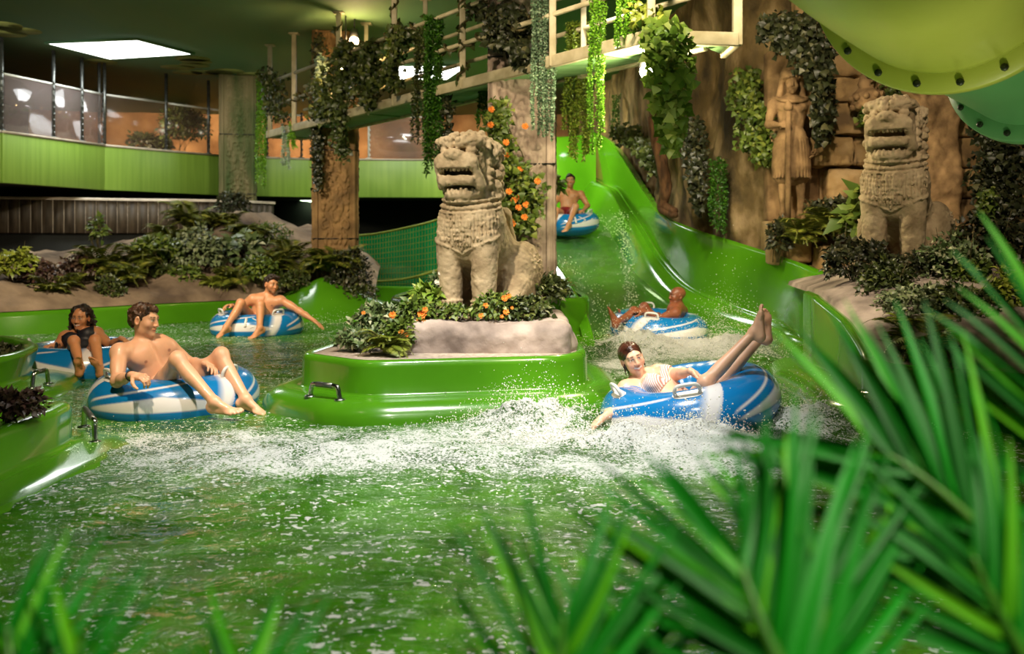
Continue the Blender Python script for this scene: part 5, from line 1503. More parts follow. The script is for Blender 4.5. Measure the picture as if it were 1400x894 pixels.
# ================================================================== stone lions
def lion_mesh():
    S = SDF((-.62, -.85, -.03), (.62, .62, 1.58), .0075)
    e = S.ell; c = S.cap; b = S.ball; bx = S.box
    e((0, .02, .74), (.262, .215, .30), k=.05); e((0, .02, .60), (.235, .18, .18), k=.06); e((0, .0, .97), (.20, .20, .2), k=.06)
    c((0, -.08, .66), (0, -.45, .34), .235, .25, k=.06)
    for s in (-1, 1):
        c((s * .148, .10, .62), (s * .142, .115, .07), .108, .084, k=.025)
        e((s * .145, .19, .05), (.092, .13, .058), k=.03)
        for i in range(4): c((s * .145 + (i - 1.5) * .043, .25, .045), (s * .145 + (i - 1.5) * .048, .31, .028), .026, .022, k=.008)
        for z in (.125, .155): 
            for a in np.arange(20) * 2 * PI / 20: b((s * .145 + .094 * math.cos(a), .115 + .094 * math.sin(a), z), .014, k=.008)
        e((s * .25, -.40, .31), (.135, .26, .30), k=.04); e((s * .29, -.10, .055), (.09, .18, .058), k=.03); c((s * .27, -.2, .25), (s * .29, -.05, .10), .10, .07, k=.05)
        for i in range(4): c((s * .29 + (i - 1.5) * .04, .03, .045), (s * .29 + (i - 1.5) * .044, .085, .028), .024, .02, k=.008)
        # spiral on the haunch
        for k in range(26):
            r_ = .012 + k * .0042; a = k * .55
            q = S.hit((s * .6, -.42 + r_ * math.cos(a), .44 + r_ * math.sin(a)), (-s, 0, 0), .6)
            if q is not None: b(q, .012, k=.006)
    c((0, -.66, .2), (0, -.68, .62), .05, .045, k=.03); c((0, -.68, .62), (0, -.55, .82), .05, .07, k=.03)
    # head
    bx((0, .06, 1.20), (.172, .185, .21), rnd=.10, k=.06)
    bx((0, .235, 1.195), (.155, .115, .075), rnd=.05, k=.025)
    bx((0, .205, 1.065), (.150, .120, .050), rnd=.045, k=.02)
    e((0, .17, .965), (.155, .12, .075), k=.04)
    bx((0, .36, 1.126), (.150, .22, .026), rnd=.012, k=.008, op='sub')
    bx((0, .33, 1.010), (.150, .14, .015), rnd=.008, k=.008, op='sub')
    e((0, .335, 1.255), (.075, .05, .045), k=.02)
    for s in (-1, 1):
        b((s * .035, .385, 1.25), .016, k=.008, op='sub')
        e((s * .105, .245, 1.285), (.05, .04, .034), k=.01); b((s * .105, .27, 1.285), .028, k=.006)
        c((s * .03, .30, 1.33), (s * .17, .21, 1.345), .034, .03, k=.015)
        e((s * .18, .0, 1.28), (.03, .05, .07), k=.02); e((s * .195, .02, 1.28), (.016, .03, .045), k=.01, op='sub')
        c((s * .145, .30, 1.20), (s * .16, .20, 1.03), .035, .04, k=.02)
    for i in range(9):
        x = (i - 4) * .032
        c((x, .322 - abs(x) * .1, 1.150), (x, .320 - abs(x) * .1, 1.138), .013, .010, k=.004)
        q = S.hit((x * 1.15, .6, .985), (0, -1, 0), .6)
        if q is not None: c(q + A(0, 0, .012), q - A(0, 0, .016), .012, .010, k=.004)
    rr = rs(4)
    # curls of the crown and the mane
    n = 0
    for k in range(900):
        v = nrm(rr.randn(3)); 
        if v[1] > .35 and v[2] < .55: continue
        if v[2] < -.75: continue
        q = S.hit(A(0, .03, 1.16) + v * .5, -v, .5)
        if q is None or q[2] < .92: continue
        r_ = .020 + .010 * rr.rand()
        if S.at(q + v * .015) < 0: continue
        b(q - v * .007, r_, k=.007); n += 1
    # flame brows
    for s in (-1, 1):
        for i in range(5): b((s * (.03 + i * .036), .315 - i * .02, 1.362 + .012 * (i % 2)), .026, k=.006)
    # collar and bead strings on the chest
    for ring, (zc, dz, r_) in enumerate(((.905, .05, .014), (.855, .06, .018), (.815, .065, .012))):
        for th in np.linspace(-1.5, 1.5, 44 if ring != 1 else 30):
            d = A(math.sin(th), math.cos(th), 0); z = zc + dz * (1 - math.cos(th)) * .8
            q = S.hit(A(0, .0, z) + d * .55, -d, .55)
            if q is not None: b(q + d * .004, r_, k=.006)
    for j, th in enumerate(np.linspace(-1.25, 1.25, 23)):
        d = A(math.sin(th), math.cos(th), 0); L = .25 - .12 * abs(th)
        for z in np.arange(.785 + .05 * (1 - math.cos(th)), .785 - L, -.034):
            q = S.hit(A(0, .0, z) + d * .55, -d, .55)
            if q is not None: c(q + d * .003 + A(0, 0, .009), q + d * .003 - A(0, 0, .009), .0125, .0105, k=.005)
    for th in np.linspace(-1.3, 1.3, 40):
        d = A(math.sin(th), math.cos(th), 0); z = .51 + .11 * abs(th)
        q = S.hit(A(0, .0, z) + d * .55, -d, .55)
        if q is not None: b(q, .013, k=.008)
    S.rough(.010, 14, 4, 9); S.rough(.005, 50, 2, 10)
    return S.mesh()
LV, LQ = lion_mesh()
def put_lion(label, loc, rz, sc):
    c, s = math.cos(rz), math.sin(rz)
    V = LV * sc; V = np.stack([V[:, 0] * c - V[:, 1] * s, V[:, 0] * s + V[:, 1] * c, V[:, 2]], 1) + np.array(loc)
    o = ob('lion_statue', npmesh('lion_statue', V, LQ), M['lion']); tag(o, label, 'statue')
# rock plinth of the near lion
S = SDF((-1.0, 7.0, .25), (.75, 9.1, .75), .014)
S.box((-.18, 8.0, .40), (.62, .66, .18), rnd=.07, k=.03); S.ell((-.55, 7.75, .38), (.30, .35, .17), k=.05); S.ell((.25, 7.65, .38), (.25, .28, .17), k=.05); S.box((-.1, 7.5, .36), (.5, .18, .16), rnd=.05, k=.05)
S.rough(.05, 2.6, 5, 3, .12); S.rough(.02, 9, 3, 5)
V, Q = S.mesh(); o = ob('plinth_rock', npmesh('plinth_rock', V, Q), M['plinthrock']); tag(o, 'pinkish-grey rock slab on the green island, under the near lion', 'rock')
put_lion('large pale stone lion seated on the rock slab of the green island', (-.31, 7.98, .545), PI - .42, 1.04)
put_lion('dimly lit stone lion on the planted rock mound at the right, below the tube slide', (3.30, 8.55, rp_z(3.30, 8.3) - .02), PI - .56, 1.06)

# ================================================================== guardian figure with a staff
def guardian():
    J = dict(pel=A(0, 0, .93), nk=A(0, 0, 1.40), hd=A(0, .02, 1.56), face=(.1, 1, -.05), hup=(0, 0, 1),
             sR=A(.20, 0, 1.35), sL=A(-.20, 0, 1.35), eR=A(.27, .05, 1.10), wR=A(.17, .22, 1.08), eL=A(-.28, .0, 1.08), wL=A(-.25, .10, .86),
             hR=A(.09, 0, .9), hL=A(-.09, 0, .9), kR=A(.10, .03, .50), aR=A(.10, 0, .09), kL=A(-.10, .03, .50), aL=A(-.10, 0, .09),
             handR=dict(d=(-.9, .3, .0), n=(.2, .9, .2), curl=1.1, thumb=(0, .2, 1)), handL=dict(d=(.1, .2, -1), n=(-1, 0, 0), curl=.6),
             footR=dict(d=(.15, 1, 0), n=(0, 0, 1)), footL=dict(d=(-.15, 1, 0), n=(0, 0, 1)))
    B = Body(J, .008); B.S.rough(.010, 16, 3, 2)
    base = P(1082, 303, 11.3); sc = 1.0; rz = PI - .06
    def tr(V):
        V = V * sc; c, s = math.cos(rz), math.sin(rz)
        return np.stack([V[:, 0] * c - V[:, 1] * s, V[:, 0] * s + V[:, 1] * c, V[:, 2]], 1) + base
    t = thing('guardian_statue', 'orange-brown stone guardian figure holding a staff beside the block wall', 'statue', base)
    V, Q = B.S.mesh(); ob('figure', npmesh('figure', tr(V), Q), M['statue'], t)
    S = SDF((-.35, -.3, .2), (.35, .35, 1.1), .01)
    S.cap((0, 0, .95), (0, .0, .62), .165, .21, k=.03); S.cap((-.09, .0, .8), (-.10, .0, .5), .12, .09, k=.06); S.cap((.09, .0, .8), (.10, .0, .5), .12, .09, k=.06)
    for a in np.linspace(0, 2 * PI, 30): S.cap((.17 * math.cos(a), .17 * math.sin(a), .9), (.20 * math.cos(a), .20 * math.sin(a), .5), .014, .016, k=.012)
    for z in (.94, .91, .62): 
        for a in np.linspace(0, 2 * PI, 40): S.ball(((.17 if z > .7 else .2) * math.cos(a), (.15 if z > .7 else .19) * math.sin(a), z), .018, k=.01)
    S.cap((0, .17, .9), (0, .17, .5), .03, .035, k=.02)
    V, Q = S.mesh(); ob('skirt', npmesh('skirt', tr(V), Q), M['statue'], t)
    S = SDF((-.3, -.25, 1.2), (.3, .3, 2.0), .009)
    S.ell((0, 0, 1.67), (.125, .13, .10), k=.02); S.cap((0, 0, 1.70), (0, -.02, 1.90), .10, .035, k=.03)
    for k in range(3):
        for a in np.linspace(0, 2 * PI, 18): S.ball(((.115 - .02 * k) * math.cos(a), (.12 - .02 * k) * math.sin(a), 1.63 + .05 * k), .018, k=.008)
    for s in (-1, 1): S.cap((s * .10, -.02, 1.62), (s * .13, -.02, 1.42), .03, .04, k=.02)
    for a in np.linspace(-1.6, 1.6, 24): S.ball((.17 * math.sin(a), .03 + .10 * math.cos(a), 1.40 - .05 * math.cos(a)), .022, k=.01)
    S.ell((0, .025, 1.55), (.07, .2, .09), k=.01, op='sub')
    V, Q = S.mesh(); ob('headdress', npmesh('headdress', tr(V), Q), M['statue'], t)
    mb = MB(); mb.tube([(.10, .29, 0.02), (.095, .275, .6), (.09, .26, 1.22)], .032, 12); mb.lathe((.09, .26, 1.22), [(.001, 0), (.05, .02), (.055, .06), (.03, .1), (.001, .13)], 12)
    me = mb.mesh('staff', True); co = np.empty(len(me.vertices) * 3, np.float32); me.vertices.foreach_get('co', co); me.vertices.foreach_set('co', tr(co.reshape(-1, 3).astype(float)).astype(np.float32).ravel()); ob('staff', me, M['statue'], t)
    # stone slab it leans against
    mb = MB(); mb.box(base + A(.12, .42, 1.0), (.62, .22, 2.0)); mb.build('back_slab', M['statue'], t, bevel=.04)
    mb = MB(); mb.box(base + A(.02, .08, -.24), (.56, .6, .5)); mb.build('plinth', M['blocks'], t, bevel=.03)
guardian()

# stone mace and pillar behind the far lion
t0, t1 = P(1209, 300, 11.15), P(1178, 92, 11.15)
d = nrm(t1 - t0); L = np.linalg.norm(t1 - t0); x = nrm(np.cross(d, A(0, 1, 0))); R = np.stack([x, np.cross(d, x), d], 1)
t = thing('stone_mace', 'carved stone mace with a bulbous head leaning on the block wall', 'sculpture', t0)
mb = MB(); mb.lathe(t0, [(.001, 0), (.06, 0), (.058, .3), (.066, .7), (.055, 1.06), (.085, 1.08), (.085, 1.14), (.055, 1.16)], 20, R); mb.build('shaft', M['statue'], t, smooth=True)
mb = MB(); mb.lathe(t0 + d * 1.14, [(.05, 0), (.07, .02), (.075, .08), (.15, .12), (.175, .20), (.165, .28), (.10, .33), (.06, .36), (.075, .40), (.04, .46), (.025, .50), (.001, .54)], 24, R)
for a in np.arange(10) * 2 * PI / 10:
    for z, r_ in ((.15, .165), (.25, .172)): mb.ball(t0 + d * 1.14 + R @ A(r_ * math.cos(a), r_ * math.sin(a), z), .038, 8, 6)
mb.build('head', M['statue'], t, smooth=True)
# block behind it and small niche figure
t = thing('niche_figure', 'small worn stone figure in the wall right of the mace', 'statue', P(1207, 166, 11.2))
q = P(1207, 166, 11.2); S = SDF(q - A(.22, .2, .05), q + A(.22, .25, .6), .012)
S.cap(q + A(0, 0, .02), q + A(0, 0, .28), .10, .075, k=.03); S.ball(q + A(0, -.02, .42), .075, k=.02); S.cap(q + A(-.09, 0, .28), q + A(.09, 0, .28), .05, .05, k=.03); S.cap(q + A(-.1, 0, .26), q + A(-.05, -.1, .1), .04, .035, k=.02); S.cap(q + A(.1, 0, .26), q + A(.05, -.1, .1), .04, .035, k=.02)
S.cap(q + A(0, -.0, .48), q + A(0, 0, .54), .05, .02, k=.03); S.rough(.012, 14, 3, 3); V, Q = S.mesh(); ob('figure', npmesh('figure', V, Q), M['statue'], t)
mb = MB(); mb.box(q + A(0, .02, -.02), (.32, .3, .08)); mb.build('bracket', M['blocks'], t, bevel=.02)
q = P(1272, 300, 10.6)
S = SDF(q - A(.5, .4, .6), q + A(.5, .4, 2.1), .016)
S.box(q + A(.03, 0, .5), (.22, .22, 1.0), rnd=.05, k=.02); S.ell(q + A(-.04, -.05, 1.42), (.30, .26, .18), k=.06); S.ell(q + A(.16, -.05, 1.22), (.16, .2, .26), k=.05); S.ell(q + A(-.05, 0, 1.62), (.22, .22, .2), k=.08)
S.rough(.04, 4, 4, 6, .1); S.rough(.014, 16, 3, 7); V, Q = S.mesh()
o = ob('stone_pillar', npmesh('stone_pillar', V, Q), M['statue']); tag(o, 'rounded orange-brown stone pillar behind the far lion', 'pillar', kind='thing')
t = thing('block_pier', 'slim pier of stacked sandstone blocks right of the far lion', 'pier', P(1318, 330, 10.7)); q = P(1318, 330, 10.7)
rr = rs(8)
mb = MB(); z = -.5
while z < 2.0:
    h_ = .29 + .06 * rr.rand(); mb.box(q + A(.02 * rr.randn(), 0, z + h_ / 2), (.34 + .03 * rr.randn(), .36, h_ - .015)); z += h_
mb.build('blocks', M['blocks'], t, bevel=.03)
# ================================================================== plants
def leafmat(name, a, b, c=None, rough=.42): return pm(name, lin(*a), lin(*b), c3=lin(*c) if c else None, island=True, rough=rough, spec=.4)
LM = dict(
    ivy=leafmat('dark_ivy_leaf', (42, 54, 22), (100, 108, 50), (68, 80, 34)),
    green=leafmat('mid_green_leaf', (62, 84, 28), (134, 144, 60), (94, 114, 42)),
    yellow=leafmat('yellow_green_leaf', (108, 124, 36), (166, 170, 70), (136, 146, 48)),
    fern=leafmat('fern_leaf', (72, 88, 26), (160, 154, 66), (112, 120, 42)),
    grey=leafmat('grey_green_leaf', (92, 106, 76), (160, 164, 126), (116, 128, 84)),
    varieg=leafmat('variegated_leaf', (70, 92, 50), (196, 196, 160), (108, 126, 80)),
    purple=leafmat('purple_brown_leaf', (56, 34, 36), (96, 62, 56), (72, 58, 40)),
    black=leafmat('near_black_leaf', (32, 38, 22), (84, 82, 52), (52, 58, 32)),
    bright=leafmat('bright_leaf', (104, 140, 44), (190, 204, 110), (146, 172, 66)),
    lime=leafmat('lime_strand', (96, 150, 30), (150, 200, 60), (120, 176, 40)),
    olive=leafmat('olive_strand', (92, 116, 30), (140, 150, 56), (110, 130, 40)),
    bead=leafmat('grey_green_bead', (84, 112, 84), (150, 172, 140), (110, 138, 106)),
    pale=leafmat('pale_mint_strand', (150, 176, 150), (200, 214, 190), (170, 196, 170)),
    hang=leafmat('deep_green_strand', (40, 84, 16), (86, 132, 36), (60, 108, 24)),
    palm=leafmat('palm_leaf', (0, 100, 2), (110, 205, 6), (4, 156, 4), rough=.55))
M['vine'] = pm('brown_vine_stem', lin(62, 58, 28), lin(96, 84, 44), scale=12, rough=.7)
M['petal'] = leafmat('orange_petal', (224, 120, 40), (250, 178, 90), (240, 146, 60), rough=.5)
M['petalwhite'] = leafmat('white_petal', (230, 226, 206), (250, 246, 232), rough=.5)
M['petalyellow'] = leafmat('yellow_petal', (236, 196, 90), (250, 216, 120), rough=.5)

def leaves(mb, pos, d, n, L, W, fold=.18, curl=.25, lobes=False):
    """vectorised leaves: pos (k,3) base, d direction, n surface normal"""
    k = len(pos); L = np.broadcast_to(L, (k,))[:, None]; W = np.broadcast_to(W, (k,))[:, None]
    d = d / (np.linalg.norm(d, axis=1)[:, None] + 1e-9); n = n - d * (n * d).sum(1)[:, None]; n = n / (np.linalg.norm(n, axis=1)[:, None] + 1e-9); s = np.cross(d, n)
    if lobes:
        V = np.stack([pos, pos + d * L * .12 + s * W * .62 - n * L * .04, pos + d * L * .45 + s * W * .42 + n * L * .02, pos + d * L * 1.0 - n * L * curl, pos + d * L * .45 - s * W * .42 + n * L * .02, pos + d * L * .12 - s * W * .62 - n * L * .04, pos + d * L * .42 + n * L * fold * .5], 1)
        f = np.array([(0, 1, 6), (1, 2, 6), (2, 3, 6), (3, 4, 6), (4, 5, 6), (5, 0, 6)])
        mb.add(V.reshape(-1, 3), (f[None] + 7 * np.arange(k)[:, None, None]).reshape(-1, 3))
    else:
        V = np.stack([pos, pos + d * L * .38 + s * W * .5 + n * L * fold * .4, pos + d * L - n * L * curl, pos + d * L * .38 - s * W * .5 + n * L * fold * .4, pos + d * L * .42], 1)
        f = np.array([(0, 1, 4), (1, 2, 4), (2, 3, 4), (3, 0, 4)])
        mb.add(V.reshape(-1, 3), (f[None] + 5 * np.arange(k)[:, None, None]).reshape(-1, 3))
    return mb

def unit(v): return v / (np.linalg.norm(v, axis=1)[:, None] + 1e-9)
def bush_mb(c, rad, n, L, W, seed, lobes=False, droop=.3, mb=None):
    rr = rs(seed); v = unit(rr.randn(n, 3)); v[:, 2] = np.where(v[:, 2] < -.35, -v[:, 2], v[:, 2])
    r = .45 + .6 * rr.rand(n) ** .6
    lump = 1 + .35 * fbm(v * 2.2 + seed, 2, seed)
    p = np.array(c) + v * np.array(rad) * (r * lump)[:, None]
    d = unit(v + .7 * rr.randn(n, 3) - A(0, 0, droop)); nn = unit(v * .6 + A(0, -.4, .7) + .5 * rr.randn(n, 3))
    mb = mb or MB(); sz = .65 + .7 * rr.rand(n)
    return leaves(mb, p, d, nn, L * sz, W * sz, lobes=lobes)
def stems_mb(c, rad, n, seed, r=.006):
    rr = rs(seed); mb = MB(); c = np.array(c, float)
    for k in range(n):
        e = c + A(*(rr.randn(3) * .5)) * np.array(rad) ; e[2] = c[2] + abs(e[2] - c[2]) + rad[2] * .3
        b = c + A(rr.randn() * rad[0] * .2, rr.randn() * rad[1] * .2, -rad[2] * .95)
        m = (b + e) / 2 + rr.randn(3) * .03
        mb.tube([b, m, e], [r, r * .8, r * .4], 5)
    return mb
def bush(label, c, rad, n, L, W, m, seed, cat='shrub', name='shrub', group=None, lobes=False, droop=.3, parts=True):
    t = thing(name, label, cat, np.array(c) - A(0, 0, rad[2]), group)
    bush_mb(c, rad, n, L, W, seed, lobes, droop).build('foliage', LM[m], t, smooth=True)
    stems_mb(c, rad, 7, seed + 1).build('stems', M['vine'], t, smooth=True)
    return t

def fern_mb(c, n, L, seed, width=.16, up=.75, face=None, pin=26):
    rr = rs(seed); mb = MB(); st = MB()
    for k in range(n):
        a = rr.uniform(0, 2 * PI) if face is None else face + rr.uniform(-1.5, 1.5)
        h = A(math.cos(a), math.sin(a), 0); l = L * (.65 + .5 * rr.rand()); e = up * (.6 + .6 * rr.rand())
        t = np.linspace(0, 1, pin)
        pth = np.array(c) + h * (t * l * .85)[:, None] + A(0, 0, 1) * (l * (e * t * 1.25 - .95 * t ** 2.2))[:, None]
        T = unit(np.gradient(pth, axis=0)); s = np.cross(T, A(0, 0, 1)); s = unit(s); nn = np.cross(s, T)
        w = width * l / .5 * np.sin(np.clip(t * 1.05 + .12, 0, 1) * PI) ** .7 * (1 - t * .25) + .01
        st.tube(pth, np.linspace(.005, .0015, pin), 4, caps=False)
        for sg in (-1, 1):
            d = s * sg + T * .55
            leaves(mb, pth, d, nn + .12 * rr.randn(pin, 3), w, np.full(pin, l / pin * 1.15), fold=.1, curl=.15)
    return mb, st
def fern(label, c, n, L, m, seed, group=None, width=.16, up=.75, name='fern', cat='fern', face=None):
    t = thing(name, label, cat, c, group)
    mb, st = fern_mb(c, n, L, seed, width, up, face); mb.build('fronds', LM[m], t, smooth=True); st.build('stalks', M['vine'], t, smooth=True)
    return t

def ivy(label, pts, D, n, L, m, seed, r=.12, dep=.08, cat='ivy', name='ivy', n0=A(0, -1, 0), group=None):
    """creeper: pts = px polygon spine [(px,py,half width px)], on a wall at depth D (number or list)"""
    n = int(n * 2.0); L = L * .70
    rr = rs(seed); pts = np.array(pts, float); D = np.broadcast_to(np.array(D, float), (len(pts),))
    k = rr.rand(n) * (len(pts) - 1); i = np.floor(k).astype(int); f = k - i
    pp = pts[i] * (1 - f)[:, None] + pts[np.minimum(i + 1, len(pts) - 1)] * f[:, None]; dd = D[i] * (1 - f) + D[np.minimum(i + 1, len(D) - 1)] * f
    x = pp[:, 0] + pp[:, 2] * np.clip(rr.randn(n) * .52, -1.15, 1.15); y = pp[:, 1] + rr.randn(n) * 5; dd = dd - np.abs(rr.randn(n)) * dep
    pos = np.stack([(x - HX) / F * dd, dd, CZ + (HY - y) / F * dd], 1)
    d = unit(rr.randn(n, 3) * .7 + A(0, -.35, -.75)); nn = unit(n0 + rr.randn(n, 3) * .45 + A(0, 0, .3))
    sz = .6 + .8 * rr.rand(n)
    t = thing(name, label, cat, pos.mean(0) * A(1, 1, 0) + A(0, 0, pos[:, 2].min()), group)
    mb = MB(); leaves(mb, pos, d, nn, L * sz, L * .9 * sz, lobes=True); mb.build('leaves', LM[m], t, smooth=True)
    st = MB()
    for q in range(4):
        o = rr.randn(len(pts)) * .4
        P_ = np.stack([P(a[0] + a[2] * o[j], a[1], D[j] - .02) for j, a in enumerate(pts)])
        st.tube(catmull(P_, 5) + .015 * rr.randn(1, 3), .007, 5)
    st.build('stems', M['vine'], t, smooth=True)
    return t

def strands(label, xs, ytop, ybot, D, m, seed, dens=110, L=.035, W=.012, jit=.012, name='hanging_strands', cat='hanging plant', group=None, bead=False):
    """curtain of hanging strands: xs list of px, tops and bottoms in px at depth D"""
    if not bead: L, W, dens = L * 1.35, W * 1.7, dens * 1.25
    else: L, W = L * 1.15, W * 1.2
    rr = rs(seed); mb = MB(); st = MB(); n_ = len(xs)
    tops = []
    for k, x in enumerate(xs):
        d_ = D + rr.randn() * .03; yt = ytop + rr.randn() * 2; yb = ybot - abs(rr.randn()) * (ybot - ytop) * .16
        a, b = P(x, yt, d_), P(x + rr.randn() * 2, yb, d_); tops.append(a)
        ln = np.linalg.norm(b - a); n = max(8, int(ln * dens)); t = np.linspace(0, 1, n)
        pth = a + (b - a) * t[:, None]; pth[:, :2] += .012 * np.stack([np.sin(t * 6 + k), np.cos(t * 5 + k * 2)], 1)
        st.tube(pth[::4] if n > 12 else pth, .0022, 4, caps=False)
        v = unit(rr.randn(n, 3) + A(0, 0, -.5 if not bead else .1)); pos = pth + rr.randn(n, 3) * jit * .3
        leaves(mb, pos, v, unit(rr.randn(n, 3)), L * (.6 + .7 * rr.rand(n)), W, fold=.2)
        leaves(mb, pos, unit(-v * A(1, 1, -1) + .3 * rr.randn(n, 3)), unit(rr.randn(n, 3)), L * (.6 + .7 * rr.rand(n)), W, fold=.2)
    top = np.mean(tops, 0)
    t = thing(name, label, cat, top, group)
    mb.build('strands', LM[m], t, smooth=True); st.build('cords', M['vine'], t, smooth=True)
    return t

def flower(c, r, n_, m, seed, parent):
    rr = rs(seed); mb = MB(); k = 9; a = np.arange(k) * 2.4; n_ = nrm(n_); x = nrm(np.cross(n_, A(.3, .2, 1))); y = np.cross(n_, x)
    for ring, (e, s) in enumerate(((.35, 1), (.75, .7))):
        d = (np.cos(a + ring)[:, None] * x + np.sin(a + ring)[:, None] * y) + n_ * e
        leaves(mb, np.repeat([c + n_ * .004 * ring], k, 0), d, np.repeat([n_], k, 0), r * s, r * .9 * s, fold=-.2, curl=-.15)
    mb.ball(c + n_ * r * .25, r * .2, 6, 4)
    return mb.build('flower', m, parent, smooth=True)

GB = 'plants along the rock bank'
def on_bank(px, py, D):
    p = P(px, py, D); return p
def B_(label, px, py, D, wpx, hpx, n, Lf, m, seed, kind='bush', **kw):
    """plant filling about wpx x hpx pixels, centred on px,py at depth D"""
    c = P(px, py, D); rx = wpx / 2 / F * D * 1.08; rz = hpx / 2 / F * D * 1.08
    if kind == 'bush': return bush(label, c, (rx, rx * .8, rz), int(n * 1.7), Lf * .92, Lf * .58, m, seed, group=kw.pop('group', GB), **kw)
    return fern(label, c - A(0, 0, rz * .55), int(n * 1.7), max(rx, rz) * 1.55, m, seed, group=kw.pop('group', GB), up=1.05, width=.2, **kw)

# ---- left bank
B_('yellow-green shrub on the rock bank at the far left edge', 20, 366, 13.6, 56, 44, 420, .085, 'yellow', 101, lobes=True)
B_('purple-brown leafy plant on the bank beside the yellow-green shrub', 56, 378, 13.7, 50, 36, 380, .075, 'purple', 102)
B_('dark fern drooping over the rock left of the curly-haired woman', 92, 384, 13.7, 46, 40, 14, 0, 'fern', 103, 'fern')
B_('second purple-brown plant, under the tall fern on the bank', 108, 368, 14.1, 44, 30, 300, .075, 'purple', 104)
B_('tall bushy fern on the bank above the curly-haired woman', 136, 358, 14.4, 74, 62, 24, 0, 'fern', 105, 'fern')
B_('thin upright sprig poking up in front of the slatted counter', 134, 322, 15.2, 20, 44, 60, .10, 'green', 106, name='sprig', cat='plant')
B_('drooping fern on the bank directly above the short-haired man', 172, 374, 14.4, 52, 46, 16, 0, 'fern', 107, 'fern')
B_('broad green shrub in the middle of the bank, above a bare rock', 214, 346, 15.2, 62, 40, 420, .10, 'green', 108, lobes=True)
B_('dark trailing plant hanging down the bank above the water, mid-left', 150, 398, 13.9, 40, 34, 260, .06, 'ivy', 109)
B_('dark green ground plant right of the bare rock on the bank', 222, 378, 15.0, 44, 34, 320, .075, 'ivy', 110, lobes=True)
B_('dense grey-green shrub, largest and palest on the bank', 268, 350, 15.4, 66, 66, 800, .085, 'grey', 111)
B_('long fern arching in front of the right end of the counter', 262, 300, 16.6, 66, 44, 15, 0, 'fern', 112, 'fern')
B_('broad fern at the foot of the mossy column, left side', 304, 304, 17.0, 60, 46, 20, 0, 'fern', 113, 'fern')
B_('near-black shrub tucked against the mossy column', 318, 283, 18.6, 40, 38, 360, .09, 'black', 114)
B_('big-leaved variegated plant on the rocks below the mossy column', 330, 348, 15.8, 64, 48, 110, .20, 'varieg', 115, name='dumb_cane', cat='plant')
B_('green fern low on the bank behind the bearded man, left of him', 318, 378, 15.2, 62, 44, 16, 0, 'fern', 116, 'fern')
B_('fine-leaved shrub right of the mossy column on the rock ridge', 366, 326, 16.8, 56, 40, 480, .06, 'green', 117)
B_('olive fern directly above the head of the bearded man', 378, 358, 15.6, 54, 44, 16, 0, 'fern', 118, 'fern')
B_('fern on the bank left of the golden column', 412, 364, 15.5, 48, 46, 16, 0, 'fern', 119, 'fern')
B_('dark fern at the foot of the golden column, in front of it', 450, 356, 15.2, 62, 54, 20, 0, 'fern', 120, 'fern')
B_('dark brown-green shrub at the right end of the bank', 478, 378, 15.2, 52, 66, 620, .07, 'black', 121)
B_('dark trailing plant at the tip of the bank beside the green weir', 494, 404, 15.0, 44, 28, 300, .055, 'ivy', 122)
B_('low ivy on the rock just left of the green weir', 400, 388, 15.2, 46, 26, 260, .06, 'ivy', 123, lobes=True)
B_('small yellowish fern between pale shrub and variegated plant', 292, 384, 15.0, 36, 28, 11, 0, 'yellow', 124, 'fern')

B_('lush fern between tall fern and pale shrub on the bank', 196, 352, 14.9, 56, 48, 18, 0, 'fern', 130, 'fern')
B_('fern spreading at the back of the bank behind the broad green shrub', 236, 326, 15.9, 60, 40, 16, 0, 'fern', 131, 'fern')
B_('leafy shrub at the foot of the pale shrub on the bank', 250, 382, 15.0, 50, 34, 300, .075, 'green', 132, lobes=True)
B_('fern fanned out above the variegated plant, under the mossy column', 336, 318, 16.6, 62, 42, 18, 0, 'fern', 133, 'fern')
B_('leafy shrub between variegated plant and olive fern', 356, 372, 15.2, 44, 36, 300, .07, 'green', 134, lobes=True)
B_('dense fern directly right of the olive fern on the bank', 398, 344, 16.0, 56, 44, 18, 0, 'fern', 135, 'fern')
B_('low fern hanging over the rock right above the hair of the curly-haired woman', 70, 396, 13.4, 50, 30, 13, 0, 'fern', 136, 'fern')
B_('yellowish fern in front of the golden column base, right side', 470, 352, 15.3, 50, 40, 15, 0, 'fern', 137, 'fern')
# ---- island plants with flowers
GI = 'plants round the near lion'
def isl_bush(label, px, py, D, w, h, n, Lf, m, seed, fl=(), lobes=False, fm='petal'):
    t = B_(label, px, py, D, w, h, n, Lf, m, seed, lobes=lobes, group=GI); k = 0
    for fx, fy, r in fl:
        flower(P(fx, fy, D - w / 2 / F * D * .85), r, A(.1, -.9, .35), M[fm], seed + 7 + k, t); k += 1
    return t
isl_bush('silvery plant trailing off the left end of the island top', 488, 466, 7.45, 52, 26, 260, .055, 'varieg', 201)
isl_bush('variegated shrub with orange flowers, left on the island', 520, 440, 7.7, 62, 46, 420, .055, 'varieg', 202, [(537, 431, .035), (497, 428, .02)])
B_('olive fern lying on the island grit beside the rock slab', 532, 476, 7.2, 60, 26, 14, 0, 'yellow', 203, 'fern', group=GI)
isl_bush('dark shrub with a pair of orange flowers against the left of the rock slab', 548, 458, 7.4, 46, 38, 330, .05, 'green', 204, [(549, 455, .028), (556, 458, .022), (546, 462, .018)])
isl_bush('leafy plant carrying the two biggest orange flowers, on the edge of the rock slab', 572, 430, 7.5, 44, 36, 260, .055, 'green', 205, [(577, 430, .042), (576, 439, .042), (581, 424, .03)])
isl_bush('yellow-green rosette plant left of the near lion', 585, 407, 7.9, 36, 26, 120, .085, 'bright', 206, lobes=True)
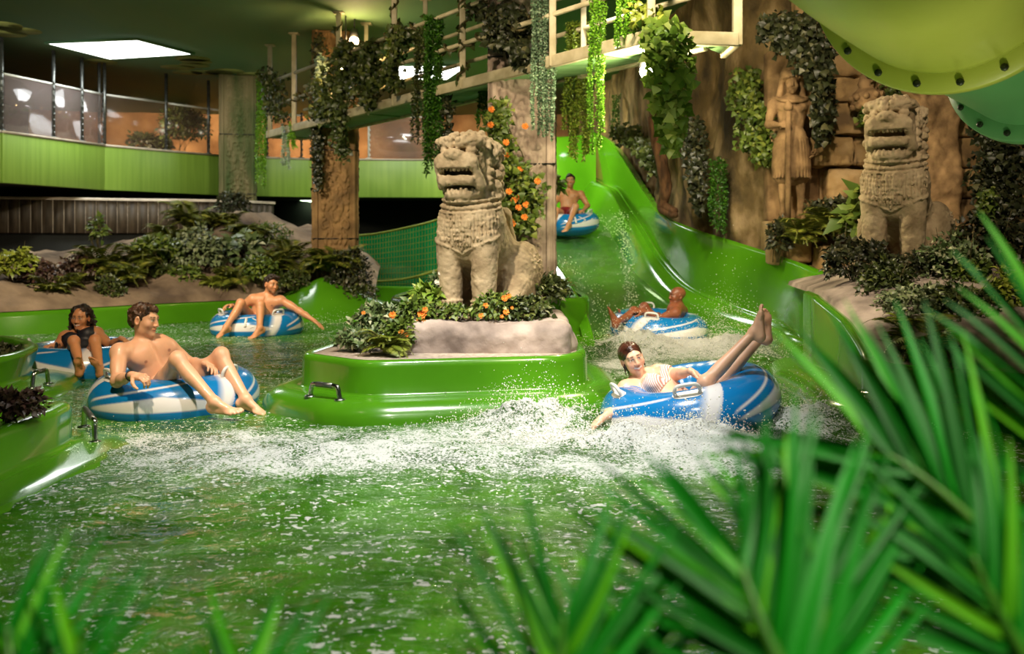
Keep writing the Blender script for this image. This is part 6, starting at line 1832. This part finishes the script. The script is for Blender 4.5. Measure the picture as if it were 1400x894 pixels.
isl_bush('white-flowered plant tight against the left leg of the near lion', 601, 398, 7.95, 26, 50, 150, .05, 'varieg', 207, [(598, 386, .03), (602, 374, .022), (604, 395, .024), (596, 400, .02)], fm='petalwhite')
isl_bush('low green plant between the front paws of the near lion', 622, 428, 7.62, 54, 18, 190, .045, 'green', 208)
isl_bush('orange-flowered plant at the right paw of the near lion', 676, 424, 7.6, 54, 40, 300, .05, 'green', 209, [(690, 408, .032), (692, 427, .03), (664, 418, .026), (658, 432, .026), (696, 405, .024), (686, 433, .02)])
isl_bush('dark leafy plant spilling over the right of the rock slab', 716, 430, 7.65, 68, 46, 520, .05, 'ivy', 210, [(700, 421, .016)], lobes=True)
isl_bush('dark shrub behind the haunch of the near lion', 738, 400, 8.3, 56, 42, 420, .055, 'ivy', 211, lobes=True)
# climber on the rosy column
t = ivy('orange-flowered climber covering the left edge of the rosy column', [(684, 135, 14), (680, 175, 18), (690, 215, 16), (712, 250, 34), (712, 285, 32), (706, 316, 18)], 10.85, 620, .085, 'green', 220, dep=.12, name='climber', cat='climbing plant')
for k, (fx, fy) in enumerate([(672, 150), (671, 171), (692, 195), (692, 213), (711, 232), (735, 248), (696, 262), (711, 270), (703, 274), (719, 280), (709, 284), (695, 296), (698, 303), (717, 297), (701, 306), (718, 173), (684, 300)]):
    flower(P(fx, fy, 10.62), .045, A(.05, -1, .2), M['petal'], 240 + k, t)

# ---- right planter
GR = 'shrubs on the right rock mound'
def R_(label, px, py, D, w, h, n, Lf, m, seed, kind='bush', **kw): return B_(label, px, py, D, w * 1.18, h * 1.2, n, Lf, m, seed, kind, group=GR, **kw)
R_('dark shrub at the back left corner of the right rock mound', 1172, 366, 8.45, 74, 58, 620, .055, 'black', 301, lobes=True)
R_('dark shrub draping over the rock below the far lion, left side', 1212, 400, 8.0, 60, 66, 620, .05, 'ivy', 302, lobes=True)
R_('dark plants close round the legs of the far lion', 1262, 366, 8.25, 88, 36, 520, .05, 'black', 303)
R_('pale-leaved shrub beside the right leg of the far lion', 1300, 368, 8.1, 76, 66, 430, .06, 'varieg', 304)
R_('leafy shrub in the middle of the right rock mound', 1254, 424, 7.55, 80, 50, 640, .05, 'grey', 305, lobes=True)
R_('dark leafy shrub sprawling on the front of the right rock mound', 1312, 424, 7.5, 84, 52, 700, .05, 'ivy', 306, lobes=True)
R_('golden fern tucked in front of the middle mound shrub', 1240, 436, 7.35, 46, 42, 13, 0, 'yellow', 307, 'fern')
R_('flat dark fern on the low front of the right rock mound', 1264, 482, 7.0, 86, 26, 15, 0, 'fern', 308, 'fern')
R_('purple-dark shrub at the back of the mound near the right edge', 1362, 350, 8.5, 100, 84, 900, .06, 'black', 309)
R_('pale yellow-green shrub on the mound at the right edge', 1385, 412, 7.5, 50, 66, 330, .06, 'yellow', 310, lobes=True)
R_('dull green shrub behind the far lion haunch', 1330, 392, 7.9, 46, 54, 360, .055, 'green', 311)
GL = 'plants on the sandstone ledge'
def L_(label, px, py, D, w, h, n, Lf, m, seed, kind='bush', **kw): return B_(label, px, py, D, w, h, n, Lf, m, seed, kind, group=GL, **kw)
L_('fern at the feet of the stone guardian', 1096, 318, 10.75, 66, 56, 18, 0, 'fern', 320, 'fern')
L_('spreading fern in the middle of the sandstone ledge', 1136, 306, 10.75, 76, 56, 20, 0, 'fern', 321, 'fern')
L_('broad-leaved light green plant at the right of the ledge', 1184, 306, 10.3, 52, 70, 60, .22, 'green', 322, name='broad_leaf_plant', cat='plant')
L_('dark trailing plant on the left corner of the sandstone ledge', 1064, 330, 10.9, 30, 56, 240, .06, 'black', 323)
L_('dark low plant between ledge and block wall', 1150, 290, 11.0, 90, 34, 420, .07, 'black', 324)

# ---- creepers on the right wall
ivy('big dark ivy above and beside the stone guardian', [(1068, 36, 28), (1084, 26, 38), (1086, 50, 42), (1104, 74, 32), (1122, 106, 14), (1126, 150, 12), (1124, 190, 8)], [11.2, 11.1, 11.0, 10.95, 10.9, 11.1, 11.2], 1500, .098, 'black', 330, dep=.14)
ivy('lighter ivy on the rock wall left of the stone guardian', [(1020, 100, 16), (1016, 130, 20), (1040, 165, 26), (1034, 195, 28), (1050, 220, 12)], [12.0, 12.0, 11.8, 11.7, 11.6], 620, .094, 'green', 331, dep=.12)
ivy('dark ivy at the top of the slide wall, behind the hanging strands', [(850, 178, 12), (872, 190, 24), (888, 206, 18), (898, 230, 8)], [17.6, 16.4, 15.4, 14.8], 520, .115, 'ivy', 332, dep=.15)
ivy('narrow dark ivy hanging down the rock wall right of the root', [(945, 165, 14), (950, 200, 16), (952, 240, 14), (956, 285, 6)], [12.7, 12.6, 12.55, 12.5], 420, .085, 'black', 333, dep=.1)
ivy('dark ivy with grey leaves on the wall at the right edge, under the tube slide', [(1352, 165, 26), (1372, 200, 34), (1362, 240, 38), (1376, 280, 36), (1352, 300, 20)], [9.6, 9.2, 9.2, 8.9, 8.9], 900, .075, 'black', 334, dep=.14)
ivy('pale-leaved creeper right of the sandstone pier', [(1350, 262, 12), (1348, 285, 12), (1342, 305, 8)], 8.6, 160, .06, 'green', 335, dep=.08)
ivy('creeper by the stone mace on the block wall', [(1204, 90, 14), (1222, 115, 16), (1226, 145, 12), (1212, 165, 8)], 11.2, 260, .085, 'ivy', 336, dep=.1)
ivy('small green creeper in the niche below the stone mace', [(1182, 140, 6), (1182, 165, 10), (1200, 175, 8)], 11.15, 70, .09, 'green', 337, dep=.06)
strands('grass-green strands hanging on the rock wall above the pool wall', [972, 976, 980, 984, 988, 992], 215, 325, 12.35, 'hang', 340)
strands('dull green strands on the rock wall beside the glaring lamp', [838, 842, 846], 130, 190, 17.6, 'hang', 341)

# ---- walkway plants
GV = 'plants draped on the walkway'
wd = lambda px: 11.5 + (-(px - HX) / F * 11.5 - .57) / ((px - HX) / F + .652) if False else None
def Dw(px):         # depth of the walkway front edge at an image column
    k = (px - HX) / F
    return (-.57 + .652 * 11.5) / (k + .652)
def V_(label, pts, n, L, m, seed, back=0.0, dep=.16):
    n = int(n * .62)
    return ivy(label, pts, [Dw(a[0]) - .12 + back for a in pts], n, L, m, seed, dep=dep, group=GV)
V_('dark vine with small leaves over the left end of the walkway', [(362, 100, 10), (376, 112, 18), (372, 140, 16), (388, 165, 10)], 340, .085, 'ivy', 401)
V_('thick dark vine on the walkway in front of the golden column', [(470, 62, 24), (474, 88, 28), (470, 112, 26), (462, 140, 20), (466, 165, 12)], 760, .10, 'ivy', 402)
V_('dark vine hanging right of the golden column lamp', [(505, 60, 16), (508, 90, 18), (500, 118, 22), (508, 142, 10)], 420, .095, 'ivy', 403)
V_('dark vine clump low on the walkway left of the golden column', [(440, 112, 16), (444, 138, 20), (436, 160, 14)], 380, .09, 'ivy', 404)
V_('leafy vine looped along the middle walkway rails', [(540, 50, 14), (560, 42, 18), (534, 86, 12), (520, 110, 14), (548, 112, 12)], 380, .085, 'ivy', 405)
V_('big dark ivy mass on the walkway above the near lion', [(660, 20, 22), (684, 12, 34), (704, 28, 36), (690, 56, 30), (716, 66, 24), (720, 86, 14)], 1200, .085, 'black', 406, back=.25)
V_('small vine trailing below the walkway onto the golden column', [(462, 170, 10), (464, 190, 12), (470, 212, 8)], 130, .085, 'ivy', 407)
V_('dark vine under the walkway left of the near lion head', [(612, 130, 8), (612, 160, 8), (610, 190, 6)], 120, .07, 'black', 408, back=.4)
V_('yellowish dry vine on the walkway rails near the right end', [(872, 8, 22), (890, 22, 20), (868, 30, 10)], 160, .07, 'yellow', 409, back=.3)
ivy('dark vine running down the left edge of the golden column', [(436, 50, 8), (436, 100, 9), (434, 150, 9), (433, 200, 8), (434, 252, 6)], 15.6, 620, .07, 'black', 410, dep=.1)
t = V_('bright lamplit leaf cluster hanging from the right end of the walkway', [(905, 30, 24), (912, 52, 30), (914, 84, 28), (916, 112, 30), (916, 140, 22), (918, 168, 16), (918, 200, 9)], 1000, .105, 'bright', 411, back=-.2, dep=.22)
V_('darker stems inside the bright leaf cluster', [(912, 40, 16), (918, 84, 18), (920, 130, 14)], 160, .08, 'green', 412, back=-.05)
GS = 'strands hanging from the walkway'
def S_(label, x0, x1, n, yt, yb, m, seed, back=0.0, **kw): return strands(label, np.linspace(x0, x1, n), yt, yb, Dw((x0 + x1) / 2) - .08 + back, m, seed, group=GS, **kw)
S_('lime strand plant hanging from the left tip of the walkway', 352, 362, 6, 110, 262, 'lime', 420)
S_('pale mint strands on the walkway left of the golden column', 432, 446, 7, 78, 132, 'pale', 421)
S_('olive strands on the middle of the walkway', 530, 544, 7, 44, 122, 'olive', 422)
S_('long deep-green strands hanging left of the near lion head', 582, 604, 11, 24, 240, 'hang', 423, L=.045)
S_('shorter dark strands beside the long deep-green ones', 568, 582, 6, 40, 196, 'ivy', 424)
S_('grey-green bead strands hanging right of the near lion', 727, 757, 12, -10, 192, 'bead', 425, L=.022, W=.018, bead=True, dens=190)
S_('bright lime bead strands, long ones beside the glaring lamp', 806, 826, 8, -10, 218, 'lime', 426, L=.022, W=.016, bead=True, dens=190)
S_('bright lime strands ending above the walkway edge', 843, 870, 9, -10, 64, 'lime', 427, L=.022, W=.016, bead=True, dens=190)
S_('olive strand curtain in front of the flume top', 776, 804, 12, 30, 222, 'olive', 428, back=1.2)
S_('small mint strands below the left end of the walkway', 386, 394, 4, 172, 232, 'pale', 429)
S_('small green strands beside the mint ones below the walkway', 396, 404, 4, 170, 205, 'lime', 430)
S_('green strands on the far side of the walkway by the rosy column', 655, 668, 5, 120, 175, 'hang', 431, back=.8)
# bare vines wound round posts and rails
rr = rs(50)
def wind(label, a, b, turns, r, seed, nl=40):
    a, b = np.array(a), np.array(b); n = 60; t_ = np.linspace(0, 1, n); d = nrm(b - a); x = nrm(np.cross(d, A(.3, .5, .8))); y = np.cross(d, x)
    rr = rs(seed); rad = r * (1 + .5 * fbm(np.c_[t_ * 8, t_ * 0 + seed, t_ * 0], 2, seed))
    pth = a + (b - a) * t_[:, None] + rad[:, None] * (np.cos(t_ * turns * 2 * PI)[:, None] * x + np.sin(t_ * turns * 2 * PI)[:, None] * y)
    t = thing('twining_vine', label, 'vine', a, GV)
    mb = MB(); mb.tube(pth, .014, 6); mb.build('stem', M['vine'], t, smooth=True)
    k = rr.randint(0, n, nl); mb = MB(); leaves(mb, pth[k], unit(rr.randn(nl, 3)), unit(rr.randn(nl, 3) + A(0, -1, .3)), .08, .06, lobes=True); mb.build('leaves', LM['ivy'], t, smooth=True)
f3 = lambda D, z: np.r_[fr(D), z]
wind('bare vine spiralling up the walkway post nearest the golden column', f3(14.5, Z1), f3(14.5, H - .05), 5, .06, 1)
wind('bare vine twisting up the walkway post left of the long strands', f3(12.98, Z1), f3(12.98, H - .1), 5, .06, 2)
wind('vine wound on the lower rail above the near lion', f3(12.4, 3.45), f3(10.3, 3.45), 7, .055, 3)
wind('vine wound on the upper rail left of the long strands', f3(14.4, 3.86), f3(12.2, 3.86), 7, .06, 4)
wind('vine wound on the lower rail at the far left of the walkway', f3(16.6, 3.45), f3(15.2, 3.45), 5, .06, 5)
wind('vine wound along the upper rail over the rosy column', f3(11.4, 3.86), f3(9.6, 3.86), 6, .06, 6)
wind('vine wound on the walkway post directly above the near lion', f3(11.5, Z1), f3(11.5, H - .1), 5, .06, 7)
# gallery shrub behind glass, plant beside the slide
B_('dark round bush standing behind the gallery glass', 252, 178, 24.4, 56, 58, 800, .12, 'ivy', 440, group='bushes behind the gallery glass')
B_('small dark bush low behind the gallery glass, left part', 196, 196, 24.4, 40, 26, 260, .12, 'black', 441, group='bushes behind the gallery glass')
B_('dark bush behind the glass corner of the gallery', 222, 200, 24.6, 26, 20, 160, .12, 'ivy', 442, group='bushes behind the gallery glass')
t = B_('spiky green plant behind the rosy column at the slide edge', 757, 256, 14.0, 20, 34, 36, .13, 'green', 443, group='plants by the slide', name='spiky_plant', cat='plant', droop=.6)
B_('dark shrub at the foot of the rosy column beside the slide rim', 760, 396, 10.6, 40, 30, 260, .06, 'ivy', 444, group='plants by the slide')
# left planters
B_('dark reddish plants in the front left planter', 12, 556, 5.3, 84, 36, 520, .045, 'purple', 450, group='plants in the left planters')
B_('dark plants in the rear left planter, cut by the frame edge', 2, 486, 7.9, 48, 26, 260, .055, 'black', 451, group='plants in the left planters')

# ---- foreground palms
def blade_strip(mb, base, d, n, L, W, bend, seg=9):
    t = np.linspace(0, 1, seg); d = nrm(d); n = nrm(n - d * (n @ d)); s = np.cross(d, n)
    pth = base + d * (t * L)[:, None] - n * (bend * L * t ** 2)[:, None]
    w = W * np.minimum(1, t * 7 + .35) * (1 - t ** 2.4) + .0012
    G = np.stack([pth - s * w[:, None] / 2 + n * w[:, None] * .22, pth, pth + s * w[:, None] / 2 + n * w[:, None] * .22], 1)
    mb.grid(G)
def frond(mb, st, base, tip, bow, nb, L, W, seed, spread=1.0, face=A(0, -1, .2)):
    nb = int(nb * 1.35)
    rr = rs(seed); base, tip = np.array(base), np.array(tip); t = np.linspace(0, 1, 24)
    pth = base + (tip - base) * t[:, None] + np.array(bow) * (4 * t * (1 - t))[:, None] * .5
    st.tube(pth, np.linspace(.011, .003, 24), 6)
    T = unit(np.gradient(pth, axis=0))
    for k in range(nb):
        u = .08 + .9 * k / nb; p = np.array([np.interp(u, t, pth[:, j]) for j in range(3)]); tt = nrm(np.array([np.interp(u, t, T[:, j]) for j in range(3)]))
        s = nrm(np.cross(tt, face))
        for sg in (-1, 1):
            d = nrm(tt * (.75 + .5 * u) + s * sg * (.85 - .35 * u) * spread + rr.randn(3) * .07)
            blade_strip(mb, p, d, nrm(np.array(face) + rr.randn(3) * .25), .72 * L * (1 - .45 * abs(u - .35)) * (.85 + .3 * rr.rand()), .62 * W * (.8 + .4 * rr.rand()), .10 + .16 * rr.rand())
def palm(label, fr_, seed, **kw):
    root = np.array(fr_[0][0]); root = A(root[0], min(root[1], 1.5), .33); t = thing('palm_plant', label, 'palm', root, 'foreground palms')
    for k, f_ in enumerate(fr_):
        mb, st = MB(), MB(); frond(mb, st, *f_, seed + k); mb_ = mb.build('frond', LM['palm'], t, smooth=True); b0 = np.array(f_[0]); st.tube(catmull([root + A(.01 * k, 0, 0), (root + b0) / 2 + A(0, 0, .03), b0], 6), .012, 6); st.build('stalk', M['palmstalk'], mb_, smooth=True)
M['palmstalk'] = pm('green_palm_stalk', lin(60, 130, 20), lin(90, 150, 30), scale=10, rough=.45)
mb = MB(); mb.box((.4, .85, -.3), (4.6, 1.4, 1.2)); o = mb.build('floor_palm_bed', soil); o['kind'] = 'structure'
q = lambda px, py, D: P(px, py, D * .68)
palm('large blurred palm filling the lower right corner', [
    (q(1480, 900, 1.55), q(1190, 610, 1.75), A(0, 0, .06), 15, .40, .024),
    (q(1560, 800, 1.7), q(1440, 430, 1.85), A(-.05, 0, .0), 11, .30, .021),
    (q(1460, 1000, 1.4), q(1330, 760, 1.5), A(-.02, 0, .02), 10, .26, .020)], 501)
palm('blurred palm with upright blades left of the lower right corner', [
    (q(1110, 1010, 1.3), q(1010, 760, 1.45), A(-.02, 0, .03), 10, .36, .021),
    (q(1130, 1010, 1.35), q(1120, 740, 1.5), A(0, 0, .0), 9, .30, .020)], 511)
palm('blurred palm blades at the bottom, right of the frame middle', [
    (q(760, 1060, 1.3), q(770, 840, 1.4), A(0, 0, .0), 7, .26, .018),
    (q(830, 1050, 1.35), q(850, 860, 1.45), A(0, 0, .0), 6, .22, .018)], 521)
palm('blurred palm tips along the bottom edge, left of the frame middle', [
    (q(330, 1080, 1.3), q(330, 905, 1.4), A(0, 0, 0), 6, .18, .015)], 531)
palm('blurred palm blades in the lower left corner', [
    (q(20, 1040, 1.35), q(10, 850, 1.45), A(0, 0, 0), 7, .22, .016), (q(100, 1060, 1.35), q(110, 880, 1.4), A(0, 0, 0), 5, .18, .015)], 541)
# ================================================================== camera, light, view
cam = bpy.data.cameras.new('camera'); co = bpy.data.objects.new('camera', cam); COL.objects.link(co)
cam.sensor_width = 36; cam.lens = 36 * F / 1400; cam.shift_x = 0; cam.shift_y = -(447 - HY) / 1400
co.location = (0, 0, CZ); co.rotation_euler = (PI / 2, 0, 0)
cam.clip_start = .05; cam.clip_end = 100
cam.dof.use_dof = True; cam.dof.focus_distance = 6.4; cam.dof.aperture_fstop = 2.4
SC.camera = co

def spot(loc, tgt, power, col=(1, .8, .55), size=60, blend=.6, rad=.12):
    l = bpy.data.lights.new('spot_light', 'SPOT'); l.energy = power; l.color = col; l.spot_size = math.radians(size); l.spot_blend = blend; l.shadow_soft_size = rad
    o = bpy.data.objects.new('spot_light', l); COL.objects.link(o); o.location = loc
    o.rotation_euler = (Vector(tgt) - Vector(loc)).to_track_quat('-Z', 'Y').to_euler(); return o
def point(loc, power, col=(1, .75, .45), rad=.08):
    l = bpy.data.lights.new('lamp_light', 'POINT'); l.energy = power; l.color = col; l.shadow_soft_size = rad
    o = bpy.data.objects.new('lamp_light', l); COL.objects.link(o); o.location = loc; return o
def area(loc, tgt, power, sx, sy, col=(1, 1, 1)):
    l = bpy.data.lights.new('area_light', 'AREA'); l.energy = power; l.color = col; l.shape = 'RECTANGLE'; l.size = sx; l.size_y = sy
    o = bpy.data.objects.new('area_light', l); COL.objects.link(o); o.location = loc
    o.rotation_euler = (Vector(tgt) - Vector(loc)).to_track_quat('-Z', 'Y').to_euler(); return o
WARM = (1, .78, .52); WHITE = (1, .9, .74)
spot((.1, 5.5, 4.4), (-.35, 6.1, 0), 1300, (1, .96, .88), 66, .9, .1)              # over the water in front of the island
spot((2.2, 4.2, 4.3), (1.6, 6.9, .3), 900, (1, .84, .62), 50, .7, .1)              # on the woman
spot((-2.2, 4.6, 4.3), (-3.2, 7.6, .3), 960, WARM, 60, .7, .1)            # on the two at the left
spot((-1.6, 5.0, 4.3), (-.35, 7.9, 1.4), 1000, (1, .86, .66), 36, .6, .1)           # on the near lion
spot((2.6, 5.2, 4.3), (3.4, 8.3, 1.6), 380, (1, .80, .56), 46, .6, .1)    # on the far lion
spot((2.4, 7.4, 4.3), (3.2, 11.4, 2.0), 420, (1, .80, .56), 66, .8, .1)   # guardian
spot((.6, 7.2, 4.35), (1.9, 11.8, 2.4), 560, (1, .80, .54), 70, .9, .1)   # rock wall by the slide
spot((-1.2, 7.4, 4.4), (.1, 11.2, 1.9), 420, WARM, 50, .8, .1)           # rosy column
spot((-2.4, 9.5, 4.4), (-1.6, 13.0, 3.2), 300, WARM, 80, .9, .1)          # walkway
spot((-4.6, 9.0, 4.35), (-4.6, 14.5, .6), 1500, (1, .84, .6), 74, .8, .1)          # bank
spot((-2.5, 10.0, 4.35), (-3.2, 12.8, .3), 380, WARM, 55, .8, .1)         # man by the bank
spot((1.2, 9.6, 4.3), (1.4, 13, .2), 500, WHITE, 60, .8, .1)              # foot of the slide
spot((.9, 17.0, 4.35), (1.0, 21.4, 2.4), 1300, (1, .92, .62), 70, .8)                            # slide top
spot((.3, 15.5, 4.3), (1.3, 20.5, 2.4), 260, (1, .9, .6), 70, .8)
spot((-7.5, 12.5, 4.35), (-8.2, 17.3, 2.5), 420, (1, .95, .75), 70, .9)    # gallery fascia
spot((-2.5, 17.6, 4.35), (-2.4, 22, 2.5), 260, (1, .95, .7), 80, .9)
spot((-4.5, 17.6, 4.35), (-5.5, 21.5, 2.5), 120, (1, .95, .7), 80, .9)
spot((-6.0, 23.2, 4.35), (-6.4, 26.6, 2.9), 900, (1, .74, .46), 100, .9, .15)                          # warm glow on the rock mural
spot((-8.8, 22.6, 4.35), (-9.5, 26.2, 2.9), 420, (1, .74, .46), 100, .9, .15)
spot((-3.0, 23.4, 4.35), (-2.6, 26.6, 2.9), 300, (1, .74, .46), 100, .9, .15)
spot((-1.0, 15.6, 4.35), (-1.2, 18.0, .3), 420, (1, .95, .75), 80, .8, .1)   # net and rear pool
spot((.2, 6.0, 4.35), (1.4, 8.8, 2.9), 380, (1, .9, .62), 34, .7, .1)      # leaf cluster on the walkway
spot((1.0, 13.6, 4.35), (1.15, 16.0, .9), 620, (1, .94, .68), 60, .8, .1)   # slide bed
spot((1.9, 3.4, .35), (2.1, 4.4, 2.3), 70, (1, .95, .7), 110, .9, .1)      # added unseen uplight, stands in for bounced light under the tube slide
spot((.4, 2.6, 4.4), (-.2, 4.0, 0), 420, (1, .95, .85), 80, .9, .1)      # water near the viewer
spot((1.2, .4, 4.35), (.9, 1.3, .9), 560, (1, .95, .75), 90, .8, .1)      # over the palms
area((-7, 17.2, 4.42), (-7, 17.2, 0), 60, 1.6, 1.6, (.95, 1, 1))          # daylight under the big skylight
area((-1.8, 19.6, 4.42), (-1.8, 19.6, 0), 60, 1.6, 1.2, (.95, 1, 1))

# visible lamps
def lamp(label, c, r, m, power, col):
    t = thing('spotlight', label, 'lamp', c, 'lit spotlights')
    c = np.array(c, float)
    mb = MB(); mb.ball(c, r, 16, 10); mb.build('bulb', m, t, smooth=True)
    mb = MB(); mb.tube([c + (0, .02, r * .6), c + (0, .05, r * 2.6)], [r * 1.15, r * .7], 14); mb.build('housing', M['blackmetal'], t, smooth=True)
    mb = MB(); mb.tube([c + (0, .04, r * 2.4), (c[0], c[1] + .04, Z0 if c[2] < Z0 else H)], .012, 8); mb.build('stem', M['blackmetal'], t, smooth=True)
    point(c + (0, -r - .04, -.02), power, col, r * .8)
lamp('glaring pale spotlight under the walkway beside the bright leaf cluster', P(884, 98, 9.35), .065, M['lampcool'], 200, (1, .82, .52))
lamp('warm glowing spotlight near the top of the golden column, behind vines', P(484, 56, 14.9), .07, M['lamp'], 22, (1, .66, .3))
lamp('smaller warm spotlight below the first on the golden column, amid the vines', P(472, 92, 14.7), .055, M['lamp'], 40, (1, .6, .26))
lamp('faint warm spotlight on the ceiling above the orange mural', P(295, 112, 22.4), .07, M['lamp'], 40, (1, .62, .3))
t = thing('tube_lamp', 'short pale green lit tube in the dark recess left of the golden column', 'lamp', P(415, 272, 24.4))
mb = MB(); mb.tube([P(396, 270, 24.4), P(432, 274, 24.4)], .05, 10); mb.build('tube', M['lampgreen'], t, smooth=True)
mb = MB(); mb.bar(P(394, 267, 24.45), P(434, 271, 24.45), .06, .04); mb.build('fitting', M['white'], t)

w = bpy.data.worlds.new('world'); SC.world = w; w.use_nodes = True
w.node_tree.nodes['Background'].inputs[0].default_value = (.75, .85, .6, 1)
w.node_tree.nodes['Background'].inputs[1].default_value = .05
vs = SC.view_settings
vs.view_transform = 'Standard'; vs.look = 'None'; vs.exposure = 0.0; vs.gamma = 1; vs.use_curve_mapping = False
SC.cycles.use_denoising = True
try: SC.cycles.denoiser = 'OPENIMAGEDENOISE'
except Exception: pass
SC.cycles.max_bounces = 7; SC.cycles.diffuse_bounces = 3; SC.cycles.glossy_bounces = 3; SC.cycles.transparent_max_bounces = 12
SC.cycles.sample_clamp_indirect = 4
